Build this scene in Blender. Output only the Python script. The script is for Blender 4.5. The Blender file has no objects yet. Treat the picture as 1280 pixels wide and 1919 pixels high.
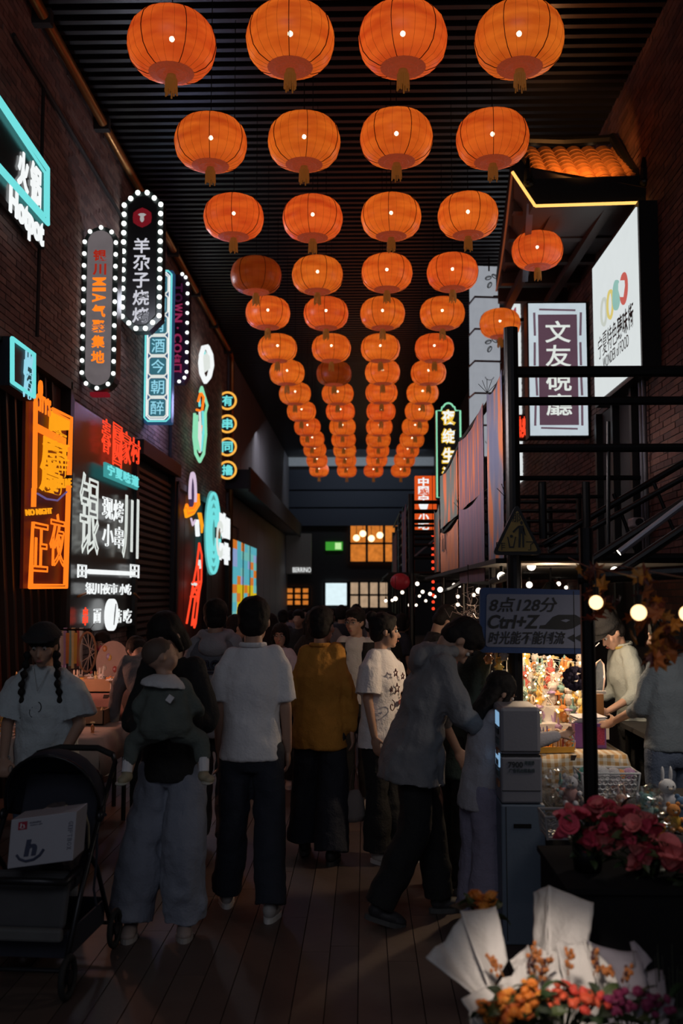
import bpy, bmesh, math, random
from mathutils import Vector as V, Matrix as M, Euler
import numpy as np
R = random.Random(7)
rad = math.radians
C = bpy.context.scene.collection
SC = bpy.context.scene

# ------------------------------------------------------------------ camera
F = 1866.0; CW, CH = 1280.0, 1919.0; H = 1.75
PITCH = math.atan(153/F); YAW = math.atan(42/F)
cam = bpy.data.cameras.new('camera'); camo = bpy.data.objects.new('camera', cam); C.objects.link(camo)
cam.sensor_fit = 'VERTICAL'; cam.sensor_height = 36; cam.lens = F/CH*36
camo.location = (0, 0, H); camo.rotation_euler = (math.pi/2+PITCH, 0, YAW)
cam.clip_start = .05; cam.clip_end = 300
cam.dof.use_dof = True; cam.dof.focus_distance = 7.0; cam.dof.aperture_fstop = 2.2
SC.camera = camo
RC = Euler((math.pi/2+PITCH, 0, YAW)).to_matrix()
def ray(px, py): return RC @ V(((px-640)/F, (CH/2-py)/F, -1))
def atY(px, py, Y): d = ray(px, py); t = Y/d.y; return V((d.x*t, Y, H+d.z*t))
def atX(px, py, X): d = ray(px, py); t = X/d.x; return V((X, d.y*t, H+d.z*t))
def atZ(px, py, Z=0.): d = ray(px, py); t = (Z-H)/d.z; return V((d.x*t, d.y*t, Z))

# ------------------------------------------------------------------ world and lights
w = bpy.data.worlds.new('dusk'); SC.world = w; w.use_nodes = True
bg = w.node_tree.nodes['Background']; bg.inputs[0].default_value = (.78, .82, 1, 1); bg.inputs[1].default_value = .13
SC.view_settings.view_transform = 'Standard'; SC.view_settings.look = 'None'; SC.view_settings.exposure = 0; SC.view_settings.gamma = 1
SC.view_settings.use_curve_mapping = False
def area(name, loc, tgt, size, power, col):
    l = bpy.data.lights.new(name, 'AREA'); l.shape = 'RECTANGLE'; l.size, l.size_y = size; l.energy = power; l.color = col
    o = bpy.data.objects.new(name, l); C.objects.link(o); o.location = loc
    o.rotation_euler = (V(tgt)-V(loc)).to_track_quat('-Z', 'Y').to_euler(); return o
def point(name, loc, power, col, r=.05):
    l = bpy.data.lights.new(name, 'POINT'); l.energy = power; l.color = col; l.shadow_soft_size = r
    o = bpy.data.objects.new(name, l); C.objects.link(o); o.location = loc; return o
# street entrance behind the photographer: soft dusk light from high above
area('entrance_light', (-1.5, -4, 6.5), (-.5, 7, 1.0), (5, 3), 48, (.88, .92, 1))

# ------------------------------------------------------------------ materials
MATS = {}
def mat(name, col=(.5,.5,.5), rough=.6, metal=0., emit=0., ecol=None, var=.18, scale=12., bump=.15, alpha=1., trans=0., coat=0., bdist=.004, spec=.5):
    if name in MATS: return MATS[name]
    m = bpy.data.materials.new(name); m.use_nodes = True; nt = m.node_tree; b = nt.nodes['Principled BSDF']
    L = nt.links
    tc = nt.nodes.new('ShaderNodeTexCoord'); nz = nt.nodes.new('ShaderNodeTexNoise'); nz.inputs['Scale'].default_value = scale; nz.inputs['Detail'].default_value = 3
    L.new(tc.outputs['Object'], nz.inputs['Vector'])
    mx = nt.nodes.new('ShaderNodeMix'); mx.data_type = 'RGBA'
    c0 = [max(0, c*(1-var)) for c in col[:3]]; c1 = [min(1, c*(1+var)) for c in col[:3]]
    mx.inputs[6].default_value = (*c0, 1); mx.inputs[7].default_value = (*c1, 1)
    L.new(nz.outputs['Fac'], mx.inputs[0]); L.new(mx.outputs[2], b.inputs['Base Color'])
    b.inputs['Roughness'].default_value = rough; b.inputs['Metallic'].default_value = metal
    b.inputs['Specular IOR Level'].default_value = spec
    b.inputs['Alpha'].default_value = alpha; b.inputs['Transmission Weight'].default_value = trans; b.inputs['Coat Weight'].default_value = coat
    if bump:
        bp = nt.nodes.new('ShaderNodeBump'); bp.inputs['Strength'].default_value = bump; bp.inputs['Distance'].default_value = bdist
        n2 = nt.nodes.new('ShaderNodeTexNoise'); n2.inputs['Scale'].default_value = scale*5; n2.inputs['Detail'].default_value = 2
        L.new(tc.outputs['Object'], n2.inputs['Vector'])
        L.new(n2.outputs['Fac'], bp.inputs['Height']); L.new(bp.outputs['Normal'], b.inputs['Normal'])
    if emit:
        b.inputs['Emission Color'].default_value = (*(ecol or col)[:3], 1); b.inputs['Emission Strength'].default_value = emit
    MATS[name] = m; return m
def glow(name, col, s=1.3, var=.06):
    """light-giving surface: tubes, bulbs, lightbox faces"""
    if name in MATS: return MATS[name]
    m = bpy.data.materials.new(name); m.use_nodes = True; nt = m.node_tree; nt.nodes.clear(); L = nt.links
    o = nt.nodes.new('ShaderNodeOutputMaterial'); e = nt.nodes.new('ShaderNodeEmission'); nz = nt.nodes.new('ShaderNodeTexNoise'); nz.inputs['Scale'].default_value = 6
    tc = nt.nodes.new('ShaderNodeTexCoord'); L.new(tc.outputs['Object'], nz.inputs['Vector'])
    mx = nt.nodes.new('ShaderNodeMix'); mx.data_type = 'RGBA'; mx.inputs[6].default_value = (*[c*(1-var) for c in col], 1); mx.inputs[7].default_value = (*[c*(1+var) for c in col], 1)
    L.new(nz.outputs['Fac'], mx.inputs[0]); L.new(mx.outputs[2], e.inputs[0]); e.inputs[1].default_value = s; L.new(e.outputs[0], o.inputs[0])
    MATS[name] = m; return m
def s2l(r, g, b):
    f = lambda c: (c/255/12.92) if c/255 <= .04045 else ((c/255+.055)/1.055)**2.4
    return (f(r), f(g), f(b))

# ------------------------------------------------------------------ object helpers
def tag(o, label=None, cat=None, group=None, kind=None):
    if label: o['label'] = label
    if cat: o['category'] = cat
    if group: o['group'] = group
    if kind: o['kind'] = kind
    return o
def thing(name, label, cat, loc=(0,0,0), rz=0., group=None):
    o = bpy.data.objects.new(name, None); C.objects.link(o); o.empty_display_size = .1
    o.location = loc; o.rotation_euler = (0, 0, rz); return tag(o, label, cat, group)
def copytree(o, parent=None):
    c = o.copy(); C.objects.link(c)
    if parent: c.parent = parent
    for ch in list(o.children): copytree(ch, c)
    return c
class MB:
    def __init__(s): s.v = []; s.f = []; s.mi = []; s.m = 0
    def add(s, vs, fs):
        k = len(s.v); s.v += [tuple(p) for p in vs]; s.f += [tuple(i+k for i in f) for f in fs]; s.mi += [s.m]*len(fs); return s
    def box(s, c, d, rot=None):
        x, y, z = [q/2 for q in d]; c = V(c)
        P = [V((a*x, b*y, e*z)) for a in (-1,1) for b in (-1,1) for e in (-1,1)]
        if rot is not None: P = [rot @ p for p in P]
        return s.add([p+c for p in P], [(0,1,3,2),(4,6,7,5),(0,4,5,1),(2,3,7,6),(0,2,6,4),(1,5,7,3)])
    def bx(s, a, b): a = V(a); b = V(b); return s.box((a+b)/2, [abs(q) for q in (b-a)])
    def beam(s, p, q, w, h=None):
        p = V(p); q = V(q); d = q-p; r = d.to_track_quat('Y', 'Z').to_matrix(); return s.box((p+q)/2, (w, d.length, h or w), r)
    def cyl(s, p, q, r0, r1=None, n=10, cap=True):
        p = V(p); q = V(q); r1 = r0 if r1 is None else r1; d = (q-p); rt = (d if d.length > 1e-6 else V((0,0,1))).to_track_quat('Z', 'Y').to_matrix()
        vs = []
        for c, r in ((p, r0), (q, r1)):
            vs += [c + rt @ V((math.cos(2*math.pi*i/n)*r, math.sin(2*math.pi*i/n)*r, 0)) for i in range(n)]
        fs = [(i, (i+1) % n, n+(i+1) % n, n+i) for i in range(n)]
        if cap: fs += [tuple(range(n-1, -1, -1)), tuple(range(n, 2*n))]
        return s.add(vs, fs)
    def tube(s, pts, r, n=6, closed=False):
        pts = [V(p) for p in pts]; N = len(pts); vs = []; fs = []; up = None
        for i, p in enumerate(pts):
            a = pts[(i-1) % N] if (closed or i) else p; b = pts[(i+1) % N] if (closed or i < N-1) else p
            d = (b-a); d = d.normalized() if d.length > 1e-9 else V((0,0,1))
            if up is None: up = d.orthogonal().normalized()
            x = up - d*up.dot(d); x = x.normalized() if x.length > 1e-5 else d.orthogonal().normalized(); up = x; y = d.cross(x)
            rr = r[i] if isinstance(r, (list, tuple)) else r
            vs += [p + x*math.cos(2*math.pi*k/n)*rr + y*math.sin(2*math.pi*k/n)*rr for k in range(n)]
        for i in range(N if closed else N-1):
            j = (i+1) % N
            fs += [(i*n+k, i*n+(k+1) % n, j*n+(k+1) % n, j*n+k) for k in range(n)]
        if not closed: fs += [tuple(range(n-1, -1, -1)), tuple((N-1)*n+k for k in range(n))]
        return s.add(vs, fs)
    def ell(s, c, r, rot=None, n=12, m=8):
        c = V(c); r = (r,)*3 if not hasattr(r, '__len__') else r; vs = []; fs = []
        for i in range(1, m):
            t = math.pi*i/m
            for k in range(n):
                a = 2*math.pi*k/n; p = V((math.sin(t)*math.cos(a)*r[0], math.sin(t)*math.sin(a)*r[1], math.cos(t)*r[2])); vs.append(p)
        vs += [V((0,0,r[2])), V((0,0,-r[2]))]
        if rot is not None: vs = [rot @ p for p in vs]
        T = (m-1)*n
        for i in range(m-2): fs += [(i*n+k, (i+1)*n+k, (i+1)*n+(k+1) % n, i*n+(k+1) % n) for k in range(n)]
        fs += [(T, k, (k+1) % n) for k in range(n)] + [(T+1, (m-2)*n+(k+1) % n, (m-2)*n+k) for k in range(n)]
        return s.add([p+c for p in vs], fs)
    def cap(s, p, q, r0, r1=None, n=10):
        r1 = r0 if r1 is None else r1
        s.cyl(p, q, r0, r1, n); s.ell(p, r0, n=n, m=6); s.ell(q, r1, n=n, m=6); return s
    def loft(s, rings, n=20):
        """rings: (centre, rx, ry, rot or None)"""
        vs = []; fs = []
        for c, rx, ry, rt in rings:
            for k in range(n):
                a = 2*math.pi*k/n; p = V((math.cos(a)*rx, math.sin(a)*ry, 0))
                vs.append(V(c)+(rt @ p if rt is not None else p))
        N = len(rings)
        for i in range(N-1): fs += [(i*n+k, i*n+(k+1) % n, (i+1)*n+(k+1) % n, (i+1)*n+k) for k in range(n)]
        fs += [tuple(range(n-1, -1, -1)), tuple((N-1)*n+k for k in range(n))]
        return s.add(vs, fs)
    def lathe(s, prof, n=16, c=(0,0,0), flute=0.):
        c = V(c); vs = []; fs = []
        for r, z in prof:
            for k in range(n):
                a = 2*math.pi*k/n; q = r*(1-(flute if k % 2 else 0)); vs.append(c+V((math.cos(a)*q, math.sin(a)*q, z)))
        for i in range(len(prof)-1): fs += [(i*n+k, i*n+(k+1) % n, (i+1)*n+(k+1) % n, (i+1)*n+k) for k in range(n)]
        return s.add(vs, fs)
    def prism(s, poly, depth, mtx=None):
        """poly: 2D outline extruded from z=0 to z=depth, mapped by mtx"""
        n = len(poly); P = [V((x, y, 0)) for x, y in poly]+[V((x, y, depth)) for x, y in poly]
        if mtx is not None: P = [mtx @ p for p in P]
        return s.add(P, [tuple(range(n-1, -1, -1)), tuple(range(n, 2*n))]+[(i, (i+1) % n, n+(i+1) % n, n+i) for i in range(n)])
    def xf(s, m): s.v = [tuple(m @ V(p)) for p in s.v]; return s
    def mesh(s, name, mats):
        me = bpy.data.meshes.new(name); me.from_pydata(s.v, [], s.f)
        for m in (mats if isinstance(mats, (list, tuple)) else [mats]): me.materials.append(m)
        if any(s.mi): me.polygons.foreach_set('material_index', s.mi)
        me.update(); return me
    def build(s, name, m, parent=None, smooth=False, bev=0., remesh=0., disp=0., sm=0, dscale=.15):
        me = s.mesh(name, m)
        if smooth: me.polygons.foreach_set('use_smooth', [True]*len(me.polygons))
        o = bpy.data.objects.new(name, me); C.objects.link(o)
        if parent: o.parent = parent
        if remesh:
            q = o.modifiers.new('r', 'REMESH'); q.mode = 'VOXEL'; q.voxel_size = remesh; q.use_smooth_shade = True
        if sm: q = o.modifiers.new('s', 'SMOOTH'); q.factor = .5; q.iterations = sm
        if disp:
            k = 'clouds%g' % dscale; t = bpy.data.textures.get(k)
            if not t: t = bpy.data.textures.new(k, 'CLOUDS'); t.noise_scale = dscale; t.noise_depth = 2
            q = o.modifiers.new('d', 'DISPLACE'); q.texture = t; q.strength = disp; q.mid_level = .5; q.texture_coords = 'LOCAL'
            if remesh and disp >= .016:
                t = bpy.data.textures.get('folds')
                if not t: t = bpy.data.textures.new('folds', 'MARBLE'); t.noise_scale = .22; t.turbulence = 9; t.noise_depth = 2
                q = o.modifiers.new('f', 'DISPLACE'); q.texture = t; q.strength = disp*.7; q.mid_level = .5; q.texture_coords = 'LOCAL'
        if bev: q = o.modifiers.new('b', 'BEVEL'); q.width = bev; q.segments = 2; q.limit_method = 'ANGLE'
        return o
def inst(name, me, parent, loc=(0,0,0), rot=(0,0,0), sc=(1,1,1)):
    o = bpy.data.objects.new(name, me); C.objects.link(o); o.parent = parent; o.location = loc; o.rotation_euler = rot; o.scale = sc; return o
def frame(o, u, v):
    u = V(u).normalized(); v = V(v).normalized(); n = u.cross(v)
    m = M.Identity(4)
    for i, a in enumerate((u, v, n, V(o))):
        for k in range(3): m[k][i] = a[k]
    return m
TC = {}
def glyph(txt, neon=0., ext=.01, off=0., shear=0., res=3):
    """outline of a string, normalised: centred, height 1 per em; returns (mesh verts, faces, w, h)"""
    key = (txt, neon, ext, off, shear)
    if key in TC: return TC[key]
    c = bpy.data.curves.new('t', 'FONT'); c.body = txt; c.size = 1; c.resolution_u = res; c.shear = shear
    if neon: c.fill_mode = 'NONE'; c.bevel_depth = neon; c.bevel_resolution = 1
    else: c.extrude = ext; c.offset = off
    o = bpy.data.objects.new('t', c); C.objects.link(o)
    bpy.context.view_layer.update(); dg = bpy.context.evaluated_depsgraph_get(); me = bpy.data.meshes.new_from_object(o.evaluated_get(dg))
    vs = np.array([v.co[:] for v in me.vertices]) if len(me.vertices) else np.zeros((1,3)); fs = [tuple(p.vertices) for p in me.polygons]
    bpy.data.objects.remove(o); bpy.data.curves.remove(c); bpy.data.meshes.remove(me)
    lo, hi = vs.min(0), vs.max(0); vs = vs-(lo+hi)/2
    TC[key] = (vs, fs, hi[0]-lo[0], hi[1]-lo[1]); return TC[key]
def text(txt, fr, cx, cy, w, h, m, parent, name='lettering', z=.012, neon=0., depth=.012, off=.0, shear=0., rot=0.):
    """one string (or character) fitted in a w by h box centred at cx, cy of the frame fr"""
    vs, fs, gw, gh = glyph(txt, neon, .3, off, shear)
    a = vs.copy()
    if rot: cr, sr = math.cos(rot), math.sin(rot); a[:, :2] = a[:, :2] @ np.array([[cr, sr], [-sr, cr]])
    lo, hi = a.min(0), a.max(0); a -= (lo+hi)/2; e = hi-lo
    a[:, 0] *= w/max(e[0], 1e-4); a[:, 1] *= h/max(e[1], 1e-4); a[:, 2] *= depth/max(e[2], 1e-4)
    a += (cx, cy, z)
    b = MB(); b.add([fr @ V(p) for p in a], fs); return b.build(name, m, parent)
def vtext(s, fr, cx, ytop, w, cell, m, parent, name='letter', fill=.86, **k):
    for i, ch in enumerate(s):
        if ch != ' ': text(ch, fr, cx, ytop-cell*(i+.5), w, cell*fill, m, parent, name, **k)
def cat_arc(cx, cy, rx, ry, a0, a1, n): return [(cx+rx*math.cos(rad(a0+(a1-a0)*i/n)), cy+ry*math.sin(rad(a0+(a1-a0)*i/n))) for i in range(n+1)]
def tube2(fr, pts, r, m, parent, name='neon_tube', z=.03, closed=False, n=6):
    return MB().tube([fr @ V((x, y, z)) for x, y in pts], r, n, closed).build(name, m, parent, smooth=True)

# ================================================================== SETTING
XL, XR, ZC = -3.2, 2.95, 7.45
m_black = mat('black_metal', (.012,.012,.013), .45, .4)
m_dark = mat('dark_paint', (.02,.019,.02), .7)
m_mortar = mat('mortar', (.05,.045,.045), .95, scale=30, bump=.4)
m_br = [mat('brick_%d' % i, tuple(q*2.0 for q in c), .85, scale=9, bump=.5, var=.35) for i, c in enumerate([(.115,.07,.062),(.14,.092,.08),(.085,.057,.053)])]
m_brr = [mat('red_brick_%d' % i, tuple(q*.8 for q in c), .85, scale=9, bump=.5, var=.35) for i, c in enumerate([(.13,.052,.04),(.16,.07,.052),(.09,.04,.034)])]
m_plank = [mat('deck_plank_%d' % i, c, .55, scale=5, bump=.3, var=.3) for i, c in enumerate([(.085,.06,.052),(.07,.05,.045),(.10,.07,.058)])]
m_slat = mat('ceiling_slat_metal', (.035,.037,.045), .38, .5, var=.1)
m_copper = mat('copper_pipe', (.42,.2,.07), .35, .8)
m_grey = mat('grey_cladding', (.22,.21,.23), .6, var=.1)

floor = tag(MB().bx((-3.6,-3,-.1),(3.6,60,-.02)).build('floor', m_dark), kind='structure')
pl = [MB().bx((-.068,-1.2,-.024),(.068,1.2,0)).mesh('plank', m) for m in m_plank]
Rp = random.Random(3)
for i in range(44):
    off = Rp.uniform(0, 2.4)
    for j in range(-1, 7):
        y = 2.2+off+j*2.405
        if y-1.2 < 15.5 and y+1.2 > 2.0 and not (abs(-3.1+i*.1405) > y*.42+.7): inst('plank', Rp.choice(pl), floor, (-3.05+i*.1405, y, 0))
b = MB()
for i in range(44): b.bx((-3.118+i*.1405, 16.5, -.024), (-2.982+i*.1405, 46, 0))
tag(b.build('distant_planks', m_plank[0], floor), kind='stuff')

ceiling = tag(MB().bx((XL-.1,-1,ZC+.1),(XR+.1,42,ZC+.2)).build('ceiling', m_dark), kind='structure')
sl = MB().bx((XL,-.035,0),(XR,.035,.1)).mesh('slat', m_slat)
for i in range(214): inst('slat', sl, ceiling, (0, 3.0+i*.18, ZC))

def brickwall(wall, X, s, Y0, Y1, z0, z1, holes, ms, near):
    """s: +1 when the wall's face looks to +x"""
    bricks = []; row = 0; z = z0
    rr = random.Random(int(Y0*7+X))
    while z < z1:
        y = Y0+(row % 2)*.125-.125
        while y < Y1:
            a, c = max(y, Y0), min(y+.24, Y1)
            if c-a > .05 and not any(h[0]-.02 < (a+c)/2 < h[1]+.02 and h[2] < z+.03 < h[3] for h in holes): bricks.append((a, c, z))
            y += .25
        z += .066; row += 1
    vis = lambda q: abs(X*F/q[0]) < (690 if s > 0 else 600) and (q[2]-H)*F/q[0] < 1120
    bricks.sort(key=lambda q: (0 if vis(q) else 1, q[0]**2+(q[2]-H)**2))
    me = [[MB().bx((-.03,-.12,0),(k,.12,.056)).mesh('brick', m) for m in ms] for k in (.008, .013)]
    n = 0; rest = MB()
    for a, c, z in bricks:
        if n < 298 and c-a > .235 and vis((a, c, z)):
            o = inst('brick', rr.choice(rr.choice(me)), wall, (X, (a+c)/2, z), (0, 0, 0 if s > 0 else math.pi)); n += 1
        else:
            rest.m = rr.randrange(3); k = rr.choice((.008,.011,.014)); rest.bx((X-s*.02, a, z), (X+s*k, c, z+.056))
    tag(rest.build('bricks', ms, wall), kind='stuff')
PA = [atX(0,1130,XL).y, atX(108,1130,XL).y]      # slatted panel behind the orange sign
def lw(px, py): p = atX(px, py, XL); return (p.y, p.z)
yb0, zb1 = lw(113,745); yb1 = lw(240,835)[0]; zb0 = lw(115,1188)[1]
ys0, ys1 = lw(243,900)[0], lw(316,900)[0]; zs1 = lw(280,860)[1]
yr0, yr1 = lw(320,900)[0], lw(420,900)[0]; zr1 = 3.55
wall_left = tag(MB().bx((XL-.3,-1,0),(XL,23,ZC+.1)).build('wall_left', m_mortar), kind='structure')
holesL = [(4.5, yb0-.05, -1, 3.95), (yb0, yb1, zb0, zb1), (ys0, ys1, -1, zs1), (yr0, yr1, -1, zr1)]
brickwall(wall_left, XL, 1, 4.5, 22.8, 0, ZC, holesL, m_br, 9)
wall_right = tag(MB().bx((XR,-1,0),(XR+.3,42,ZC+.1)).build('wall_right', m_mortar), kind='structure')
def rw(px, py): p = atX(px, py, XR); return (p.y, p.z)
brickwall(wall_right, XR, -1, 5, 22, 1.2, ZC, [(10.6,12.2,1.2,3.95)], m_brr, 9)
# far grey facade on the left with fascia canopy
wf = tag(MB().bx((XL-.3,23.0,0),(XL-.02,42,ZC+.1)).build('wall_left_far', m_grey), kind='structure')
for k in range(8): MB().bx((XL-.02,23.1+k*2.36,4.6),(XL+.03,25.4+k*2.36,ZC)).build('panel', m_grey, wf)
for k in range(7): MB().bx((XL-.02,23.1+k*2.1,1.0 if k else 3.4),(XL+.03,25.16+k*2.1,4.1)).build('panel', m_grey, wf)
cn = thing('canopy', 'long black canopy projecting over the far grey shop fronts', 'canopy', (XL,31,4.15))
MB().bx((0,-8.3,0),(.55,10.5,.45)).build('fascia', m_black, cn); MB().bx((.55,-8.3,-.06),(.6,10.5,.5)).build('edge_strip', m_dark, cn)

# dark cable trough and conduits on the left wall, copper pipe under the roof edge
p0, p1 = atX(15,65,XL), atX(235,430,XL); a, c = lw(72,165)
for nm, pts, r, lb in (('cable_conduit', [p0+V((.05,0,0)), p1+V((.05,0,0))], .022, 'long thin conduit sloping away along the upper left wall'), ('cable_conduit', [(XL+.05,a,c),(XL+.05,a,lw(72,640)[1])], .02, 'vertical conduit on the left wall above the slatted panel'), ('cable_conduit', [(XL+.05,16,6.6),(XL+.05,16,3.9)], .03, 'vertical conduit on the left wall behind the cyan couplet sign')): tag(MB().tube(pts, r).build(nm, m_dark), lb, 'conduit')
cp = thing('copper_pipe', 'copper pipe under the left roof edge turning down past the round signs', 'pipe', (XL,22.9,ZC))
MB().tube([(.12,-17,-.14),(.12,-.3,-.14),(.12,-.1,-.2),(.12,0,-.35),(.12,0,-7.4)], .055, 10).build('pipe', m_copper, cp, smooth=True)
for k in range(8): MB().bx((.0,-16+k*2.2,-.22),(.19,-15.9+k*2.2,-.07)).build('pipe_clamp', m_dark, cp)

# left wall: slatted panel, black panel, roller shutter, brown panels
pn = thing('slatted_panel', 'dark panel of slanting bars behind the orange neon sign', 'panel', (XL,8,0))
MB().bx((0,-3,0),(.05,yb0-8.05,3.9)).build('backing', mat('dark_red_board',(.05,.018,.014),.6), pn)
sb = MB().add([(.05,0,0),(.10,0,0),(.10,.04,0),(.05,.04,0),(.05,-.7,3.85),(.10,-.7,3.85),(.10,-.66,3.85),(.05,-.66,3.85)], [(0,1,2,3),(4,7,6,5),(0,4,5,1),(1,5,6,2),(2,6,7,3),(3,7,4,0)]).mesh('bar', m_black)
for k in range(16): inst('bar', sb, pn, (0, -.9+k*.22, 0))
MB().bx((.0,yb0-8.15,0),(.16,yb0-8.05,3.95)).build('frame_post', m_black, pn); MB().bx((.0,-3,3.87),(.16,yb0-8.1,3.97)).build('frame_rail', m_black, pn)
sh = thing('roller_shutter', 'closed brown roller shutter between the lit black panel and the red neon', 'shutter', (XL,(ys0+ys1)/2,0))
hw = (ys1-ys0)/2; m_sh = mat('shutter_metal', (.10,.075,.065), .45, .5)
MB().bx((-.02,-hw,0),(.01,hw,zs1)).build('backing', m_dark, sh)
slat = MB().add([(0,-hw+.08,0),(.05,-hw+.08,.02),(.05,-hw+.08,.07),(0,-hw+.08,.09),(0,hw-.08,0),(.05,hw-.08,.02),(.05,hw-.08,.07),(0,hw-.08,.09)], [(0,4,5,1),(1,5,6,2),(2,6,7,3),(0,1,2,3),(4,7,6,5)]).mesh('slat', m_sh)
for k in range(int((zs1-.2)/.1)): inst('slat', slat, sh, (.01,0,.05+k*.1))
for s in (-1,1): MB().bx((0,s*hw-.05,0),(.12,s*hw+.05,zs1)).build('guide_rail', m_black, sh)
MB().bx((0,-hw-.05,zs1-.1),(.2,hw+.05,zs1+.1)).build('shutter_box', m_black, sh)
dp = thing('dark_shop_front', 'dark brown boarded shop front carrying the red and cyan neon', 'shop front', (XL,(yr0+yr1)/2,0))
hw = (yr1-yr0)/2; m_bb = mat('brown_board', (.06,.03,.026), .6)
for k in range(6): MB().bx((0,-hw+k*hw/3+.02,.02),(.05,-hw+(k+1)*hw/3-.02,zr1-.05)).build('board', m_bb, dp)
for k in (0,2.95,6): MB().bx((0,-hw+k*hw/3-.07,0),(.14,-hw+k*hw/3+.07,zr1)).build('frame_post', m_black, dp)
MB().bx((0,-hw,zr1-.05),(.14,hw,zr1+.06)).build('frame_rail', m_black, dp)

# end of the street
YE = 42.
m_band = mat('slate_blue_panel', s2l(62,70,84), .6, var=.08)
we = tag(MB().bx((-6,YE+.3,0),(7,YE+.5,9)).build('wall_back', m_dark), kind='structure')
zt = lambda py: atY(682,py,YE).z
for a, c in ((880,917),(920,950),(953,985)): MB().bx((XL,YE,zt(c)),(XR,YE+.3,zt(a))).build('panel', m_band, we)
MB().bx((XL,YE-.3,zt(874)),(XR,YE-.1,zt(858))).build('light_strip', mat('pale_band', s2l(150,160,165), .4, emit=.12, ecol=(.7,.8,.9)), we)  # pale band at the ceiling's end, no lamp; brightened by added emission
m_warm = glow('warm_interior', s2l(225,130,50), .8, .45); m_cool = glow('white_interior', s2l(215,235,240), 1.1, .1)
m_pale = glow('pale_interior', s2l(190,160,130), .8, .3)
def win(name, x0, y0, x1, y1, m, nx, ny, px, struct=None):
    a = atY(x0,y1,YE+.2); c = atY(x1,y0,YE+.2)
    wdw = tag(MB().bx((a.x,YE+.22,a.z),(c.x,YE+.28,c.z)).build(name, m), kind='structure')
    for i in range(nx+1): x = a.x+(c.x-a.x)*i/nx; MB().bx((x-.05,YE+.1,a.z),(x+.05,YE+.22,c.z)).build('mullion', m_black, wdw)
    for i in range(ny+1): z = a.z+(c.z-a.z)*(i/ny); MB().bx((a.x,YE+.1,z-.04),(c.x,YE+.22,z+.04)).build('transom', m_black, wdw)
    return wdw
w1 = win('window_1', 655,983,752,1054, m_warm, 3, 2, 0)
win('window_2', 608,1091,652,1136, m_cool, 1, 1, 0); win('window_3', 655,1090,728,1140, m_pale, 4, 2, 0)
win('window_4', 536,1101,580,1135, m_warm, 3, 3, 0)
for k, (px, py) in enumerate([(680,1000),(696,1009),(668,1008),(712,1003)]):
    p = atY(px,py,YE); t = thing('pendant_lamp', 'small glowing pendant lamp in the far upstairs window', 'lamp', (p.x,YE+.05,p.z), 0, 'pendant lamps in the far window')
    MB().ell((0,0,0), .14).build('globe', glow('warm_bulb', (1,.72,.38), 2.5), t, smooth=True); MB().cyl((0,0,.1),(0,0,.5),.012).build('cord', m_black, t)
a = atY(610,1031,YE); c = atY(642,1015,YE)
t = thing('exit_sign', 'small green lit exit sign on the dark end wall', 'sign', ((a.x+c.x)/2,YE+.2,(a.z+c.z)/2))
MB().box((0,0,0),(c.x-a.x,.1,c.z-a.z)).build('face', glow('green_sign', s2l(60,150,50), 1), t); MB().box((.17,-.06,0),(.26,.02,.28)).build('pictogram', glow('pale_green', s2l(190,235,160), 1), t)
a = atY(536,1075,YE-1); c = atY(583,1000,YE-1)
t = thing('shop_canopy_box', 'pale grey illuminated fascia box at the far left corner', 'fascia', ((a.x+c.x)/2,YE-.8,(a.z+c.z)/2))
MB().box((0,0,0),(c.x-a.x,.5,c.z-a.z)).build('box', mat('pale_fascia', s2l(120,115,110), .6, emit=.03), t)
p = atY(566,1068,YE-1); fr = frame((p.x-((a.x+c.x)/2),-.27,p.z-(a.z+c.z)/2), (1,0,0), (0,0,1)); text('BERRINO', fr, 0, 0, .75, .2, glow('white_neon', (.92,.95,.95), 1.0), t)

# ================================================================== SIGNS
neon = {'white': glow('white_neon', (.92,.95,.95), 1.0), 'soft': glow('soft_white_neon', (.85,.9,.85), .85), 'cyan': glow('cyan_neon', s2l(110,215,215), 1.1),
        'orange': glow('orange_neon', (1,.19,.012), 1.25), 'amber': glow('amber_neon', (1,.36,.01), 1.0), 'red': glow('red_neon', (1,.06,.02), 1.15),
        'pale': glow('pale_green_neon', s2l(150,235,190), .9), 'pink': glow('pale_pink_neon', s2l(225,200,225), .9), 'blue': glow('ice_blue_neon', s2l(150,215,235), 1.0),
        'teal': glow('teal_neon', s2l(70,165,165), .8), 'yellow': glow('yellow_neon', (1,.62,.03), .85)}
m_bulb = glow('bulb_white', (.95,1,.97), 1.9)
FL = frame((XL+.16,0,0), (0,1,0), (0,0,1))        # the left wall's face: x = depth down the street, y = height
lp = lambda px, py: lw(px, py)
def lpoly(pts): return [lp(*p) for p in pts]
def wallsign(name, label, group=None): return thing(name, label, 'sign', (0,0,0), 0, group)

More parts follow.
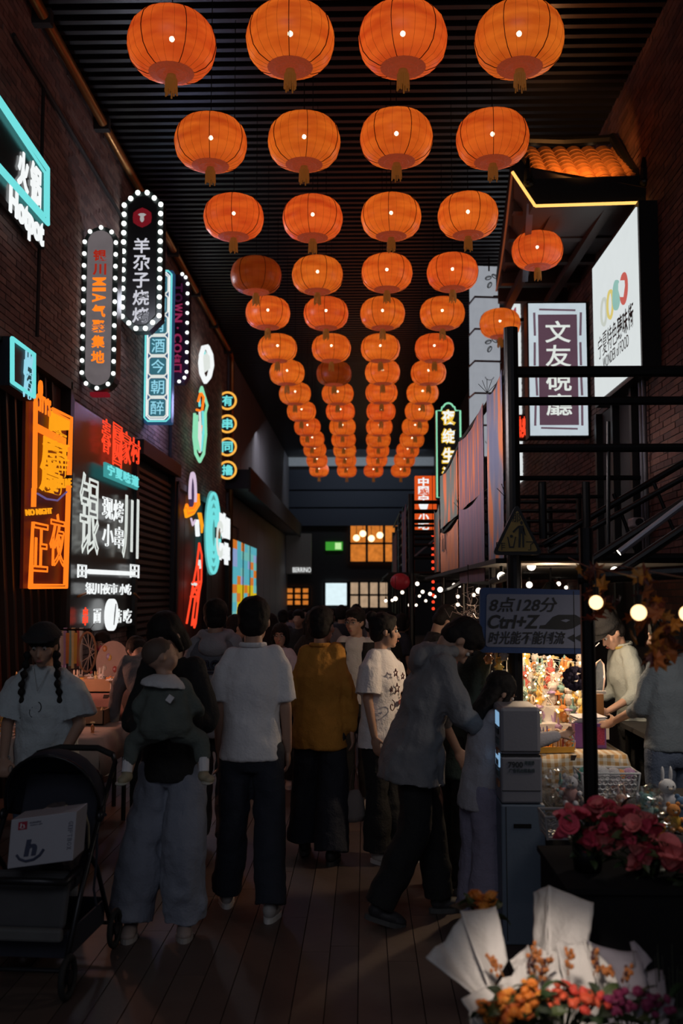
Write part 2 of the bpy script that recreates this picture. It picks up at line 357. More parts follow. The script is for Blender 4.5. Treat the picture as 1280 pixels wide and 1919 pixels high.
def capsule_sign(label, Y, x0, x1, y0, y1, face, rim, nb, chamfer):
    a, c = atY(x0,y1,Y), atY(x1,y0,Y); w, h = c.x-a.x, c.z-a.z; cx, cz = (a.x+c.x)/2, (a.z+c.z)/2
    t = thing('bulb_sign', label, 'sign', (cx, Y, cz)); fr = frame((0,-.11,0), (1,0,0), (0,0,1))
    def ring(hw, hh, k, n=5):
        if chamfer: return [(-hw,-hh+k),(-hw+k,-hh),(hw-k,-hh),(hw,-hh+k),(hw,hh-k),(hw-k,hh),(-hw+k,hh),(-hw,hh-k)]
        return cat_arc(0,hh-hw,hw,hw*1.0,0,180,12)+cat_arc(0,-hh+hw,hw,hw,180,360,12)
    k = w*.3
    fm = frame((0,.11,0), (1,0,0), (0,0,1))
    MB().prism(ring(w/2,h/2,k), .2, fm).build('casing', rim, t)
    MB().prism(ring(w/2*.72,h/2-.14*w,k*.8), .012, fr).build('face', face, t)
    P = [V((x,y)) for x, y in ring(w/2*.9, h/2-.05*w, k)]; P.append(P[0]); L = [0]
    for i in range(1, len(P)): L.append(L[-1]+(P[i]-P[i-1]).length)
    bm = MB().ell((0,0,0), w*.062, n=10, m=6).mesh('bulb', m_bulb); j = 0
    for q in range(nb):
        d = L[-1]*q/nb
        while L[j+1] < d: j += 1
        u = P[j].lerp(P[j+1], (d-L[j])/(L[j+1]-L[j])); p = fr @ V((u.x, u.y, .012)); inst('bulb', bm, t, p); 
    bm2 = MB().ell((0,0,0), w*.05, n=8, m=5).mesh('bulb', m_bulb)
    # wall brackets
    for z in (h*.36, -h*.36): MB().cyl((-w/2,0,z),(XL-cx,0,z),.022).build('bracket', m_black, t)
    return t, fr, w, h
# black capsule sign with goat emblem
t, fr, w, h = capsule_sign('tall black bulb-framed sign with white characters and a red emblem', 12.65, 229,309,364,624, m_black, mat('bottle_black',(.012,.02,.018),.4), 34, True)
vtext('羊尕子烧烤', fr, 0, h*.165, w*.4, h*.124, glow('dull_white', s2l(215,215,225), .9), t, off=.012, z=.02)
MB().prism([(math.cos(rad(a))*w*.25*(1 if (a//30) % 2 else .93), h*.305+math.sin(rad(a))*w*.25*(1 if (a//30) % 2 else .93)) for a in range(0,360,30)], .02, fr).build('emblem', glow('dim_red', s2l(120,22,32), .8), t)
g = MB().prism(cat_arc(0,h*.295,w*.05,w*.085,0,360,12), .03, fr); g.prism([(-w*.1,h*.325),(-w*.03,h*.31),(-w*.03,h*.335)], .03, fr); g.prism([(w*.1,h*.325),(w*.03,h*.335),(w*.03,h*.31)], .03, fr)
g.prism(cat_arc(0,h*.325,w*.05,w*.03,0,360,10), .032, fr); g.build('goat_head', glow('grey_white', s2l(170,165,165), .9), t)
# grey-faced capsule with orange characters
t, fr, w, h = capsule_sign('tall round-ended sign with glowing grey face and orange-red characters', 11.0, 155,226,430,735, glow('grey_lit_face', s2l(112,104,106), .8, .25), mat('bottle_black',(.012,.02,.018),.4), 30, False)
y = h*.355
for s, hh, m, rot in (('银',.078,'deepred',0),('川',.078,'deepred',0),('M',.055,'or2',-90),('I',.025,'or2',-90),('A',.06,'or2',-90),('气',.085,'or2',0),('聚',.085,'or2',0),('集',.085,'or2',0),('地',.085,'or2',0)):
    mm = glow('deep_red_letter', s2l(165,40,25), .9) if m == 'deepred' else glow('orange_letter', s2l(255,130,30), 1.1)
    text(s, fr, 0, y-hh*h/2, w*.38, hh*h*.88, mm, t, 'letter', z=.02, off=.025, rot=rad(rot)); y -= hh*h+h*.008
MB().box((0,0,-h/2-.03),(w*.5,.12,.04)).build('base_lamp', glow('dim_red', s2l(120,22,32), .8), t)
# cyan couplet sign
Y = 14.2; a, c = atY(272,795,Y), atY(327,510,Y); w, h = c.x-a.x, c.z-a.z
t = thing('couplet_sign', 'tall cyan neon sign of seven framed characters in a column', 'sign', ((a.x+c.x)/2, Y, (a.z+c.z)/2)); fr = frame((0,-.1,0),(1,0,0),(0,0,1))
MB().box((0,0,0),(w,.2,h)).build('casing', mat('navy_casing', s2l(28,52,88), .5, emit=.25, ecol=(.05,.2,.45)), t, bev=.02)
def chamf(cx, cy, hw, hh, k): return [(cx-hw,cy-hh+k),(cx-hw+k,cy-hh),(cx+hw-k,cy-hh),(cx+hw,cy-hh+k),(cx+hw,cy+hh-k),(cx+hw-k,cy+hh),(cx-hw+k,cy+hh),(cx-hw,cy+hh-k)]
tube2(fr, chamf(0,0,w*.46,h*.49,.05), .014, neon['cyan'], t, closed=True); tube2(fr, chamf(0,0,w*.39,h*.478,.05), .011, neon['white'], t, closed=True)
ch = h*.94/7
for i, s in enumerate('今朝有酒今朝醉'):
    cy = h*.47-ch*(i+.5); tube2(fr, chamf(0,cy,w*.34,ch*.46,.035), .013, neon['soft'], t, closed=True); 
    MB().prism(chamf(0,cy,w*.3,ch*.41,.03), .01, fr).build('cell', glow('cell_teal', s2l(60,115,130), .8), t)
    text(s, fr, 0, cy, w*.48, ch*.66, neon['blue'], t, 'letter', z=.025, off=.0)
for z in (h*.3, -h*.33): MB().cyl((-w/2,0,z),(XL-(a.x+c.x)/2,0,z),.025).build('bracket', m_black, t)
# purple bulb sign
Y = 15.6; a, c = atY(322,720,Y), atY(357,518,Y); w, h = c.x-a.x, c.z-a.z
t = thing('purple_sign', 'dark purple sign with dim magenta letters and bulbs down its right edge', 'sign', ((a.x+c.x)/2, Y, (a.z+c.z)/2)); fr = frame((0,-.1,0),(1,0,0),(0,0,1))
MB().prism([(-w/2,-h/2+.05),(-w/2,h/2),(w*.25,h/2),(w/2,h/2-.13),(w/2,-h/2+.13),(w*.25,-h/2),(-w*.3,-h/2)], .2, frame((0,.1,0),(1,0,0),(0,0,1))).build('casing', mat('plum_casing', s2l(40,16,40), .5), t)
for i, (s, r) in enumerate((('T',-90),('O',-90),('W',-90),('N',-90),('.',-90),('C',-90),('O',-90),('會',0),('口',0))):
    text(s, fr, -w*.12, h*.42-h*.093*(i+.5), w*.5 if s != '.' else .03, h*.08 if s != '.' else .03, glow('magenta_letter', s2l(150,45,85), .8) if i > 1 else glow('dim_magenta', s2l(60,20,50), .8), t, 'letter', z=.02, off=.03, rot=rad(r))
bm = MB().ell((0,0,0), .028, n=10, m=6).mesh('bulb', m_bulb)
for i in range(10): inst('bulb', bm, t, (w*.42,-.12,h*.41-i*h*.082*1.1))
for x, z in ((w*.3,h*.47),(w*.1,h*.5),(w*.3,-h*.455),(0,-h*.49)): inst('bulb', bm, t, (x,-.12,z))
MB().cyl((-w/2,0,h*.2),(XL-(a.x+c.x)/2,0,h*.2),.025).build('bracket', m_black, t); MB().cyl((-w/2,0,-h*.3),(XL-(a.x+c.x)/2,0,-h*.3),.025).build('bracket', m_black, t)
# four round signs
Y = 22.2; m_navy = mat('navy_board', (.01,.015,.03), .5)
for i, s in enumerate('有串同撸'):
    p = atY(427,752+i*43.2,Y); t = thing('round_sign', ['topmost of the four round orange-ringed signs, with 有','second round orange-ringed sign from the top, with 串','third round orange-ringed sign from the top, with 同','lowest of the four round orange-ringed signs, with 撸'][i], 'sign', p, 0, 'round signs in a column by the copper pipe')
    fr = frame((0,-.06,0),(1,0,0),(0,0,1)); MB().prism(cat_arc(0,0,.21,.21,0,360,24)[:-1], .12, frame((0,.06,0),(1,0,0),(0,0,1))).build('disc', m_navy, t)
    tube2(fr, cat_arc(0,0,.19,.19,0,360,28)[:-1], .024, glow('amber_ring', s2l(255,180,75), 1.1), t, 'neon_ring', z=.01, closed=True, n=8)
    text(s, fr, 0, 0, .24, .24, neon['cyan'], t, 'letter', z=.02, off=.025)
    MB().cyl((-.18,0,0),(XL-p.x,0,0),.02).build('bracket', m_black, t)
# hotpot frame at the far left
t = wallsign('hotpot_sign', 'cyan framed white neon sign cut off by the left edge'); lf = FL
B = lpoly([(-60,163),(53,318),(53,420),(-60,300)]); 
MB().prism(lpoly([(-62,158),(56,318),(52,468),(-62,330)]), .06, frame((XL+.1,0,0),(0,1,0),(0,0,1))).build('backing', mat('smoked_glass', (.03,.04,.04), .2), t)
tube2(lf, B, .022, neon['cyan'], t, closed=True); tube2(lf, lpoly([(-60,172),(47,324),(47,405),(-60,292)]), .014, neon['cyan'], t, closed=True)
for s, x0, x1, yt, yb in (('火',-3,19,285,358),('锅',22,43,308,388)):
    q0, q1 = lp(x0,(yt+yb)/2), lp(x1,(yt+yb)/2); zt_, zb_ = lp((x0+x1)/2,yt)[1], lp((x0+x1)/2,yb)[1]; text(s, lf, (q0[0]+q1[0])/2, (zt_+zb_)/2, (q1[0]-q0[0]), (zt_-zb_), neon['white'], t, 'letter', off=.03)
q0, q1 = lp(-20,395), lp(48,455); text('Hotpot', lf, (q0[0]+q1[0])/2, (lp(14,412)[1]), q1[0]-q0[0], .32, neon['white'], t, 'lettering', off=.04)
t = wallsign('small_cyan_sign', 'small cyan neon sign low at the left edge above the slatted panel')
MB().prism(lpoly([(-30,630),(18,662),(18,752),(-30,722)]), .12, frame((XL+.1,0,0),(0,1,0),(0,0,1))).build('casing', m_navy, t)
lf2 = frame((XL+.22,0,0),(0,1,0),(0,0,1)); tube2(lf2, lpoly([(-30,634),(14,664),(14,744),(-30,716)]), .02, neon['cyan'], t, z=.02, closed=True)
text('烤', lf2, lp(4,706)[0], lp(4,704)[1], .22, .42, neon['blue'], t, off=.02)
# orange neon sign
t = wallsign('orange_neon_sign', 'tall orange neon sign with a slanted top in front of red boards')
MB().prism(lpoly([(20,735),(100,785),(92,1103),(14,1103)]), .03, frame((XL+.11,0,0),(0,1,0),(0,0,1))).build('backing', mat('orange_red_board', (.16,.02,.008), .5), t)
O = neon['orange']
for e, r in ((0,.016),(5,.012)):
    tube2(lf, lpoly([(27+e*.7,748+e),(24+e,915)]), r, O, t); tube2(lf, lpoly([(23,978),(16+e,1101-e),(90-e,1101-e),(96-e,910)]), r, O, t); tube2(lf, lpoly([(62,766+e),(100-e*.6,783+e),(97-e,890)]), r, O, t); tube2(lf, lpoly([(23+e,915),(22+e,950)]), r, O, t)
def ltext(s, x0, y0, x1, y1, m, t, tilt=0, neon_=0., off=.02, name='lettering', rw_=None, z=.012, depth=.012):
    """text on the left wall in the box whose left and right edges are pixel columns x0, x1; y0 and y1 top and bottom at mid column"""
    q0, q1 = lp(x0,(y0+y1)/2)[0], lp(x1,(y0+y1)/2)[0]; zt_, zb_ = lp((x0+x1)/2,y0)[1], lp((x0+x1)/2,y1)[1]
    return text(s, lf, (q0+q1)/2, (zt_+zb_)/2, q1-q0, zt_-zb_, m, t, name, neon=neon_, off=off, rot=rad(tilt), z=z, depth=depth)
m_amb = neon['amber']
ltext("CITY'S", 33,742,62,775, O, t, 0); tube2(lf, cat_arc(*lp(38,729),.035,.07,0,360,14)[:-1], .014, O, t, closed=True)
for x0, y0, x1, y1 in ((62,772,99,805),):
    MB().prism(lpoly([(62,770),(99,787),(98,806),(60,808)]), .03, lf).build('lit_patch', m_amb, t)
ltext('一', 34,808,92,822, O, t, 0); ltext('夜', 66,806,94,840, m_amb, t, name='letter', neon_=.02); ltext('厨', 42,826,96,890, m_amb, t, name='letter', off=.02); ltext('房', 40,880,86,925, m_amb, t, name='letter', off=.03)

for k in range(6): tube2(lf, lpoly([(44+k%2*4,832+k*9),(94-k%3*3,836+k*9)]), .012, m_amb, t)
ltext('NIGHT LINE', 56,888,103,924, m_amb, t, 8, off=.02); ltext('NO NIGHT', 12,945,64,972, m_amb, t, 12, off=.02)
ltext('正', 26,980,57,1072, O, t, 0, .018, name='letter', depth=.012); ltext('夜', 60,962,90,1062, O, t, 0, .018, name='letter', depth=.012)
tube2(lf, lpoly([(32,925),(50,935),(72,938),(90,922)]), .01, glow('violet_reflection_tube', s2l(130,110,170), .6), t)  # violet reflection drawn as a glowing tube
# big black panel with white neon
t = wallsign('black_panel_sign', 'big black panel with white, red and cyan neon beside the shutter')
zq0, zq1 = lw(115,1188)[1], zb1
MB().bx((XL,yb0,zq0),(XL+.1,yb1,zq1)).build('panel', mat('charcoal_glossy', (.035,.033,.033), .25), t); 
for q in ((yb0,zq0,yb0+.05,zq1),(yb1-.05,zq0,yb1,zq1)): MB().bx((XL+.1,q[0],q[1]),(XL+.14,q[2],q[3])).build('frame_strip', m_black, t)
for s, x, ya, yb in (('春',172,785,850),('圆',194,795,875),('家',212,808,870),('村',230,822,868)): ltext(s, x-9, ya, x+9, yb, neon['red'], t, name='letter', neon_=.018, depth=.012)
MB().prism(lpoly([(168,866),(232,895),(232,918),(168,893)]), .03, lf).build('cyan_board', neon['teal'], t)
for i, s in enumerate('宁夏味道'): ltext(s, 170+i*16, 872+i*6.5, 184+i*16, 892+i*6.5, neon['cyan'], t, name='letter', z=.04)
ltext('银', 119,888,158,1040, neon['soft'], t, name='letter', neon_=.016, depth=.012); ltext('川', 204,930,236,1048, neon['soft'], t, name='letter', neon_=.018, depth=.012)
for s, ya in (('现烤',934),('小串',984)): ltext(s, 164,ya,206,ya+42, neon['white'], t, neon_=.016, depth=.012)
tube2(lf, lpoly([(134,1071),(222,1075)]), .028, neon['white'], t)
for x in (124,228): ltext('田', x-9,1058,x+9,1083, neon['white'], t, neon_=.026, depth=.012)
ltext('银川夜市', 131,1092,194,1114, neon['white'], t, neon_=.018, depth=.012); ltext('小吃', 198,1094,221,1115, neon['white'], t, neon_=.018, depth=.012)
for x0, x1, s in ((147,161,'面'),(191,202,'店'),(206,222,'吃')): ltext(s, x0,1141,x1,1168, neon['white'], t, neon_=.017, depth=.012)
q = lp(180,1152); MB().prism([(q[0]+.24*math.cos(rad(a)),q[1]+.19*math.sin(rad(a))) for a in range(0,360,15)], .05, lf).build('clock_disc', neon['white'], t)
MB().prism([(q[0]-.03,q[1]-.12),(q[0]+.05,q[1]+.13),(q[0],q[1]+.02)], .01, frame((XL+.22,0,0),(0,1,0),(0,0,1))).build('clock_hand', m_black, t)
ltext('串', 126,1138,135,1172, neon['red'], t, neon_=.02, depth=.012)
for a, c in (((112,1118),(128,1112)),((224,1112),(235,1122))): tube2(lf, lpoly([a,c]), .014, mat('copper_pipe'), t)
# planet figure with neon rings and red tower
t = wallsign('planet_neon_sign', 'white, yellow and orange neon swirl on the dark front, right of the shutter')
c = lp(341,925); tube2(lf, cat_arc(c[0],c[1],.28,.36,200,-20,16), .03, neon['pink'], t); MB().prism(cat_arc(c[0],c[1]-.02,.22,.3,0,360,16)[:-1], .02, lf).build('plum_disc', glow('plum_disc', s2l(85,62,100), .6), t)
for k in range(4): tube2(lf, lpoly([(352-k,926),(353-k*2,945-k),(342,962-k*3),(328+k,968-k*5),(326+k,955-k*3)]), .03, O if k % 2 else neon['amber'], t)
tube2(lf, lpoly([(338,972),(341,984),(346,975)]), .02, neon['pink'], t); tube2(lf, lpoly([(349,975),(351,1004)]), .045, neon['white'], t)
for k in (0,2.5,5): tube2(lf, lpoly([(352+k,962),(358+k*.6,985),(359,998)]), .02, neon['amber'], t)
t = wallsign('red_tower_sign', 'red neon tower outline below the yellow and white swirl'); Rn = neon['red']
for P in ([(354,1018),(349,1060),(341,1100),(336,1130),(329,1168)],[(354,1018),(359,1040),(358,1090),(354,1110),(347,1168),(344,1176)],[(352,1060),(352,1100),(350,1128)],[(341,1092),(357,1090)],[(337,1118),(352,1118)],[(341,1100),(352,1118)],[(353,1092),(338,1118)],[(346,1120),(339,1172)],[(343,1160),(344,1176)]): tube2(lf, lpoly(P), .02, Rn, t)
tube2(lf, lpoly([(354,1050),(355,1065)]), .03, neon['soft'], t); tube2(lf, lpoly([(341,1094),(347,1095)]), .03, neon['soft'], t)
t = wallsign('cyan_oval_sign', 'large cyan neon oval with white block letters over its right side')
c = lp(381,999); c0 = lp(381,920); hz = c0[1]-c[1]; wy = (lp(393,999)[0]-lp(367,999)[0])/2
MB().prism([(c[0]+wy*math.cos(rad(a)),c[1]+hz*math.sin(rad(a))) for a in range(0,360,12)], .03, frame((XL+.15,0,0),(0,1,0),(0,0,1))).build('disc', glow('cyan_disc', s2l(95,180,178), .75, .25), t)
for k in (1.,.8,.6,.42): tube2(lf, [(c[0]+wy*k*math.cos(rad(a)),c[1]+hz*(k*.95)*math.sin(rad(a))) for a in range(0,360,12)], .03, neon['cyan'], t, z=.05, closed=True)
MB().prism(lpoly([(381,988),(390,990),(390,1010),(381,1008)]), .03, frame((XL+.23,0,0),(0,1,0),(0,0,1))).build('notch', mat('smoked_glass'), t)
for s, ya, yb in (('咖',962,1012),('啡',1016,1058)): ltext(s, 388,ya,410,yb, neon['white'], t, name='letter', neon_=.07, z=.09, depth=.02)
ltext('C', 381,975,394,1045, neon['soft'], t, name='letter', z=.1)
# neon outlines higher on the wall
t = wallsign('white_oval_neon', 'white neon oval lying high on the wall right of the purple sign')
tube2(lf, lpoly([(358,665),(362,652),(370,650),(377,665),(379,685),(374,706),(366,715),(359,700),(357,680)]), .05, neon['white'], t, closed=True)
MB().prism(lpoly([(360,668),(366,656),(376,668),(377,690),(364,700),(359,690)]), .02, lf).build('lit_fill', neon['soft'], t); tube2(lf, lpoly([(361,652),(363,662)]), .04, neon['cyan'], t)
t = wallsign('green_bottle_neon', 'green and orange neon bottle shape on the brick wall')
tube2(lf, lpoly([(345,775),(343,820),(347,850),(355,865),(363,850),(367,815),(366,775),(370,760),(366,748),(359,726),(356,735)]), .03, neon['pale'], t)
for P, m in (([(350,778),(349,820),(354,845)],'pale'),([(355,770),(357,815),(355,848)],'soft'),([(361,770),(362,812),(358,845)],'cyan'),([(352,752),(357,735),(363,745),(360,768)],'orange'),([(349,768),(356,770)],'orange'),([(354,745),(355,762)],'cyan'),([(358,798),(357,808)],'orange'),([(351,790),(353,830)],'soft'),([(346,800),(350,842)],'pale')): tube2(lf, lpoly(P), .024, neon[m], t)
# poster lightbox further along
t = wallsign('poster_lightbox', 'bright cyan, orange and yellow poster lightbox on the grey front')
a, z1 = lp(427,1010); c, z0 = lp(471,1145)
q = lp(427,1150)[1]; zt1 = lp(427,1008)[1]
MB().bx((XL+.02,a,zt1-1.95),(XL+.12,c,zt1)).build('casing', m_black, t)
cols = [s2l(95,185,200), s2l(225,125,45), s2l(225,190,30), s2l(150,170,215), s2l(120,195,190)]
Rq = random.Random(5); n = 7; hgt = 1.9
for i in range(n):
    for j in range(9):
        k = Rq.choice([0,0,4,3,1] if j > 3 else [2,2,0,1,4]); 
        MB().bx((XL+.12,a+(c-a)*i/n+.01,zt1-1.93+hgt*j/9),(XL+.13+Rq.random()*.01,a+(c-a)*(i+1)/n,zt1-1.93+hgt*(j+1)/9)).build('printed_patch', glow('poster_%d' % k, cols[k], .8), t)
for i in (2.5,4.6): MB().bx((XL+.14,a+(c-a)*i/n-.02,zt1-1.93),(XL+.16,a+(c-a)*i/n+.02,zt1-.02)).build('glazing_bar', m_black, t)

# ---- right side signs
def boxsign(label, name, Y, x0, y0, x1, y1, th=.25):
    a, c = atY(x0,y1,Y), atY(x1,y0,Y); t = thing(name, label, 'sign', ((a.x+c.x)/2, Y, (a.z+c.z)/2)); return t, frame((0,-th/2,0),(1,0,0),(0,0,1)), c.x-a.x, c.z-a.z
t, fr, w, h = boxsign('purple and white lightbox with four large white characters', 'lightbox_sign', 12.9, 988,570,1096,823)
MB().box((0,0,0),(w,.25,h)).build('casing', m_black, t, bev=.01)
MB().box((0,-.13,0),(w*.95,.02,h*.97)).build('lit_face', glow('cool_white_face', s2l(205,218,226), .85, .1), t)
MB().box((0,-.145,-.01),(w*.64,.02,h*.81)).build('purple_panel', glow('plum_face', s2l(98,72,86), .8, .1), t)
Rb = random.Random(2)
for s in (-1,1):
    for k in range(4): MB().box((s*w*(.36+.03*Rb.random()),-.145,h*(-.33+.22*k)),(w*.035,.016,h*.17), Euler((0,Rb.uniform(-.04,.04),0)).to_matrix()).build('brush_stroke', glow('plum_stroke', s2l(120,95,110), .7), t)
for s in (-1,1): MB().box((.0,-.145,s*h*.435),(w*.6,.016,h*.012), Euler((0,.03,0)).to_matrix()).build('brush_stroke', glow('plum_stroke', s2l(120,95,110), .7), t)
vtext('文友硯廳', fr, 0, h*.36, w*.42, h*.178, neon['soft'], t, off=.01, z=.035, fill=.9)
MB().cyl((w/2,0,h*.3),(XR-t.location.x,0,h*.3),.03).build('bracket', m_black, t); MB().cyl((w/2,0,-h*.3),(XR-t.location.x,0,-h*.3),.03).build('bracket', m_black, t)
# big white wall panel
pa = atX(1194,388,XR-.2); pb = atX(1112,500,XR-.2); z0 = atX(1197,690,XR-.2).z
t = thing('white_wall_sign', 'huge white lit panel with coloured discs high on the right brick wall', 'sign', (XR,(pa.y+pb.y)/2,(pa.z+z0)/2))
hy, hz = (pb.y-pa.y)/2, (pa.z-z0)/2
MB().bx((-.2,-hy-.05,-hz-.05),(0,hy+.05,hz+.05)).build('casing', m_black, t)
MB().bx((-.215,-hy,-hz),(-.2,hy,hz)).build('lit_face', glow('panel_white', s2l(222,228,228), .95, .03), t)
fr = frame((-.216,0,0),(0,-1,0),(0,0,1))
dx = lambda f: -hy+2*hy*f
for i, (cc, kind) in enumerate(((s2l(205,210,200),0),(s2l(225,205,120),1),(s2l(150,195,185),2),(s2l(205,100,90),3))):
    mm = glow('disc_%d' % i, cc, .9); cx = dx(.29+.15*i); cy = hz*.16
    if kind != 2: MB().tube([fr @ V((x,y,.0)) for x, y in cat_arc(cx,cy,.12,.15,0,360,20)[:-1]], .02, 6, True).build('ring', mm, t)
    else: MB().prism([(cx+.14*math.cos(rad(a)),cy+.18*math.sin(rad(a))*(1 if a < 180 else .8)) for a in range(0,360,15)], .02, fr).build('leaf_shape', mm, t)
    if kind == 3:
        MB().prism(cat_arc(cx,cy,.15,.17,0,360,20)[:-1], .01, fr).build('disc', mm, t)
        MB().prism([(cx,cy-.09),(cx+.07,cy+.01),(cx+.06,cy+.07),(cx+.02,cy+.08),(cx,cy+.05),(cx-.02,cy+.08),(cx-.06,cy+.07),(cx-.07,cy+.01)], .045, fr).build('heart', glow('panel_white', (1,1,1)), t)
m_ink = mat('black_ink', (.01,.01,.012), .6)
for i, s in enumerate('宁夏特色臻味街'): text(s, fr, dx(.17+.115*i), -hz*.28, .2, .26, m_ink, t, 'letter', off=-.004 if i < 4 else .012, z=.002, depth=.002)
text('WONDER of FOOD', fr, dx(.52), -hz*.55, 1.1, .13, m_ink, t, off=-.004, z=.002, depth=.002)
# stacked white cubes
Y = 16.2; cube_lab = ['topmost of the stacked white lantern cubes, printed with coffee beans','second white lantern cube from the top, with a faint cup','third white lantern cube from the top, with coffee beans','fourth white lantern cube from the top, with faint writing','fifth white lantern cube from the top, behind the dark post','lowest visible white lantern cube of the stack']
m_cube = glow('cube_white', s2l(168,172,180), .75, .12); m_cubes = glow('cube_side', s2l(120,124,132), .7, .1)
for i in range(6):
    a, c = atY(887,555+60*i,Y), atY(935,498+60*i,Y); w, h = c.x-a.x, c.z-a.z
    t = thing('cube_lantern', cube_lab[i], 'lantern', ((a.x+c.x)/2,Y+w/2,(a.z+c.z)/2), rad(7), 'white cube lanterns in a column'); fr = frame((0,-w/2,0),(1,0,0),(0,0,1))
    MB().box((0,0,0),(w,w,h)).build('shade', m_cube, t, bev=.02); MB().box((0,0,-h/2-.02),(w*1.06,w*1.06,.03)).build('frame_rail', mat('pale_frame', s2l(110,110,115), .5), t)
    MB().cyl((.0,0,h/2-.02),(.0,0,h/2+.07),.03).build('stem', m_black, t)
    if i % 2 == 0:
        for bx_, by_, an in ((-.02,.05,20),(.09,.08,-30),(0,-.07,60)): 
            mt = fr @ M.Translation((bx_+.03,by_,0)) @ M.Rotation(rad(an),4,'Z'); MB().tube([mt @ V((.045*math.cos(q)*1.2,.028*math.sin(q),.004)) for q in [k*.52 for k in range(12)]], .008, 5, True).build('bean', m_ink, t); MB().tube([mt @ V((-.05,0,.004)),mt @ V((0,.01,.004)),mt @ V((.05,0,.004))],.006,5).build('bean', m_ink, t)
    else: MB().tube([fr @ V((x,y,.004)) for x, y in cat_arc(.03,0,.07,.05,180,360,8)], .006, 5).build('cup_line', mat('grey_print', s2l(110,110,110)), t)
t = thing('sign_pole', 'dark pole holding up the column of white lantern cubes', 'pole', (atY(911,500,Y+.25).x,Y+.5,0)); MB().cyl((0,0,0),(0,0,6.9),.04).build('shaft', m_black, t); MB().cyl((0,0,6.4),(XR-t.location.x,0,6.4),.03).build('bracket', m_black, t)
# night life sign
t, fr, w, h = boxsign('narrow black sign with mint frame and glowing yellow-white characters', 'arched_neon_sign', 18., 817,757,862,935)
ol = [(-w/2,-h/2),(w/2,-h/2),(w/2,h*.42),(w*.3,h*.42),(w*.26,h*.46)]+cat_arc(0,h*.44,w*.22,h*.06,20,160,8)+[(-w*.26,h*.46),(-w*.3,h*.42),(-w/2,h*.42)]
MB().prism(ol, .25, frame((0,.12,0),(1,0,0),(0,0,1))).build('casing', m_black, t); tube2(fr, [(x*.95,y*.985) for x, y in ol], .016, neon['pale'], t, closed=True)
for i, s in enumerate('夜绽生活'): text(s, fr, 0, h*.345-i*h*.2, w*.6, h*.17, neon['yellow'], t, 'letter', neon=.07, z=.02, depth=.03); text(s, fr, 0, h*.345-i*h*.2, w*.5, h*.15, neon['white'], t, 'letter_core', z=.05, off=.02)
MB().cyl((w/2,0,h*.2),(XR-t.location.x,0,h*.2),.03).build('bracket', m_black, t)
t, fr, w, h = boxsign('orange lightbox with white characters beyond the mint-framed sign', 'orange_lightbox', 20.5, 778,893,817,992)
MB().box((0,0,0),(w,.25,h)).build('casing', glow('orange_face', s2l(225,85,30), .9, .08), t); vtext('中國宁夏小吃', fr, -.05, h*.47, w*.5, h*.165, neon['white'], t, off=.03, z=.03, fill=.95)
MB().cyl((w/2,0,0),(XR-t.location.x,0,0),.03).build('bracket', m_black, t)
# lit panels seen between the posts on the right wall
for (x0,y0,x1,y1,m,lb) in ((946,548,966,905,'panel_white','tall white lit wall panel glimpsed behind the hanging lantern'),):
    p = atX(x1,y0,XR-.1); q = atX(x0,y0,XR-.1); zb = atX(x1,y1,XR-.1).z
    t = thing('side_lightbox', lb, 'sign', (XR,(p.y+q.y)/2,0)); MB().bx((-.1,-(q.y-p.y)/2,zb),(0,(q.y-p.y)/2,p.z)).build('lit_face', glow('panel_white', (1,1,1)), t)
    MB().bx((-.12,-(q.y-p.y)/2-.05,p.z-.9),(-.1,-(q.y-p.y)/2+.5,p.z-.3)).build('pink_corner', glow('pink_face', s2l(170,70,90), .8), t)
t, fr, w, h = boxsign('small red-orange neon sign left of the purple lightbox base', 'red_neon_sign', 15., 966,778,988,826, .1)
MB().box((0,0,0),(w,.1,h)).build('casing', m_dark, t); text('热卖', fr, 0, 0, w*.8, h*.85, neon['red'], t, neon=.05, z=.02, depth=.03); MB().cyl((w/2,0,0),(XR-t.location.x,0,0),.03).build('bracket', m_black, t)
# window recess and pipes on the right wall
wr = tag(MB().bx((XR-.02,10.6,1.2),(XR+.02,12.2,3.95)).build('window_5', m_dark), kind='structure')
for y in (10.6,11.4,12.2): MB().bx((XR-.1,y-.04,1.2),(XR-.02,y+.04,3.95)).build('frame_post', m_black, wr)
t = thing('wall_pipes', 'pair of thin grey vertical pipes on the right brick wall', 'pipe', (XR,10.2,0))
for y in (0,.12): MB().cyl((-.06,y,2.0),(-.06,y,4.1),.025).build('pipe', mat('grey_pipe', (.12,.12,.13), .4, .6), t)
t = thing('wall_camera', 'white security camera on the right brick wall', 'camera', tuple(atX(1192,980,XR-.15))); MB().box((0,0,0),(.12,.22,.1)).build('housing', mat('off_white_plastic', (.4,.4,.42), .4), t, bev=.02); MB().cyl((0,-.1,0),(0,-.14,0),.04).build('lens', m_black, t); MB().cyl((0,0,0),(.16,0,-.05),.02).build('bracket', m_black, t)

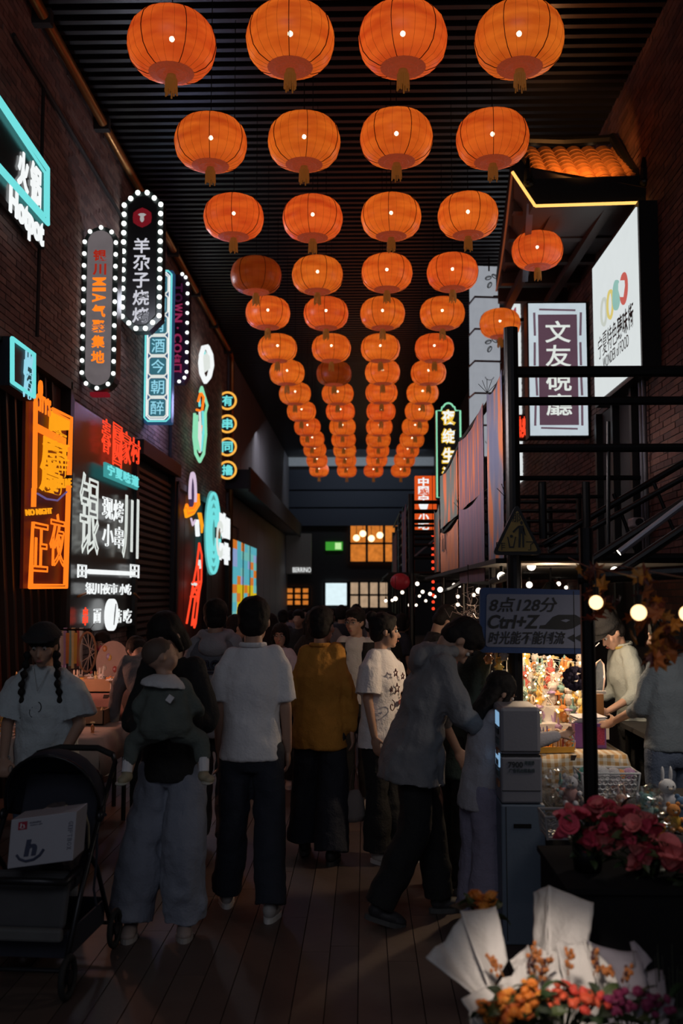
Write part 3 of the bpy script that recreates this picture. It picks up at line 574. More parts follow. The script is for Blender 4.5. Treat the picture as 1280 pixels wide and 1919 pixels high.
# ================================================================== LANTERNS
def lantern_mat():
    m = bpy.data.materials.new('lantern_silk'); m.use_nodes = True; nt = m.node_tree; nt.nodes.clear(); L = nt.links; N = nt.nodes.new
    o = N('ShaderNodeOutputMaterial'); e = N('ShaderNodeEmission'); d = N('ShaderNodeBsdfPrincipled'); tr = N('ShaderNodeBsdfTransparent'); ad = N('ShaderNodeAddShader'); mx = N('ShaderNodeMixShader')
    tc = N('ShaderNodeTexCoord'); oi = N('ShaderNodeObjectInfo'); sp = N('ShaderNodeSeparateXYZ'); L.new(tc.outputs['Object'], sp.inputs[0])
    nz = N('ShaderNodeTexNoise'); nz.inputs['Scale'].default_value = 3; mp = N('ShaderNodeMapping'); mp.inputs['Scale'].default_value = (1,1,5); L.new(tc.outputs['Object'], mp.inputs[0]); L.new(mp.outputs[0], nz.inputs['Vector'])
    cr = N('ShaderNodeValToRGB'); cr.color_ramp.elements[0].position = .3; cr.color_ramp.elements[1].position = .75
    cr.color_ramp.elements[0].color = (*s2l(172,62,16),1); cr.color_ramp.elements[1].color = (*s2l(214,100,30),1); L.new(nz.outputs['Fac'], cr.inputs[0])
    hs = N('ShaderNodeHueSaturation'); L.new(cr.outputs[0], hs.inputs['Color']); 
    m1 = N('ShaderNodeMapRange'); m1.inputs['To Min'].default_value = .496; m1.inputs['To Max'].default_value = .506; L.new(oi.outputs['Random'], m1.inputs[0]); L.new(m1.outputs[0], hs.inputs['Hue'])
    at = N('ShaderNodeAttribute'); at.attribute_type = 'OBJECT'; at.attribute_name = 'lit'; L.new(at.outputs['Fac'], e.inputs['Strength'])
    L.new(hs.outputs[0], e.inputs['Color']); d.inputs['Base Color'].default_value = (.5,.07,.01,1); d.inputs['Roughness'].default_value = .35
    L.new(e.outputs[0], ad.inputs[0]); L.new(d.outputs[0], ad.inputs[1]); mx.inputs[0].default_value = .1; L.new(ad.outputs[0], mx.inputs[1]); L.new(tr.outputs[0], mx.inputs[2]); L.new(mx.outputs[0], o.inputs[0]); return m
m_lan = lantern_mat(); m_seam = mat('lantern_seam', (.1,.02,.004), .7); m_lred = mat('lantern_red_trim', (.42,.03,.02), .5, scale=60, var=.6, emit=.24, ecol=(.8,.12,.04), bump=.3); m_tas = mat('tassel_gold', (.4,.18,.04), .6, emit=.09, ecol=(.8,.3,.05))  # red trim and tassels carry added faint emission; they are no lamps
prof = [(.105,-.19),(.17,-.185),(.235,-.155),(.28,-.105),(.3,-.04),(.305,.0),(.3,.045),(.28,.105),(.235,.155),(.17,.185),(.105,.19)]
prof = [(r, z*1.06) for r, z in prof]
me_body = MB().lathe(prof, 48, flute=.012).mesh('shade', m_lan); me_body.polygons.foreach_set('use_smooth', [True]*len(me_body.polygons))
b = MB()
for k in range(24):
    a = 2*math.pi*k/24+.13; r_ = .0032 if k % 4 == 0 else .0007; b.tube([(math.cos(a)*(r+.001), math.sin(a)*(r+.001), z) for r, z in prof], r_, 4)
me_seam = b.mesh('seam_ribs', m_seam)
me_disc = MB().lathe([(.0,-.212),(.05,-.214),(.055,-.208),(.1,-.212),(.105,-.206),(.155,-.2),(.165,-.188),(.15,-.18)], 20).mesh('base_disc', m_lred)
me_top = MB().lathe([(.0,.215),(.1,.212),(.13,.2),(.11,.19)], 20).mesh('top_disc', m_lred)
b = MB(); b.cyl((0,0,-.21),(0,0,-.25),.03,.038)
for k in range(16):
    a = 2*math.pi*k/16; b.tube([(math.cos(a)*.036,math.sin(a)*.036,-.245),(math.cos(a)*.04,math.sin(a)*.04,-.33-.03*(k % 3)/2)], .006, 4)
me_tas = b.mesh('tassel', m_tas); me_tas2 = None
me_bul = MB().ell((0,0,.045), .019, n=10, m=6).mesh('bulb', glow('lantern_bulb', (1,.82,.55), 26))
me_cord = MB().cyl((0,0,.2),(0,0,1.9),.004, n=5).mesh('cord', m_black)
def lantern(label, p, lit=1., D=1., cord=1.9, group='orange lanterns in four rows under the roof', red=False):
    t = thing('paper_lantern', label, 'lantern', p, R.uniform(0,6), group); t.scale = (D,)*3
    o = inst('shade', me_body, t); o['lit'] = lit
    inst('seam_ribs', me_seam, t); inst('base_disc', me_disc, t); inst('top_disc', me_top, t); inst('tassel', me_tas, t); cord = cord/D+.02; c = inst('cord', me_cord, t, (0,0,.2*(1-(cord-.2)/1.7))); c.scale = (1,1,(cord-.2)/1.7)
    if lit > .4: inst('bulb', me_bul, t)
    return t
ly = [(85,75,75,75,72),(268,266,260,261),(408,410,407,405),(517,516,512,511),(587,588,588,588),(653,653,653,653),(699,700,698,699),(738,738,736,737),(771,771,771,771),(800,800,800,800),(823,824,824,824),(843,844,844,844),(863,863,862,862),(881,882,882,882)]
lx = [(322,544,755,973),(395,570,743,923),(438,586,733,877),(480,595,725,848),(502,611,717,829),(520,621,713,814),(538,626,717,803),(553,633,715,792),(565,638,714,786),(576,642,711,778),(585,644,709,772),(590,646,708,764),(594,648,706,758),(598,650,700,751)]
ordn = ['nearest','second','third','fourth','fifth','sixth','seventh','eighth','ninth','tenth','eleventh','twelfth','thirteenth','farthest']
coln = ['leftmost','second-from-left','third-from-left','rightmost']
for i in range(14):
    d = ray(700, (75,262,407,513,588,653,699,737,771,800,824,844,862,882)[i]); Yl = 3.67*d.y/d.z
    for j in range(4):
        py = ly[i][j]; p = atY(lx[i][j], py, Yl)
        dead = (i, j) in ((3,0),(7-1,1))
        lit = (.16 if dead else R.uniform(.86,1.0))
        lantern('%s orange lantern in the %s row%s' % (ordn[i], coln[j], ', unlit and dull' if dead else ''), p, lit, .97, ZC-p.z)
for px, py, wd, lb, top in ((1007,470,99,'single orange lantern hanging under the tiled roof', 6.), (937,607,76,'smaller orange lantern below the tiled roof, beside the dark post', 6.)):
    Yl = min(.6*F/wd,14.2); p = atY(px, py, Yl); lantern(lb, p, .95, .97, 6.1-p.z, 'single lanterns under the tiled roof')

# ================================================================== TILED ROOF over the passage on the right
rf = thing('tiled_gate_roof', 'small tiled gate roof with upturned eaves and gold light strips on the right wall', 'roof', (0,0,0))
A, Bp, Cc, D = atY(1225,379,10.1), atY(1003,386,10.1), atY(960,322,10.1), atY(930,545,14.4)
E = V((XR,14.4,D.z)); m_wood = mat('dark_stained_wood', (.05,.032,.026), .55); m_gold = glow('gold_strip', s2l(255,190,100), 1.5)
for p, q in ((A,Bp),(Bp,Cc)): MB().tube([p,q], .016).build('light_strip', m_gold, rf)
MB().tube([Cc+(D-Cc)*(k/10)+V((0,0,-.12*math.sin(k/10*math.pi))) for k in range(11)], .012).build('light_strip', mat('gold_strip_dim', s2l(170,90,50), .5, emit=.25), rf)
fb = MB(); 
for p, q, hh in ((A,Bp,.3),(Bp,Cc,.3),(Cc,D,.22)): fb.add([p+V((0,.02,.02)),q+V((0,.02,.02)),q+V((0,.02,hh)),p+V((0,.02,hh)),p+V((.03,.1,.02)),q+V((.03,.1,.02)),q+V((.03,.1,hh)),p+V((.03,.1,hh))], [(0,1,2,3),(4,7,6,5),(0,4,5,1),(3,2,6,7),(0,3,7,4),(1,5,6,2)])
fb.build('fascia', m_black, rf)
sf = MB(); z = A.z+.06
sf.add([A+V((0,.05,.06)),Bp+V((0,.05,.06)),Cc+V((0,.08,.03)),D,E,V((XR,10.1,z)),A+V((0,.05,.14)),Bp+V((0,.05,.14)),Cc+V((0,.08,.12)),D+V((0,0,.1)),E+V((0,0,.1)),V((XR,10.1,z+.1))], [(0,5,4,3,2,1),(6,7,8,9,10,11)]); sf.build('soffit', m_wood, rf)
for k in range(5):
    y = 10.7+k*.85; MB().bx((1.6+.38*(y-10.1)/4.3,y,D.z-.25),(XR,y+.12,D.z-.05)).build('rafter', m_wood, rf)
for x in (2.05,2.6): MB().bx((x,10.5,D.z-.32),(x+.1,14.3,D.z-.22)).build('beam', m_wood, rf)
MB().bx((1.9,14.3,D.z-.1),(XR,14.35,D.z-.1)).build('back_board', m_wood, rf)
MB().beam((1.78,10.35,5.95),(2.05,12.4,5.75),.07,.12).build('brace', mat('grey_steel', (.2,.2,.24), .4, .5), rf)
MB().cyl(V((1.66,12.9,6.2)),V((1.66,12.9,6.0)),.01).build('hook', m_black, rf)
m_tile = mat('glazed_roof_tile', (.42,.17,.05), .35, scale=6, var=.4, bump=.3)
tile = MB(); n = 7; vs = []; fs = []
for j, yy in enumerate((0,.15)):
    for rr_ in (.092,.075): vs += [(math.cos(math.pi*i/n)*rr_, yy, math.sin(math.pi*i/n)*rr_*.8+(.012 if j == 0 else 0)) for i in range(n+1)]
N_ = n+1
for i in range(n): fs += [(i,i+1,2*N_+i+1,2*N_+i),(i,N_+i,N_+i+1,i+1),(N_+i,3*N_+i,3*N_+i+1,N_+i+1)]
tile.add(vs, fs); me_t = tile.mesh('tile', m_tile)
slope = rad(42); T0 = V((1.78,10.22,A.z+.22))
for i in range(7):
    for j in range(9):
        inst('tile', me_t, rf, (T0.x+.12+i*.165, T0.y+.12*math.cos(slope)*j, T0.z+.12*math.sin(slope)*j+.01), (slope,0,0))
MB().add([(1.7,10.2,T0.z-.02),(XR,10.2,T0.z-.02),(XR,11.1,T0.z+.8),(1.75,11.1,T0.z+.8),(1.7,10.25,T0.z-.1),(XR,10.25,T0.z-.1),(XR,11.15,T0.z+.7),(1.75,11.15,T0.z+.7)], [(0,1,2,3),(4,7,6,5),(0,4,5,1),(2,6,7,3),(0,3,7,4),(1,5,6,2)]).build('tile_bed', mat('tile_bed', (.2,.07,.02), .6), rf)
for p, q in (((1.72,10.15,T0.z),(1.74,11.1,T0.z+.95)),((2.92,10.15,T0.z),(2.86,11.1,T0.z+.95)),((1.68,11.1,T0.z+.93),(2.9,11.1,T0.z+.93)),((1.5,10.15,Cc.z+.3),(1.7,11.2,T0.z+.9))):
    MB().tube([V(p),V(p).lerp(V(q),.5)+V((0,0,-.03)),V(q)], .055, 8).build('ridge', m_black, rf); 
for x, y, zz in ((1.72,10.12,T0.z),(2.92,10.12,T0.z),(1.52,10.15,Cc.z+.25)):
    g = MB().tube([(x,y,zz),(x-.01,y-.03,zz+.14),(x,y-.02,zz+.26)], [.05,.035,.015], 7); g.ell((x,y,zz),(.06,.07,.05)); g.build('ridge_ornament', m_black, rf)
for px, py in ((1002,290),(1110,288)):
    p = atY(px,py,11.15); l = thing('roof_spotlight', 'tiny spotlight on top of the gate roof, %s one' % ('left' if px < 1050 else 'right'), 'lamp', p); MB().ell((0,0,0), .03, n=8, m=6).build('bulb', glow('tiny_warm', (1,.6,.3), 3), l); MB().cyl((0,.02,-.1),(0,.05,0),.02).build('stem', m_black, l)
def spot(name, loc, tgt, power, col, ang=60, r=.04):
    l = bpy.data.lights.new(name, 'SPOT'); l.energy = power; l.color = col; l.spot_size = rad(ang); l.spot_blend = .6; l.shadow_soft_size = r
    o = bpy.data.objects.new(name, l); C.objects.link(o); o.location = loc; o.rotation_euler = (V(tgt)-V(loc)).to_track_quat('-Z', 'Y').to_euler(); return o
spot('tile_light', (2.25,9.9,A.z+.62), (2.3,10.6,A.z+.6), 38, (1,.40,.10), 120)
spot('ceiling_wash', (1.95,10.6,6.75), (1.95,10.3,7.45), 22, (1,.4,.13), 120)
point('sign_glow', (-2.75,11.9,5.3), 26, (.85,.88,1), .15)
point('sign_glow', (-2.7,14.9,4.6), 26, (.5,.5,1), .2)
area('far_fill', (0,39,7.2), (0,44,4), (5,1), 30, (.75,.85,1)); area('far_left_fill', (-1.6,30,6), (-3.2,31,3), (4,2), 28, (.9,.9,1))  # unseen fill lamps, added to brighten the street's end and far left facade

# ================================================================== SCAFFOLD STALLS on the right
m_pipe = mat('black_scaffold_pipe', (.016,.015,.016), .35, .6)
sc = thing('scaffold_stall', 'tall black pipe scaffold stall in the right foreground carrying signs and banners', 'stall frame', (0,0,0))
YP = 5.9; XP = atY(961,900,YP).x
MB().cyl((XP,YP,0),(XP,YP,atY(957,615,YP).z),.043,n=14).build('post', m_pipe, sc)
for y in (6.9,8.9,11.1): MB().cyl((XP,y,0),(XP,y,3.15 if y < 10 else 2.6),.024).build('post', m_pipe, sc)
MB().cyl((2.85,YP,0),(2.85,YP,3.2),.04).build('post', m_pipe, sc)
for py, r in ((697,.034),(752,.026),(840,.026),(1046,.03)): z = atY(1000,py,YP).z; MB().cyl((XP-.0,YP,z),(2.9,YP,z),r).build('rail', m_pipe, sc)
for py, x1, r in ((896,1200,.016),(931,1130,.012)): z = atY(1000,py,6.3).z; MB().cyl((XP,6.3,z),(atY(x1,py,6.3).x,6.3,z),r).build('rail', m_pipe, sc)
for (a, b_, Y, r) in (((1018,1022),(1290,862),6.3,.022),((1030,1035),(1290,890),6.0,.018),((1095,1060),(1290,935),5.7,.026),((1150,1078),(1290,985),5.5,.026),((1150,925),(1190,1030),6.4,.012),((1225,905),(1265,1000),6.2,.012),((1140,790),(1140,1046),YP,.012)):
    MB().cyl(atY(*a,Y), atY(*b_,Y), r).build('brace', m_pipe, sc)
MB().cyl(atY(1160,1036,5.6), atY(1290,938,5.6), .02).build('handrail', mat('grey_steel'), sc)
for z in (3.12,2.5,1.86):
    MB().tube([(XP,6.0,z),(XP,7,z-.03),(XP,8.9,z),(XP,10,z-.05),(XP,11.1,z-.08)], .024).build('side_rail', m_pipe, sc)
for px in (1018,1100): p = atY(px,1010,6.1); MB().cyl(p,p+V((0,0,.35)),.025).build('stub_post', m_pipe, sc)
for y, z in ((6.9,3.15),(6.0,2.32),(8.9,2.5)):
    for k in range(5): a = rad(40+k*25); MB().cyl((XP-.02,y,z),(XP-.02+math.cos(a)*.08,y,z+math.sin(a)*.1),.002,n=4).build('cable_tie', m_black, sc)
MB().bx((XP-.1,5.95,1.93),(2.8,12.9,1.96)).build('canopy_sheet', mat('dark_tarp', (.014,.012,.012), .7), sc)
def canopy_tube(px0, px1, py, Y):
    a, b_ = atY(px0,py,Y), atY(px1,py,Y); t = thing('tube_lamp', 'long white tube lamp under the stall canopy', 'lamp', ((a.x+b_.x)/2,Y,a.z)); MB().cyl((-(b_.x-a.x)/2,0,0),((b_.x-a.x)/2,0,0),.018).build('tube', glow('tube_glow', s2l(150,155,160), .8), t); MB().box((0,0,.035),(b_.x-a.x,.06,.03)).build('housing', m_black, t)
canopy_tube(985,1092,1058,7.3)
# cloth banners
def cloth_mat(name, c0, c1, c2, sc_=(3,3,.8)):
    m = mat(name, c0, .8, bump=.3, scale=20); nt = m.node_tree; b_ = nt.nodes['Principled BSDF']; tc = nt.nodes.new('ShaderNodeTexCoord'); mp = nt.nodes.new('ShaderNodeMapping'); mp.inputs['Scale'].default_value = sc_
    nz = nt.nodes.new('ShaderNodeTexNoise'); nz.inputs['Scale'].default_value = 2.2; nz.inputs['Detail'].default_value = 1; cr = nt.nodes.new('ShaderNodeValToRGB')
    cr.color_ramp.elements[0].position = .42; cr.color_ramp.elements[0].color = (*c0,1); e = cr.color_ramp.elements.new(.52); e.color = (*c1,1); cr.color_ramp.elements[2].position = .62; cr.color_ramp.elements[2].color = (*c2,1)
    nt.links.new(tc.outputs['Object'], mp.inputs[0]); nt.links.new(mp.outputs[0], nz.inputs['Vector']); nt.links.new(nz.outputs['Fac'], cr.inputs[0]); nt.links.new(cr.outputs[0], b_.inputs['Base Color']); return m
def banner(label, y0, y1, z0, z1, m, x=None, txt=None, slant=0):
    x = XP-.035 if x is None else x; t = thing('cloth_banner', label, 'banner', (x,(y0+y1)/2,z0)); b_ = MB(); n, k = 14, 8; vs = []; fs = []
    for s in (0,1):
        for i in range(n+1):
            for j in range(k+1):
                u, v = i/n, j/k; vs.append((-.006*s+.004*math.sin(u*9+v*2)*(1-v)+.002*math.sin(u*21), (u-.5)*(y1-y0), (z1-z0)*v-(.06*math.sin(u*math.pi) if j == k else 0)-slant*(1-v)*u))
    o = (n+1)*(k+1)
    for i in range(n):
        for j in range(k): q = i*(k+1)+j; fs += [(q,q+k+1,q+k+2,q+1),(o+q,o+q+1,o+q+k+2,o+q+k+1)]
    b_.add(vs, fs).build('cloth', m, t, smooth=True)
    if txt:
        fr = frame((-.05,0,0),(0,-1,0),(0,0,1))
        for i, s in enumerate(txt): text(s, fr, ((i % 2)-.5)*.3, (z1-z0)*(.62-.22*(i//2)), .22, .18, mat('banner_print',(.08,.07,.08),.8), t, 'letter', off=0, z=.0, depth=.004)
    return t
cb = cloth_mat('banner_blue_orange', s2l(95,100,128), s2l(120,110,125), s2l(190,110,70), (1,2.4,.9)); cp_ = cloth_mat('banner_purple_orange', s2l(105,85,105), s2l(120,85,92), s2l(185,100,60), (1,5,.8)); cq = cloth_mat('banner_mauve', s2l(125,92,105), s2l(105,82,100), s2l(92,88,108), (1,9,.9)); cg = cloth_mat('banner_green_orange', s2l(85,100,98), s2l(100,100,95), s2l(190,100,60), (1,1.5,.7)); co = cloth_mat('banner_peach', s2l(175,115,90), s2l(180,110,75), s2l(150,105,95), (1,2,1))
banner('long blue-grey banner with orange flame shapes, nearest the tall black post', 6.02, 6.78, 1.95, 3.12, cb, slant=-.0); banner('mauve banner with orange streaks, upper one in the middle', 7.0, 8.85, 2.47, 3.1, cp_)
banner('mauve banner with vertical pale streaks, lower one in the middle', 7.0, 8.85, 1.84, 2.5, cq); banner('green-grey banner with orange edge, upper far one', 8.95, 11.0, 2.46, 3.05, cg); banner('peach banner with small dark marks, lower far one', 8.95, 11.0, 1.98, 2.42, co, txt='山川'); banner('narrow dim banner at the far end of the banner row', 11.15, 12.0, 2.0, 2.75, cg)
bl_ = area('banner_fill', (-1.1,8.3,3.1), (.85,8.3,2.75), (6.5,.4), 26, (1,.88,.86)); bl_.data.spread = rad(48)  # unseen area lamp, added only to brighten the banners
# triangular sign
t = thing('triangle_sign', 'dark triangular yellow sign with a litter pictogram on the tall black post', 'sign', atY(968,1000,5.78)); c = t.location
fr = frame((0,-.0,0),(1,0,0),(0,0,1)); m_yel = mat('dull_yellow_sign', (.26,.17,.045), .6)
T = [atY(922,1040,5.78)-c, atY(1018,1040,5.78)-c, atY(969,942,5.78)-c]; T2 = [(p.x,p.z) for p in T]
def roundpoly(P, k):
    o = []
    for i in range(len(P)):
        a, b_, c_ = V(P[i-1]), V(P[i]), V(P[(i+1) % len(P)]); p, q = b_+(a-b_).normalized()*k, b_+(c_-b_).normalized()*k
        for s in range(5): u = s/4; o.append(tuple(p*(1-u)**2+b_*2*u*(1-u)+q*u*u))
    return o
MB().prism(roundpoly(T2,.04), .03, frame((0,.03,0),(1,0,0),(0,0,1))).build('backing', m_black, t)
cen = V((sum(p[0] for p in T2)/3, sum(p[1] for p in T2)/3)); MB().prism(roundpoly([tuple(cen+(V(p)-cen)*.8) for p in T2],.02), .004, frame((0,-.001,0),(1,0,0),(0,0,1))).build('face', m_yel, t)
frs = frame((0,-.005,0),(1,0,0),(0,0,1)); pc = lambda px, py: ((atY(px,py,5.78)-c).x, (atY(px,py,5.78)-c).z)
for s, px, py in (('那',967,970),('咋',938,1023),('了',994,1023)): q = pc(px,py); text(s, frs, q[0], q[1], .052, .052, m_ink, t, 'letter', z=.002, depth=.003)
pic = MB(); W = lambda pts: [pc(*p) for p in pts]
pic.prism(W([(972,985),(981,985),(982,995),(982,1026),(979,1026),(978,1000),(976,1000),(975,1026),(971,1026)]), .003, frs); pic.prism(W([(960,996),(971,985),(973,988),(962,999)]), .003, frs); pic.prism(W([(950,1006),(952,1006),(956,1024),(961,1024),(965,1006),(967,1006),(963,1027),(954,1027)]), .0031, frs)
q = pc(958,1005); pic.prism(cat_arc(q[0],q[1],.009,.009,0,360,10)[:-1], .003, frs); q = pc(977,980); pic.prism(cat_arc(q[0],q[1],.008,.011,0,360,10)[:-1], .003, frs); pic.prism(W([(981,988),(985,1003),(983,1003),(980,992)]), .003, frs); pic.build('pictogram', m_ink, t)
# blue text sign
t = thing('street_slogan_sign', 'dark blue rimmed rectangular sign with slanted black writing on the black post', 'sign', atY(998,1163,5.75)); c = t.location
pc = lambda px, py: ((atY(px,py,5.75)-c).x, (atY(px,py,5.75)-c).z); W = lambda pts: [pc(*p) for p in pts]
fm = frame((0,.05,0),(1,0,0),(0,0,1)); MB().prism(roundpoly(W([(899,1223),(1108,1226),(1108,1106),(900,1101)]),.025), .05, fm).build('rim', mat('navy_blue_paint', (.02,.05,.16), .5), t)
MB().prism(roundpoly(W([(910,1212),(1100,1215),(1100,1115),(912,1113)]),.02), .004, frame((0,-.001,0),(1,0,0),(0,0,1))).build('face', mat('grey_blue_face', (.17,.18,.25), .6, var=.05), t)
for s, x0, y0, x1, y1 in (('8点128分',917,1119,1044,1147),('Ctrl+Z',914,1152,1012,1178),('时光能不能倒流',915,1183,1059,1207)):
    a, b_ = pc(x0,y1), pc(x1,y0); text(s, frs, (a[0]+b_[0])/2, (a[1]+b_[1])/2, b_[0]-a[0], b_[1]-a[1], m_ink, t, 'lettering', z=.003, depth=.003, off=.026 if 'C' in s else .012, shear=.25)
hp = MB(); hp.prism(W([(1010,1178),(1012,1172),(1022,1171),(1036,1156),(1046,1152),(1078,1152),(1088,1158),(1100,1152),(1100,1172),(1086,1170),(1072,1178),(1060,1180)]), .003, frs); hp.build('hand_silhouette', m_ink, t)
MB().prism(W([(1050,1163),(1060,1160),(1068,1162),(1060,1166)]), .005, frs).build('hand_gap', mat('grey_blue_face'), t)
for k in (0,13): MB().prism(W([(1063+k,1195),(1076+k,1188),(1076+k,1203)]), .003, frs).build('arrow', m_ink, t)
# near frame: second post and pipe with autumn leaves
sn = thing('front_pipe_frame', 'near black post with a crossing pipe holding autumn leaves', 'stall frame', (0,0,0)); Y2 = 4.3; x2 = atY(1102,1200,Y2).x
MB().cyl((x2,Y2,0),(x2,Y2,atY(1098,990,Y2).z),.031,n=14).build('post', m_pipe, sn)
MB().cyl(atY(1085,1083,Y2), atY(1330,1070,Y2-.2), .03).build('rail', m_pipe, sn); MB().cyl((2.3,Y2-.1,0),(2.3,Y2-.1,1.9),.03).build('post', m_pipe, sn)
# leaf garlands
def leafmesh(m):
    P = []
    for a, r in ((90,1),(112,.5),(140,.82),(160,.42),(195,.7),(225,.35),(262,.3),(270,.75),(278,.3),(315,.35),(345,.7),(20,.42),(40,.82),(68,.5)): P.append((math.cos(rad(a))*r*.07, math.sin(rad(a))*r*.07))
    b_ = MB(); vs = [(x,y,.012*math.sin(x*40)) for x, y in P]+[(0,0,.012)]; n = len(P); b_.add(vs+[(x,y,z-.002) for x,y,z in vs], [(n,i,(i+1) % n) for i in range(n)]+[(2*n+1,n+1+(i+1) % n,n+1+i) for i in range(n)]); return b_.mesh('leaf', m)
lms = [leafmesh(mat('autumn_leaf_%d' % i, c, .6)) for i, c in enumerate([(.35,.10,.02),(.22,.05,.03),(.4,.17,.03),(.10,.03,.03),(.2,.06,.02)])]
Rl = random.Random(9)
for lab, spots in (('orange-brown leaf garland on the near post and pipe', [(1105,1075,12,28,20),(1125,1125,22,30,40)]), ('dark autumn leaf garland hanging at the right edge', [(1220,1150,26,40,55),(1250,1190,22,30,50),(1205,1080,8,30,12),(1232,1232,14,30,22)])):
    Yg = 4.05 if 'near post' in lab else 3.6; g = thing('leaf_garland', lab, 'garland', atY(spots[0][0],spots[0][1],Yg)); o = g.location
    for px, py, n, sx, sy in spots:
        for k in range(n):
            p = atY(px+Rl.gauss(0,sx*.45), py+Rl.gauss(0,sy*.45), Yg+Rl.uniform(-.1,.1))-o; i_ = inst('leaf', Rl.choice(lms), g, p, (Rl.uniform(0,2),Rl.uniform(0,6),Rl.uniform(0,6)), (Rl.uniform(.45,.8),)*3)
    MB().tube([atY(spots[0][0],spots[0][1]-15,Yg)-o]+[atY(s[0],s[1],Yg)-o for s in spots], .004, 5).build('wire', m_black, g)
# globe bulbs on strings
m_glb = glow('globe_bulb', (1,.86,.7), 2.6); m_glw = glow('warm_globe', (1,.62,.28), 2.6)
bl = [(940,1080,9),(996,1061,9),(992,1096,6.5),(1047,1094,5),(1037,1103,4),(1061,1101,4),(1152,1070,9),(1157,1236,5.5),(890,1084,6),(897,1107,6),(851,1096,4),(861,1097,4.5),(869,1099,4),(888,1115,4),(825,1105,5.5),(792,1109,4),(806,1113,4),(815,1118,3),(786,1117,3),(858,1118,4),(858,1133,4),(798,1126,3),(754,1110,4),(741,1122,5),(735,1125,3),(768,1134,4),(780,1134,3),(1256,1237,4.5),(757,1117,3),(723,1126,3.5),(771,1165,3),(782,1094,4.5),(782,1078,3)]
for i, (px, py, r) in enumerate(bl):
    Y = .031*F/r; p = atY(px,py,Y); near = 'near' if r > 5 else 'far'
    t = thing('globe_bulb', 'small round white bulb hanging under the %s stall canopies on the right' % near, 'light bulb', p, 0, 'round bulbs under the %s stall canopies' % near); MB().ell((0,0,0),.029 if r > 5 else .026,n=12,m=8).build('globe', m_glb, t, smooth=True); MB().cyl((0,0,.03),(0,0,.065),.012).build('socket', m_black, t); MB().cyl((0,0,.06),(0,0,max(.1,(1.945 if Y < 12.9 else 2.015)-p.z)),.003,n=4).build('wire', m_black, t)
for px, py, Y, lb in ((1117,1129,3.85,'glowing warm globe bulb among orange leaves beside the near post'),(1197,1148,3.42,'large warm globe bulb half behind dark leaves on the right'),(1288,1150,3.42,'warm globe bulb cut by the right edge of the picture')):
    p = atY(px,py,Y); t = thing('warm_globe_bulb', lb, 'light bulb', p); MB().ell((0,0,0),.027,n=14,m=10).build('globe', m_glw, t, smooth=True); MB().cyl((0,0,.028),(0,0,.06),.012).build('socket', m_black, t); MB().tube([(0,0,.05),(0,.0,.12),(0,4.35-p.y,.19)],.003,4).build('wire', m_black, t)
# farther scaffolds
for (x, Y, top, py_l, lb, sg) in ((.62,13.,3.05,(941,958,977,1000,1022,1045,1075),'second black scaffold stall farther down the right side',1),(.66,18.,3.1,(960,985,1010,1040,1080),'third black scaffold stall, farthest down the right side',1)):
    t = thing('far_scaffold_stall', lb, 'stall frame', (0,0,0))
    for y in (Y,Y+2,Y+4):
        for xx in (x,2.8): MB().cyl((xx,y,0),(xx,y,top),.04).build('post', m_pipe, t)
    for py in py_l: z = atY(800,py,Y).z; MB().cyl((x,Y,z),(2.8,Y,z),.025).build('rail', m_pipe, t); MB().cyl((x,Y,z),(x,Y+4,z),.02).build('rail', m_pipe, t)
    MB().cyl((x,Y,2.2),(1.6,Y,3.0),.02).build('brace', mat('grey_steel'), t); MB().bx((x-.3,Y+.1,2.0),(2.8,Y+4.6,2.03)).build('canopy_sheet', mat('dark_tarp'), t)
banner('pale blue narrow banner on the second scaffold', 13.1, 14.6, 1.9, 2.95, cb, x=.56)
banner('dark patterned banner on the third scaffold', 18.1, 20.5, 1.9, 2.9, cp_, x=.6)
t = thing('red_round_lantern', 'dull red round lantern at the far right stalls', 'lantern', atY(750,1090,13.)); MB().ell((0,0,0),(.13,.13,.11),n=16,m=10).build('shade', mat('dull_red_silk',(.4,.02,.03),.5,emit=.05), t, smooth=True); MB().cyl((0,0,.1),(0,0,.8),.005).build('cord', m_black, t)
t = thing('red_bead_light', 'vertical string of small red-orange lights at the second scaffold', 'string light', atY(811,1010,13.5))
for k in range(12): MB().ell((0,0,-k*.09+.05), .022, n=8, m=5).build('bead', neon['red'], t)
MB().cyl((0,0,.9),(0,0,-.95),.004,n=4).build('wire', m_black, t)

# ================================================================== GOODS: helpers
Rg = random.Random(21)
col_set = [(.8,.75,.7),(.75,.3,.08),(.8,.5,.1),(.7,.6,.5),(.25,.45,.42),(.55,.12,.1),(.5,.35,.6),(.85,.7,.35)]
gm = [mat('glazed_%d' % i, c, .3, coat=.5) for i, c in enumerate(col_set)]
def rabbit(m, s=1.):
    b_ = MB(); b_.ell((0,0,.03),(.024,.02,.03),n=10,m=7); b_.ell((0,0,.072),(.021,.02,.02),n=10,m=7)
    for x in (-1,1): b_.ell((x*.01,0,.105),(.006,.005,.02),n=6,m=5); b_.ell((x*.024,-.01,.035),(.007,.012,.007),n=6,m=5); b_.ell((x*.012,-.016,.008),(.009,.014,.008),n=6,m=5)
    return b_.mesh('figure_body', m)
def dome(): b_ = MB().lathe([(.0,0),(.03,0),(.03,.012),(.022,.014),(.024,.04),(.018,.06),(.0,.068)], 12); return b_
def ringm(m): b_ = MB().tube([(.022*math.cos(k*.52),0,.035+.022*math.sin(k*.52)) for k in range(12)], .007, 6, True); b_.box((0,0,.006),(.02,.02,.012)); return b_.mesh('ring_body', m)
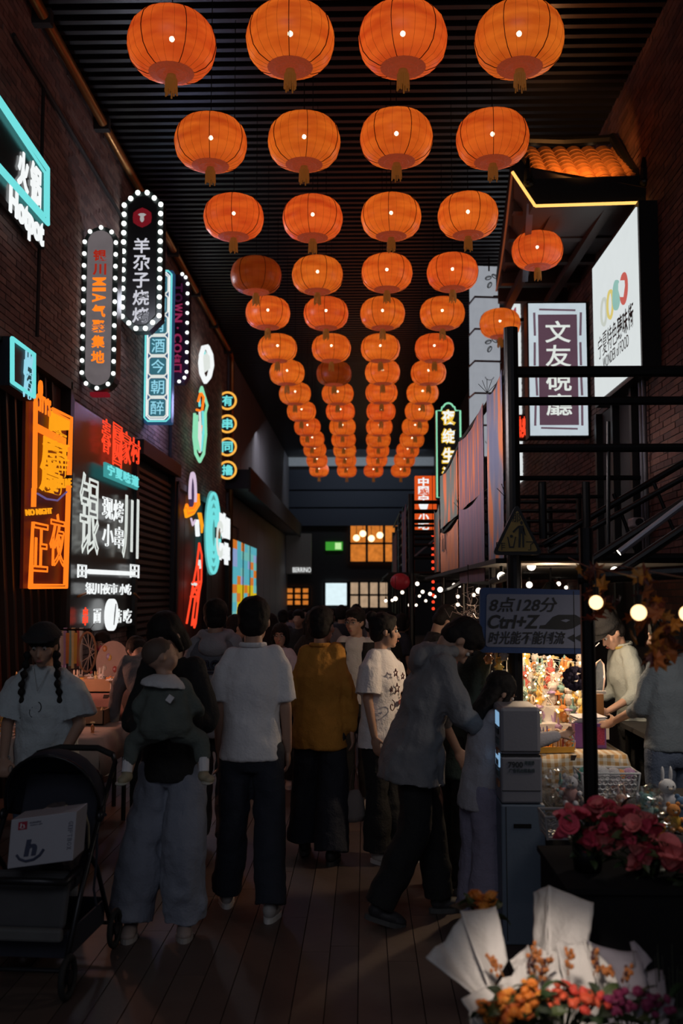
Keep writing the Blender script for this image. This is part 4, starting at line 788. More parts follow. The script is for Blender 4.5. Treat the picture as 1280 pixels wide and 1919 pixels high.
def crystal(m): b_ = MB(); b_.cyl((0,0,0),(0,0,.05),.014,.012,6); b_.cyl((0,0,.05),(0,0,.07),.012,.001,6); b_.cyl((.014,0,0),(.026,0,.04),.009,.003,6); b_.cyl((-.012,.006,0),(-.026,.008,.045),.009,.002,6); return b_.mesh('crystal_body', m)
def flowerm(m): 
    b_ = MB(); b_.cyl((0,0,0),(0,0,.06),.002,n=5)
    for k in range(6): a = k*math.pi/3; b_.ell((math.cos(a)*.014,math.sin(a)*.014,.062),(.011,.011,.006),n=6,m=5)
    b_.ell((0,0,.066),.007,n=6,m=5); return b_.mesh('bloom', m)
tm = [[f(m) for m in gm] for f in (rabbit, ringm, crystal, flowerm)]
eyeb = MB(); eyeb.ell((-.008,-.019,.076),.003,n=6,m=4); eyeb.ell((.008,-.019,.076),.003,n=6,m=4); eye_me = eyeb.mesh('eyes', m_ink)
KN = [('rabbit_figurine','small glossy rabbit figurine','figurine'),('ring_charm','small ring-shaped charm','charm'),('crystal_ornament','small pointed crystal ornament','ornament'),('flower_trinket','small flower trinket on a thin stem','trinket')]
CN = ['white','rust-red','orange','beige','teal','dark red','mauve','pale yellow']
def trinkets(n, reg, where, sc=(1.,1.6)):
    """reg(): random place (x, y, z)"""
    for i in range(n):
        k = Rg.randrange(4); ci = Rg.randrange(8); p = reg(); t = thing(KN[k][0], CN[ci]+' '+KN[k][1].replace('small ','')+' '+where, KN[k][2], p, Rg.uniform(0,6), KN[k][2]+'s '+where); t.scale = (Rg.uniform(*sc),)*3
        inst(['body','ring','crystal','bloom'][k], tm[k][ci], t)
        if k == 0: inst('eyes', eye_me, t)
m_cream = mat('cream_cloth', (.6,.5,.42), .85); m_gr = mat('carton_board', (.45,.28,.16), .8)
def gingham():
    m = mat('gingham_cloth', (.8,.7,.55), .8); nt = m.node_tree; b_ = nt.nodes['Principled BSDF']; N = nt.nodes.new; L = nt.links; tc = N('ShaderNodeTexCoord'); sp = N('ShaderNodeSeparateXYZ'); L.new(tc.outputs['UV'], sp.inputs[0]); outs = []
    for ax in (0,1):
        mu = N('ShaderNodeMath'); mu.operation = 'MULTIPLY'; mu.inputs[1].default_value = 22; L.new(sp.outputs[ax], mu.inputs[0]); fr_ = N('ShaderNodeMath'); fr_.operation = 'FRACT'; L.new(mu.outputs[0], fr_.inputs[0]); gt = N('ShaderNodeMath'); gt.operation = 'GREATER_THAN'; gt.inputs[1].default_value = .5; L.new(fr_.outputs[0], gt.inputs[0]); outs.append(gt)
    ad = N('ShaderNodeMath'); ad.operation = 'ADD'; L.new(outs[0].outputs[0], ad.inputs[0]); L.new(outs[1].outputs[0], ad.inputs[1]); dv = N('ShaderNodeMath'); dv.operation = 'MULTIPLY'; dv.inputs[1].default_value = .5; L.new(ad.outputs[0], dv.inputs[0])
    mx = N('ShaderNodeMix'); mx.data_type = 'RGBA'; mx.inputs[6].default_value = (.85,.8,.68,1); mx.inputs[7].default_value = (.6,.34,.12,1); L.new(dv.outputs[0], mx.inputs[0]); L.new(mx.outputs[2], b_.inputs['Base Color']); return m
def drape(name, label, x0, x1, y0, y1, z, zh, m, hang=('f','r'), wav=.03, cat='tablecloth', parent=None, zr=None):
    """cloth over a table top, hanging over its front (towards -y) and sides"""
    b_ = MB(); path = []; N = 36
    W_, D_ = x1-x0, y1-y0; dr = z-zh; xs = [-dr,-dr*.5,0]+[W_*k/16 for k in range(1,16)]+[W_,W_+dr*.5,W_+dr]; ys = [-dr,-dr*.66,-dr*.33,0]+[D_*k/6 for k in range(1,7)]; vs = []; uv = []; fs = []
    for xi, u in enumerate(xs):
        for yi, v in enumerate(ys):
            ox = max(0,-u)+max(0,u-W_); oy = max(0,-v); o = max(ox,oy) if not(ox and oy) else max(ox,oy); x = min(max(u,0),W_); y = max(v,0); wv = wav*math.sin((u+v*.7)*26)*min(1,o/dr*1.2)+.018*math.sin((u-v)*11)
            px_ = x0+x+(math.copysign(.02,u) if ox else 0)+(wv if ox else 0)*(1 if u > 0 else -1)*(1 if ox else 0); py_ = y0+y-(.02+wv if oy else 0); vs.append((px_,py_,z-o*(.93+.12*math.sin(u*13+v*5)))); uv.append((u,v))
    n = len(ys)
    for i in range(len(xs)-1):
        for j in range(n-1): fs.append((i*n+j,(i+1)*n+j,(i+1)*n+j+1,i*n+j+1))
    b_.add(vs, fs); me = b_.mesh('cloth', m); ul = me.uv_layers.new(name='uv')
    for l in me.loops: ul.data[l.index].uv = uv[l.vertex_index]
    me.polygons.foreach_set('use_smooth', [True]*len(me.polygons)); o = bpy.data.objects.new(name, me); C.objects.link(o); q = o.modifiers.new('s','SOLIDIFY'); q.thickness = .004
    if parent: o.parent = parent
    return tag(o, label, cat)
def table(label, x0, x1, y0, y1, z, m=None):
    t = thing('market_table', label, 'table', ((x0+x1)/2,(y0+y1)/2,0)); w_, d_ = (x1-x0)/2, (y1-y0)/2; MB().bx((-w_,-d_,z-.035),(w_,d_,z-.004)).build('tabletop', m or m_wood, t)
    for sx in (-1,1):
        for sy in (-1,1): MB().cyl((sx*(w_-.05),sy*(d_-.05),0),(sx*(w_-.05),sy*(d_-.05),z-.03),.018).build('leg', m_pipe, t)
    return t
# bright trinket stall
TX0, TX1, TY0, TY1, TZ = .98, 1.58, 6.12, 7.6, .785
table('table of the brightly lit trinket stall behind the white machine', TX0, TX1, TY0, TY1, TZ)
drape('gingham_tablecloth', 'yellow and white gingham cloth draped over the brightly lit stall table', TX0, TX1, TY0, TY1, TZ, TZ-.25, gingham())
t = thing('display_riser', 'stepped white display riser full of trinkets on the bright stall table', 'display stand', (1.3,7.0,TZ+.004)); m_wh = mat('white_plastic', (.75,.73,.7), .4)
for k in range(4): MB().bx((-.3,-.28+.14*k,0),(.32,.5,.1*(k+1))).build('step', m_wh, t)
for k in range(4):
    z = TZ+.004+.1*(k+1); y = 6.72+.14*k+.07
    trinkets(22, lambda: (1.02+Rg.random()*.56, y+Rg.uniform(-.05,.05), z), 'on the steps of the bright stall display', (1.0,1.9))
trinkets(34, lambda: (1.02+Rg.random()*.3, 6.2+Rg.random()*.45, TZ+.005), 'on the front of the gingham cloth', (.8,1.5))
t = thing('fairy_lights', 'tangle of tiny warm fairy lights among the bright stall trinkets', 'string light', (1.2,6.8,1.1)); fm_ = glow('fairy_warm', (1,.55,.18), 14); pts = []
bme = MB().ell((0,0,0),.007,n=6,m=4).mesh('bulb', fm_)
for k in range(46): p = V((Rg.uniform(-.2,.3),Rg.uniform(-.35,.3),Rg.uniform(-.16,.24))); pts.append(p); inst('bulb', bme, t, p)
MB().tube(pts, .0015, 4).build('wire', m_wh, t)
t = thing('purple_gift_box', 'purple box with magenta patterned front on the bright stall', 'box', (1.42,6.45,TZ+.004), rad(-6)); MB().bx((-.09,-.1,0),(.1,.12,.15)).build('carton', mat('purple_card', (.22,.08,.3), .6), t); MB().bx((-.04,-.102,.02),(.09,-.1,.13)).build('patterned_front', mat('magenta_pattern', (.4,.04,.1), .6, scale=90, var=.9), t)
for k in range(4): tag(MB().box((0,0,0),(.2,.14,.006)).build('greeting_card', mat('white_card', (.7,.68,.72), .7)), 'white card lying in the stack on the purple box', 'card', 'cards on the purple box'); o = C.objects[-1]; o.location = (1.42,6.45,TZ+.157+k*.011); o.rotation_euler = (.08,0,rad(-10+k*9))
p = atY(1121,1320,6.6); t = thing('wooden_display_post', 'upright orange-brown wooden box post at the right end of the bright stall', 'post', (p.x,6.6,TZ+.004)); m_ow = mat('orange_wood', (.5,.24,.08), .6)
MB().bx((-.03,-.04,0),(.03,.04,.16)).build('lower_block', m_ow, t); MB().bx((-.028,-.036,.17),(.028,.036,.31)).build('upper_block', m_ow, t); MB().bx((-.03,-.04,.16),(.05,.04,.17)).build('dark_band', m_black, t)
t = thing('arched_mirror', 'small white arched stand mirror on the wooden post', 'mirror', (p.x+.01,6.6,TZ+.314)); MB().tube([(-.03,0,.02),(-.03,0,.16),(-.015,0,.2),(.01,0,.22),(.03,0,.19),(.035,0,.1),(.025,0,.02)], .006, 8).build('frame', mat('pale_mirror_frame', (.7,.5,.4), .3), t); MB().prism([(-.03,.02),(.025,.02),(.035,.1),(.03,.19),(.01,.22),(-.015,.2),(-.03,.16)], .004, frame((0,.002,0),(1,0,0),(0,0,1))).build('glass', mat('mirror_glass', (.7,.72,.75), .08, .9), t); MB().box((0,0,.01),(.075,.05,.02)).build('foot', m_wh, t)
t = thing('yellow_tray', 'orange-yellow tray of trinkets at the front of the bright stall', 'tray', (1.16,6.25,TZ+.006), rad(8)); b_ = MB(); b_.bx((-.12,-.1,0),(.1,.1,.008)); b_.build('tray_base', mat('yellow_card', (.8,.4,.05), .6), t)
for s in (-1,1): MB().bx((-.12,s*.1-.003,0),(.1,s*.1+.003,.035)).build('rim', mat('yellow_card'), t)
trinkets(9, lambda: (1.1+Rg.random()*.15, 6.2+Rg.random()*.12, TZ+.02), 'in the orange-yellow tray', (.8,1.1))
t = thing('pompom_charm', 'dark purple fluffy pompom hanging before the bright stall', 'pompom', atY(1078,1272,5.2)); b_ = MB()
for k in range(60): a, e = Rg.uniform(0,6.28), Rg.uniform(-1.5,1.5); b_.ell((.055*math.cos(a)*math.cos(e),.045*math.sin(a)*math.cos(e),.05*math.sin(e)), .016, n=6, m=4)
tag(b_.build('fluff', mat('dusty_purple_fur', (.1,.07,.1), .9), t), kind='stuff'); MB().cyl((0,0,.04),(0,0,.45),.0025,n=4).build('cord', m_black, t)
t = thing('hanging_toys', 'bunch of small hanging charms under the blue slogan sign', 'charms', atY(925,1245,5.9))
for k, (dx_, dz_, i) in enumerate(((-.03,0,1),(.03,-.05,2),(.0,-.16,0),(.06,.02,3))): inst('charm', tm[0][i], t, (dx_,0,dz_)); MB().cyl((dx_,0,dz_+.12),(dx_,0,.2),.002,n=4).build('cord', m_black, t)
# crinkled wire bundle and hanging bags over the middle stall
t = thing('tinsel_bundle', 'tangled bundle of silvery string hanging behind the blue sign', 'tinsel', atY(878,1160,7.4)); Rt = random.Random(4); b_ = MB()
for k in range(46):
    q = V((Rt.gauss(0,.035),Rt.gauss(0,.04),Rt.gauss(0,.07))); P = [q]
    for s in range(5): q = q+V((Rt.gauss(0,.03),Rt.gauss(0,.03),Rt.gauss(0,.03))); P.append(q)
    b_.tube(P, .0018, 3)
tag(b_.build('strands', mat('silver_string', (.5,.42,.42), .3, .6), t), kind='stuff'); MB().cyl((0,0,.1),(0,0,.4),.003,n=4).build('cord', m_black, t)
sl_ = point('stall_lamp_light', (1.22,6.55,1.7), 32, (1,.72,.46), .05)
t = thing('stall_work_lamp', 'small round lamp hidden under the canopy above the bright stall', 'lamp', (1.22,6.55,1.79)); MB().lathe([(.0,.04),(.03,.035),(.07,-.02)], 14).build('shade', m_black, t); MB().cyl((0,0,.03),(0,0,.13),.006).build('cord', m_black, t)
# plush toy table in front
UX0, UX1, UY0, UY1, UZ = .98, 2.9, 4.42, 5.75, .66
table('low table of bagged plush toys in front of the bright stall', UX0, UX1, UY0, UY1, UZ, m_dark)
drape('black_tablecloth', 'black cloth hanging from the plush toy table', UX0, UX1, UY0, UY1, UZ, .05, mat('black_cloth', (.012,.011,.013), .9), wav=.012)
def basket(label, p, w_, d_, h_, m):
    t = thing('perforated_basket', label, 'basket', p)
    def side(a, b_, z0, z1):
        a, b_ = V(a), V(b_); L_ = (b_-a).length; u = (b_-a)/L_; n = int(L_/.028); k = max(3,int((z1-z0)/.022)); bm = bmesh.new(); r = .016
        for j in range(k):
            for i in range(n+1):
                cx = (i+.5*(j % 2))*.028; cz = z0+(j+.5)*(z1-z0)/k
                if cx > L_: continue
                vs_ = [bm.verts.new(a+u*min(max(cx+r*math.cos(q*math.pi/3+math.pi/6),0),L_)+V((0,0,min(max(cz+r*.8*math.sin(q*math.pi/3+math.pi/6),z0),z1)))) for q in range(6)]; bm.faces.new(vs_)
        me = bpy.data.meshes.new('side'); bm.to_mesh(me); bm.free(); me.materials.append(m); o = bpy.data.objects.new('side', me); C.objects.link(o); o.parent = t; q = o.modifiers.new('w','WIREFRAME'); q.thickness = .009
    q = .88; c_ = [(-w_/2*q,-d_/2*q),(w_/2*q,-d_/2*q),(w_/2*q,d_/2*q),(-w_/2*q,d_/2*q)]
    for i in range(4): side((*c_[i],0), (*c_[(i+1) % 4],0), .012, h_-.012)
    MB().bx((-w_/2*q,-d_/2*q,0),(w_/2*q,d_/2*q,.01)).build('bottom', m, t); e = [(x/q*.98,y/q*.98,h_) for x, y in c_]; MB().tube(e, .007, 6, True).build('rim', m, t)
    for x, y in c_: MB().cyl((x,y,0),(x/q*.97,y/q*.97,h_),.006).build('corner', m, t)
    return t
m_bas = mat('white_basket_plastic', (.5,.52,.55), .4)
pb_ = atY(1137,1486,5.55); basket('white perforated basket of yarn balls at the back of the toy table', (pb_.x,5.55,UZ+.006), .32, .2, .125, m_bas)
def plush(name, label, p, col, s=1., rz=0., kind='bear', group=None, lay=0., c2=None):
    t = thing(name, label, 'plush toy', p, rz, group); m = mat('plush_%d_%d_%d' % tuple(int(c*100) for c in col), col, .95, scale=60, bump=.8); m2 = mat('plush_%d_%d_%d' % tuple(int(c*100) for c in (c2 or col)), c2 or col, .95, scale=60, bump=.8)
    if lay: t.rotation_euler = (lay,0,rz); t.location.z += .05*s
    b_ = MB(); b_.ell((0,0,.06),(.055,.05,.06)); b_.build('body', m2, t, smooth=True); b_ = MB(); b_.ell((0,-.005,.145),(.05,.046,.044)); b_.build('head', m, t, smooth=True)
    for x in (-1,1):
        b_ = MB(); b_.ell((x*.035,0,.185) if kind == 'bear' else (x*.025,0,.215),(.018,.01,.018) if kind == 'bear' else (.012,.009,.045),n=8,m=6); b_.build('ear', m, t, smooth=True); MB().ell((x*.058,-.02,.08),(.018,.03,.018),n=8,m=6).build('arm', m, t, smooth=True); MB().ell((x*.03,-.045,.02),(.02,.034,.02),n=8,m=6).build('leg', m, t, smooth=True); MB().ell((x*.017,-.047,.152),.005,n=6,m=5).build('eye', m_ink, t)
    MB().ell((0,-.046,.138),(.014,.01,.01),n=8,m=5).build('muzzle', m_cream, t); t.scale = (s,)*3; return t
def yarn(label, p, col, r):
    t = tag(MB().ell((0,0,0), r, n=20, m=12).build('yarn_ball', mat('yarn_%d_%d_%d' % tuple(int(c*100) for c in col), col, .95, scale=40, bump=1., bdist=.01), smooth=True, disp=.012, dscale=.05), label, 'yarn ball'); t.location = p
for dx_, col, r, nm in ((-.11,(.08,.3,.28),.045,'teal ball at the left of the white basket'),(-.03,(.55,.57,.62),.05,'pale grey fluffy ball in the white basket'),(.04,(.5,.5,.56),.04,'second pale grey ball in the white basket'),(.08,(.75,.35,.15),.03,'small orange ball in the white basket'),(.125,(.5,.3,.5),.038,'mauve ball at the right of the white basket')): yarn(nm, (pb_.x+dx_,5.55,UZ+.105), col, r)
for dx_, nm in ((-.05,'left'),(.04,'middle'),(.1,'right')): yarn('pale ball low in the white basket, %s one behind its holes' % nm, (pb_.x+dx_,5.52,UZ+.055), (.5,.45,.5), .038)
pq = atY(1053,1580,4.55); basket('grey perforated basket at the front left of the toy table', (pq.x+.02,4.6,UZ+.006), .2, .18, .1, mat('grey_basket_plastic', (.25,.25,.27), .4))
m_film = bpy.data.materials.new('clear_film'); m_film.use_nodes = True; nt = m_film.node_tree; nt.nodes.clear(); o_ = nt.nodes.new('ShaderNodeOutputMaterial'); mx = nt.nodes.new('ShaderNodeMixShader'); tr_ = nt.nodes.new('ShaderNodeBsdfTransparent'); gl_ = nt.nodes.new('ShaderNodeBsdfGlossy'); gl_.inputs['Roughness'].default_value = .15; fz = nt.nodes.new('ShaderNodeTexNoise'); fz.inputs['Scale'].default_value = 14; mr = nt.nodes.new('ShaderNodeMapRange'); mr.inputs['From Min'].default_value = .4; mr.inputs['From Max'].default_value = .7; mr.inputs['To Min'].default_value = .12; mr.inputs['To Max'].default_value = .5
nt.links.new(fz.outputs['Fac'], mr.inputs[0]); nt.links.new(mr.outputs[0], mx.inputs[0]); nt.links.new(tr_.outputs[0], mx.inputs[1]); nt.links.new(gl_.outputs[0], mx.inputs[2]); nt.links.new(mx.outputs[0], o_.inputs[0])
def bag(label, p, s):
    o = tag(MB().ell((0,0,.09),(.09,.075,.1),n=28,m=20).build('clear_bag', m_film, disp=.06, dscale=.06), label, 'bag'); o.location = p; o.scale = s; return o
toys = [(1040,1500,5.25,(.5,.5,.55),(.35,.2,.2),1.1,'bear','grey-white plush in the big clear bag beside the white machine'),(1045,1462,5.45,(.15,.35,.35),(.8,.15,.05),.7,'rabbit','small teal and red plush propped at the back left of the toy table'),
(1130,1530,4.9,(.4,.45,.5),(.6,.35,.25),.85,'bear','pale blue plush lying behind the red roses'),(1165,1515,5.0,(.6,.35,.3),(.6,.2,.2),.8,'rabbit','pink striped plush in clear wrap, mid table'),(1212,1512,4.9,(.2,.4,.4),(.3,.45,.45),.95,'bear','sea-green plush in shiny clear wrap'),
(1250,1485,5.1,(.6,.6,.62),(.5,.5,.55),1.2,'rabbit','large white plush at the right end of the toy table'),(1262,1530,4.7,(.75,.3,.08),(.7,.4,.05),.9,'bear','orange and yellow plush at the right edge'),(1240,1570,4.5,(.75,.3,.03),(.8,.35,.04),.55,'bear','small orange plush at the front right'),(1190,1540,4.7,(.35,.15,.06),(.5,.2,.06),.8,'bear','brown-orange plush behind the roses'),
(1090,1520,4.9,(.4,.33,.3),(.4,.35,.33),.8,'bear','dim beige plush beside the near post'),(1280,1500,4.8,(.1,.2,.35),(.15,.3,.5),1.,'bear','blue plush cut by the right edge')]
for px, py, Y, c1, c2, s, kd, lb in toys:
    s *= .72; p = atY(px,py,Y); plush('plush_toy', lb, (min(max(p.x,UX0+.08),2.8),Y,UZ+.006), c1, s, Rg.uniform(-.6,.6), kd, c2=c2)
for px, Y, s, lb in ((1043,5.25,(1.25,1.2,1.35),'big clear bag round the grey-white plush'),(1213,4.9,(1.15,1.,1.2),'crinkled clear bag round the sea-green plush'),(1166,5.0,(1.,1.,1.1),'clear bag round the pink striped plush'),(1130,4.85,(1.,.9,.9),'clear bag over the pale blue plush'),(1240,4.55,(.9,.9,.8),'small clear bag at the front right')):
    bag(lb, (atY(px,1500,Y).x,Y,UZ+.006), tuple(q*.78 for q in s))
area('toy_table_fill', (1.9,4.9,1.82), (1.7,5.0,.6), (.5,.3), 6, (1,.88,.75))  # unseen fill lamp, added to make the plush toys brighter
# drinks counter before the vendor
table('dark counter in front of the hat-wearing vendor', 1.75, 2.9, 6.2, 7.0, .88, m_dark)
for px, lb, col in ((1149,'clear cup with red lid and red straw on the vendor counter',(.4,.08,.07)),(1174,'second clear cup with a red straw, right of the red-lidded one',(.4,.35,.33))):
    p = atY(px,1345,6.4); t = thing('drink_cup', lb, 'cup', (max(p.x,1.82),6.4,.886)); MB().lathe([(0,0),(.028,0),(.036,.11),(.034,.11)], 14).build('cup', mat('smoky_cup', (.15,.1,.1), .2), t); MB().lathe([(0,.13),(.03,.125),(.038,.11)], 14).build('lid', mat('lid_%s' % px, col, .3), t); MB().cyl((.005,0,.1),(.01,0,.19),.005).build('straw', mat('red_straw', (.6,.03,.02), .4), t)
t = thing('black_appliance', 'black boxy appliance with a pale rim on the vendor counter', 'appliance', (2.05,6.45,.886)); MB().bx((-.12,-.12,0),(.14,.12,.16)).build('body', m_black, t, bev=.01); MB().tube([(-.1,-.125,.03),(.12,-.125,.03),(.12,-.125,.12),(-.1,-.125,.12)], .005, 6, True).build('rim', mat('grey_steel'), t); MB().cyl((-.1,-.06,.1),(-.1,-.06,.19),.01).build('handle', m_wh, t)

# ================================================================== LEFT STALLS
table('front table of the left stall under a cream cloth', -3.1, -1.82, 6.9, 7.9, .75); drape('cream_tablecloth', 'cream cloth hanging over the front left stall table', -3.1, -1.82, 6.9, 7.9, .75, .5, m_cream, wav=.01)
table('rear table of the left stall piled with small goods', -3.1, -2.02, 8.3, 9.6, .92)
drape('dark_red_tablecloth', 'dull pink cloth on the rear left stall table', -3.1, -2.02, 8.3, 9.6, .92, .74, mat('dull_pink_cloth', (.35,.18,.15), .9), wav=.01)
trinkets(40, lambda: (Rg.uniform(-2.9,-1.9), Rg.uniform(6.95,7.5), .756), 'on the cream cloth of the left stall', (.7,1.3))
trinkets(44, lambda: (Rg.uniform(-3.0,-2.08), Rg.uniform(8.35,9.2), .926), 'on the rear table of the left stall', (1.,1.9))
for x, y, z, w_, lb in ((-2.15,7.75,.756,.34,'open carton of small goods at the back of the cream-clothed table'),(-2.6,7.7,.756,.36,'second open carton on the cream-clothed table, farther left'),(-2.3,8.5,.926,.4,'pinkish carton tray at the front of the rear left table')):
    t = thing('open_carton', lb, 'box', (x,y,z)); h_ = .11
    MB().bx((-w_/2,-.12,0),(w_/2,.12,.008)).build('bottom', m_gr, t)
    for a in ((-w_/2,-.12,0,w_/2,-.112,h_),(-w_/2,.112,0,w_/2,.12,h_),(-w_/2,-.12,0,-w_/2+.008,.12,h_),(w_/2-.008,-.12,0,w_/2,.12,h_)): MB().bx(a[:3],a[3:]).build('side', m_gr, t)
    trinkets(8, lambda: (x+Rg.uniform(-.13,.13), y+Rg.uniform(-.08,.08), z+.03), 'in a carton on the left stall', (.9,1.5))
t = thing('oval_display_board', 'pale oval board with pinned pieces standing on the left stall', 'board', (atY(212,1262,9.0).x,9.0,.93), rad(20)); t.rotation_euler[0] = rad(-12)
MB().prism(cat_arc(0,.2,.15,.2,0,360,24)[:-1], .015, frame((0,0,0),(1,0,0),(0,0,1))).build('board', mat('pale_pink_board', (.6,.42,.36), .7), t)
for k in range(7): MB().ell((Rg.uniform(-.09,.09),-.02,Rg.uniform(.07,.33)),(.02,.01,.03),n=8,m=5).build('pinned_piece', gm[k], t)
t = thing('hoop_ornament', 'tall oval woven hoop hanging on the left wall behind the stall', 'hoop', atY(163,1222,9.6)); MB().tube([(.085*math.cos(k*.4),0,.19*math.sin(k*.4)) for k in range(16)], .012, 6, True).build('hoop', mat('tan_hoop', (.4,.22,.12), .7), t)
for k in range(6): a = k*.52; MB().cyl((.085*math.cos(a),0,.19*math.sin(a)),(-.085*math.cos(a+.6),0,-.19*math.sin(a+.6)),.004,n=4).build('web_thread', m_cream, t)
MB().cyl((0,0,.18),(0,.28,.28),.003,n=4).build('cord', m_black, t)
for k in range(9):
    p = atY(112+k*5,1215,9.9); o = tag(MB().box((0,0,0),(.03,.02,.3+.05*(k % 3))).build('hanging_scarf', gm[(k*3) % 8], disp=.02, dscale=.08), ('first','second','third','fourth','fifth','sixth','seventh','eighth','ninth')[k]+' strip from the left, '+CN[(k*3) % 8]+', hanging behind the left stall', 'scarf', 'strips on the rack behind the left stall'); o.location = p
t = thing('hanging_rack', 'dark rack of hanging strips behind the left stall', 'rack', (-2.9,9.9,0)); x0, x1 = atY(100,1190,9.9).x+2.9, atY(170,1190,9.9).x+2.9; zr = atY(112,1180,9.9).z
MB().cyl((x0,0,0),(x0,0,zr),.015).build('post', m_pipe, t); MB().cyl((x1,0,0),(x1,0,zr),.015).build('post', m_pipe, t); MB().cyl((x0,0,zr),(x1,0,zr),.015).build('rail', m_pipe, t)
point('left_stall_light', (-2.45,7.95,1.35), 9, (1,.42,.28), .05)

# ================================================================== PEOPLE
m_skin = mat('skin', (.42,.25,.18), .55, var=.06, bump=.1); m_hair = mat('black_hair', (.012,.010,.010), .75, spec=.25, bump=.5, scale=30); m_eyew = mat('eye_white', (.5,.48,.46), .3, bump=0); m_iris = mat('iris', (.02,.012,.01), .2, bump=0); m_lip = mat('lips', (.35,.12,.10), .5, bump=0)
def fab(name, c=(.1,.1,.1), **k): return mat('cloth_'+name, c, .88, bump=.5, scale=14, var=.08, bdist=.008, **k)
def rot_h(yaw, pitch, roll): return Euler((rad(pitch), rad(roll), rad(yaw)), 'XYZ').to_matrix() if False else (M.Rotation(rad(yaw),3,'Z') @ M.Rotation(rad(roll),3,'Y') @ M.Rotation(-rad(pitch),3,'X'))
def hand(b, w_, d, up, side, curl=.5, s=1.):
    """palm and five fingers from wrist w_ along d; up = back of the hand, thumb towards side"""
    d = V(d).normalized(); sd = V(side); sd = (sd-d*sd.dot(d)).normalized(); up = d.cross(sd).normalized()
    rt = M((sd, d, up)).transposed()
    b.ell(w_+d*.05*s, (.038*s,.052*s,.016*s), rt, n=12, m=8)
    for i, (o, L) in enumerate(((.028,.068),(.010,.076),(-.009,.07),(-.027,.056))):
        p0 = w_+d*.085*s+sd*o*s; f = -up if True else up; a1, a2 = curl*.6, curl*1.5
        p1 = p0+(d*math.cos(a1)+f*math.sin(a1)+sd*o*1.5)*L*.5*s; p2 = p1+(d*math.cos(a2)+f*math.sin(a2))*L*.5*s
        b.cap(p0, p1, .0088*s, .0082*s, 7); b.cap(p1, p2, .0082*s, .0068*s, 7)
    t0 = w_+d*.03*s+sd*.026*s; t1 = t0+(sd*.7+d*.7-up*.2)*.042*s; t2 = t1+(d*.95+sd*.2-up*.2)*.032*s
    b.cap(t0, t1, .012*s, .010*s, 7); b.cap(t1, t2, .010*s, .008*s, 7)
def person(label, pos, yaw, h=1.7, lean=0, head=(0,0,0), arms=None, legs=None, top=None, bottom=None, hair='short', shoe=((.5,.5,.5),(.6,.6,.6)), face=True, vox=.011, hs=1., fem=False, z=0., extras=None, hair_mat=None, glasses=False, skin=None):
    """local +y is the way the person faces; base measures are for a height of 1.75 m"""
    t = thing('person', label, 'person', (pos[0],pos[1],z), rad(yaw)); k = h/1.75; t.scale = (k,k,k)
    skin = skin or m_skin; LN = M.Rotation(-rad(lean),3,'X'); pv = V((0,0,.95))
    def U(p, f=1.): p = V(p); return pv+(M.Rotation(-rad(lean)*f,3,'X') @ (p-pv))
    sw = .135 if fem else .158
    arms = arms or {}; legs = legs or {}
    J = {}
    for s, n_ in ((1,'R'),(-1,'L')):
        a = arms.get(n_, {}); sh = U((s*sw,0,1.43)); d1 = V(a.get('u', (s*.14,.0,-1))).normalized(); d2 = V(a.get('f', (s*.06,.12,-1))).normalized()
        d1 = LN @ d1 if a.get('lean', 1) else d1; d2 = LN @ d2 if a.get('lean', 1) else d2
        el = sh+d1*.29; wr = el+d2*.25; J['sh'+n_], J['el'+n_], J['wr'+n_], J['fd'+n_] = sh, el, wr, d2
        l = legs.get(n_, {}); hp = V((s*.09,0,.93)); kn = V(l.get('k', (s*.095,.01,.5))); an = V(l.get('a', (s*.10,-.01,.085))); J['hp'+n_], J['kn'+n_], J['an'+n_], J['toe'+n_] = hp, kn, an, V(l.get('t', (s*.12,1,0)))
        J['tp'+n_] = l.get('p', 0)
    nb = U((0,0,1.47)); Rh = LN @ rot_h(*head) if head[1] > -900 else rot_h(head[0],0,head[2]); HC = nb+(LN @ V((0,.015,.075)))+Rh @ V((0,.02,.075*hs)); hd = lambda p: HC+Rh @ (V(p)*hs)
    # body: one continuous surface
    b = MB()
    b.ell(hd((0,-.012,.03)), [q*hs for q in (.074,.093,.088)], Rh, 16, 12); b.ell(hd((0,.022,-.035)), [q*hs for q in (.060,.068,.082)], Rh, 14, 10); b.ell(hd((0,.058,-.098)), [q*hs for q in (.027,.024,.02)], Rh)
    b.cap(hd((0,.086,.0)), hd((0,.105,-.035)), .009*hs, .014*hs, 8); b.ell(hd((0,.074,.026)), [q*hs for q in (.05,.016,.012)], Rh); b.ell(hd((0,.084,-.07)), [q*hs for q in (.022,.012,.010)], Rh)
    for s in (-1,1): b.ell(hd((s*.075,-.008,-.008)), [q*hs for q in (.011,.02,.031)], Rh, 8, 8); b.ell(hd((s*.045,.052,-.025)), [q*hs for q in (.022,.02,.024)], Rh)
    b.cap(hd((0,-.03,-.06)), nb-V((0,0,.02)), .052 if not fem else .044, .056 if not fem else .048, 12)
    b.loft([(U((0,0,.88)),.13,.09,LN),(U((0,0,1.0)),.12,.085,LN),(U((0,0,1.1)),.11,.08,LN),(U((0,0,1.28)),.125,.09,LN),(U((0,0,1.4)),.125,.075,LN),(U((0,0,1.46)),.08,.05,LN)], 16)
    for n_, s in (('R',1),('L',-1)):
        b.cap(J['sh'+n_]-V((s*.03,0,.01)), J['el'+n_], .048, .037, 10); b.cap(J['el'+n_], J['wr'+n_], .037, .026, 10)
        hand(b, J['wr'+n_], arms.get(n_, {}).get('h', J['fd'+n_]), None, arms.get(n_, {}).get('s', (0,1,0)), arms.get(n_, {}).get('c', .6))
        b.cap(J['hp'+n_], J['kn'+n_], .075, .052, 10); b.cap(J['kn'+n_], J['an'+n_], .05, .034, 10)
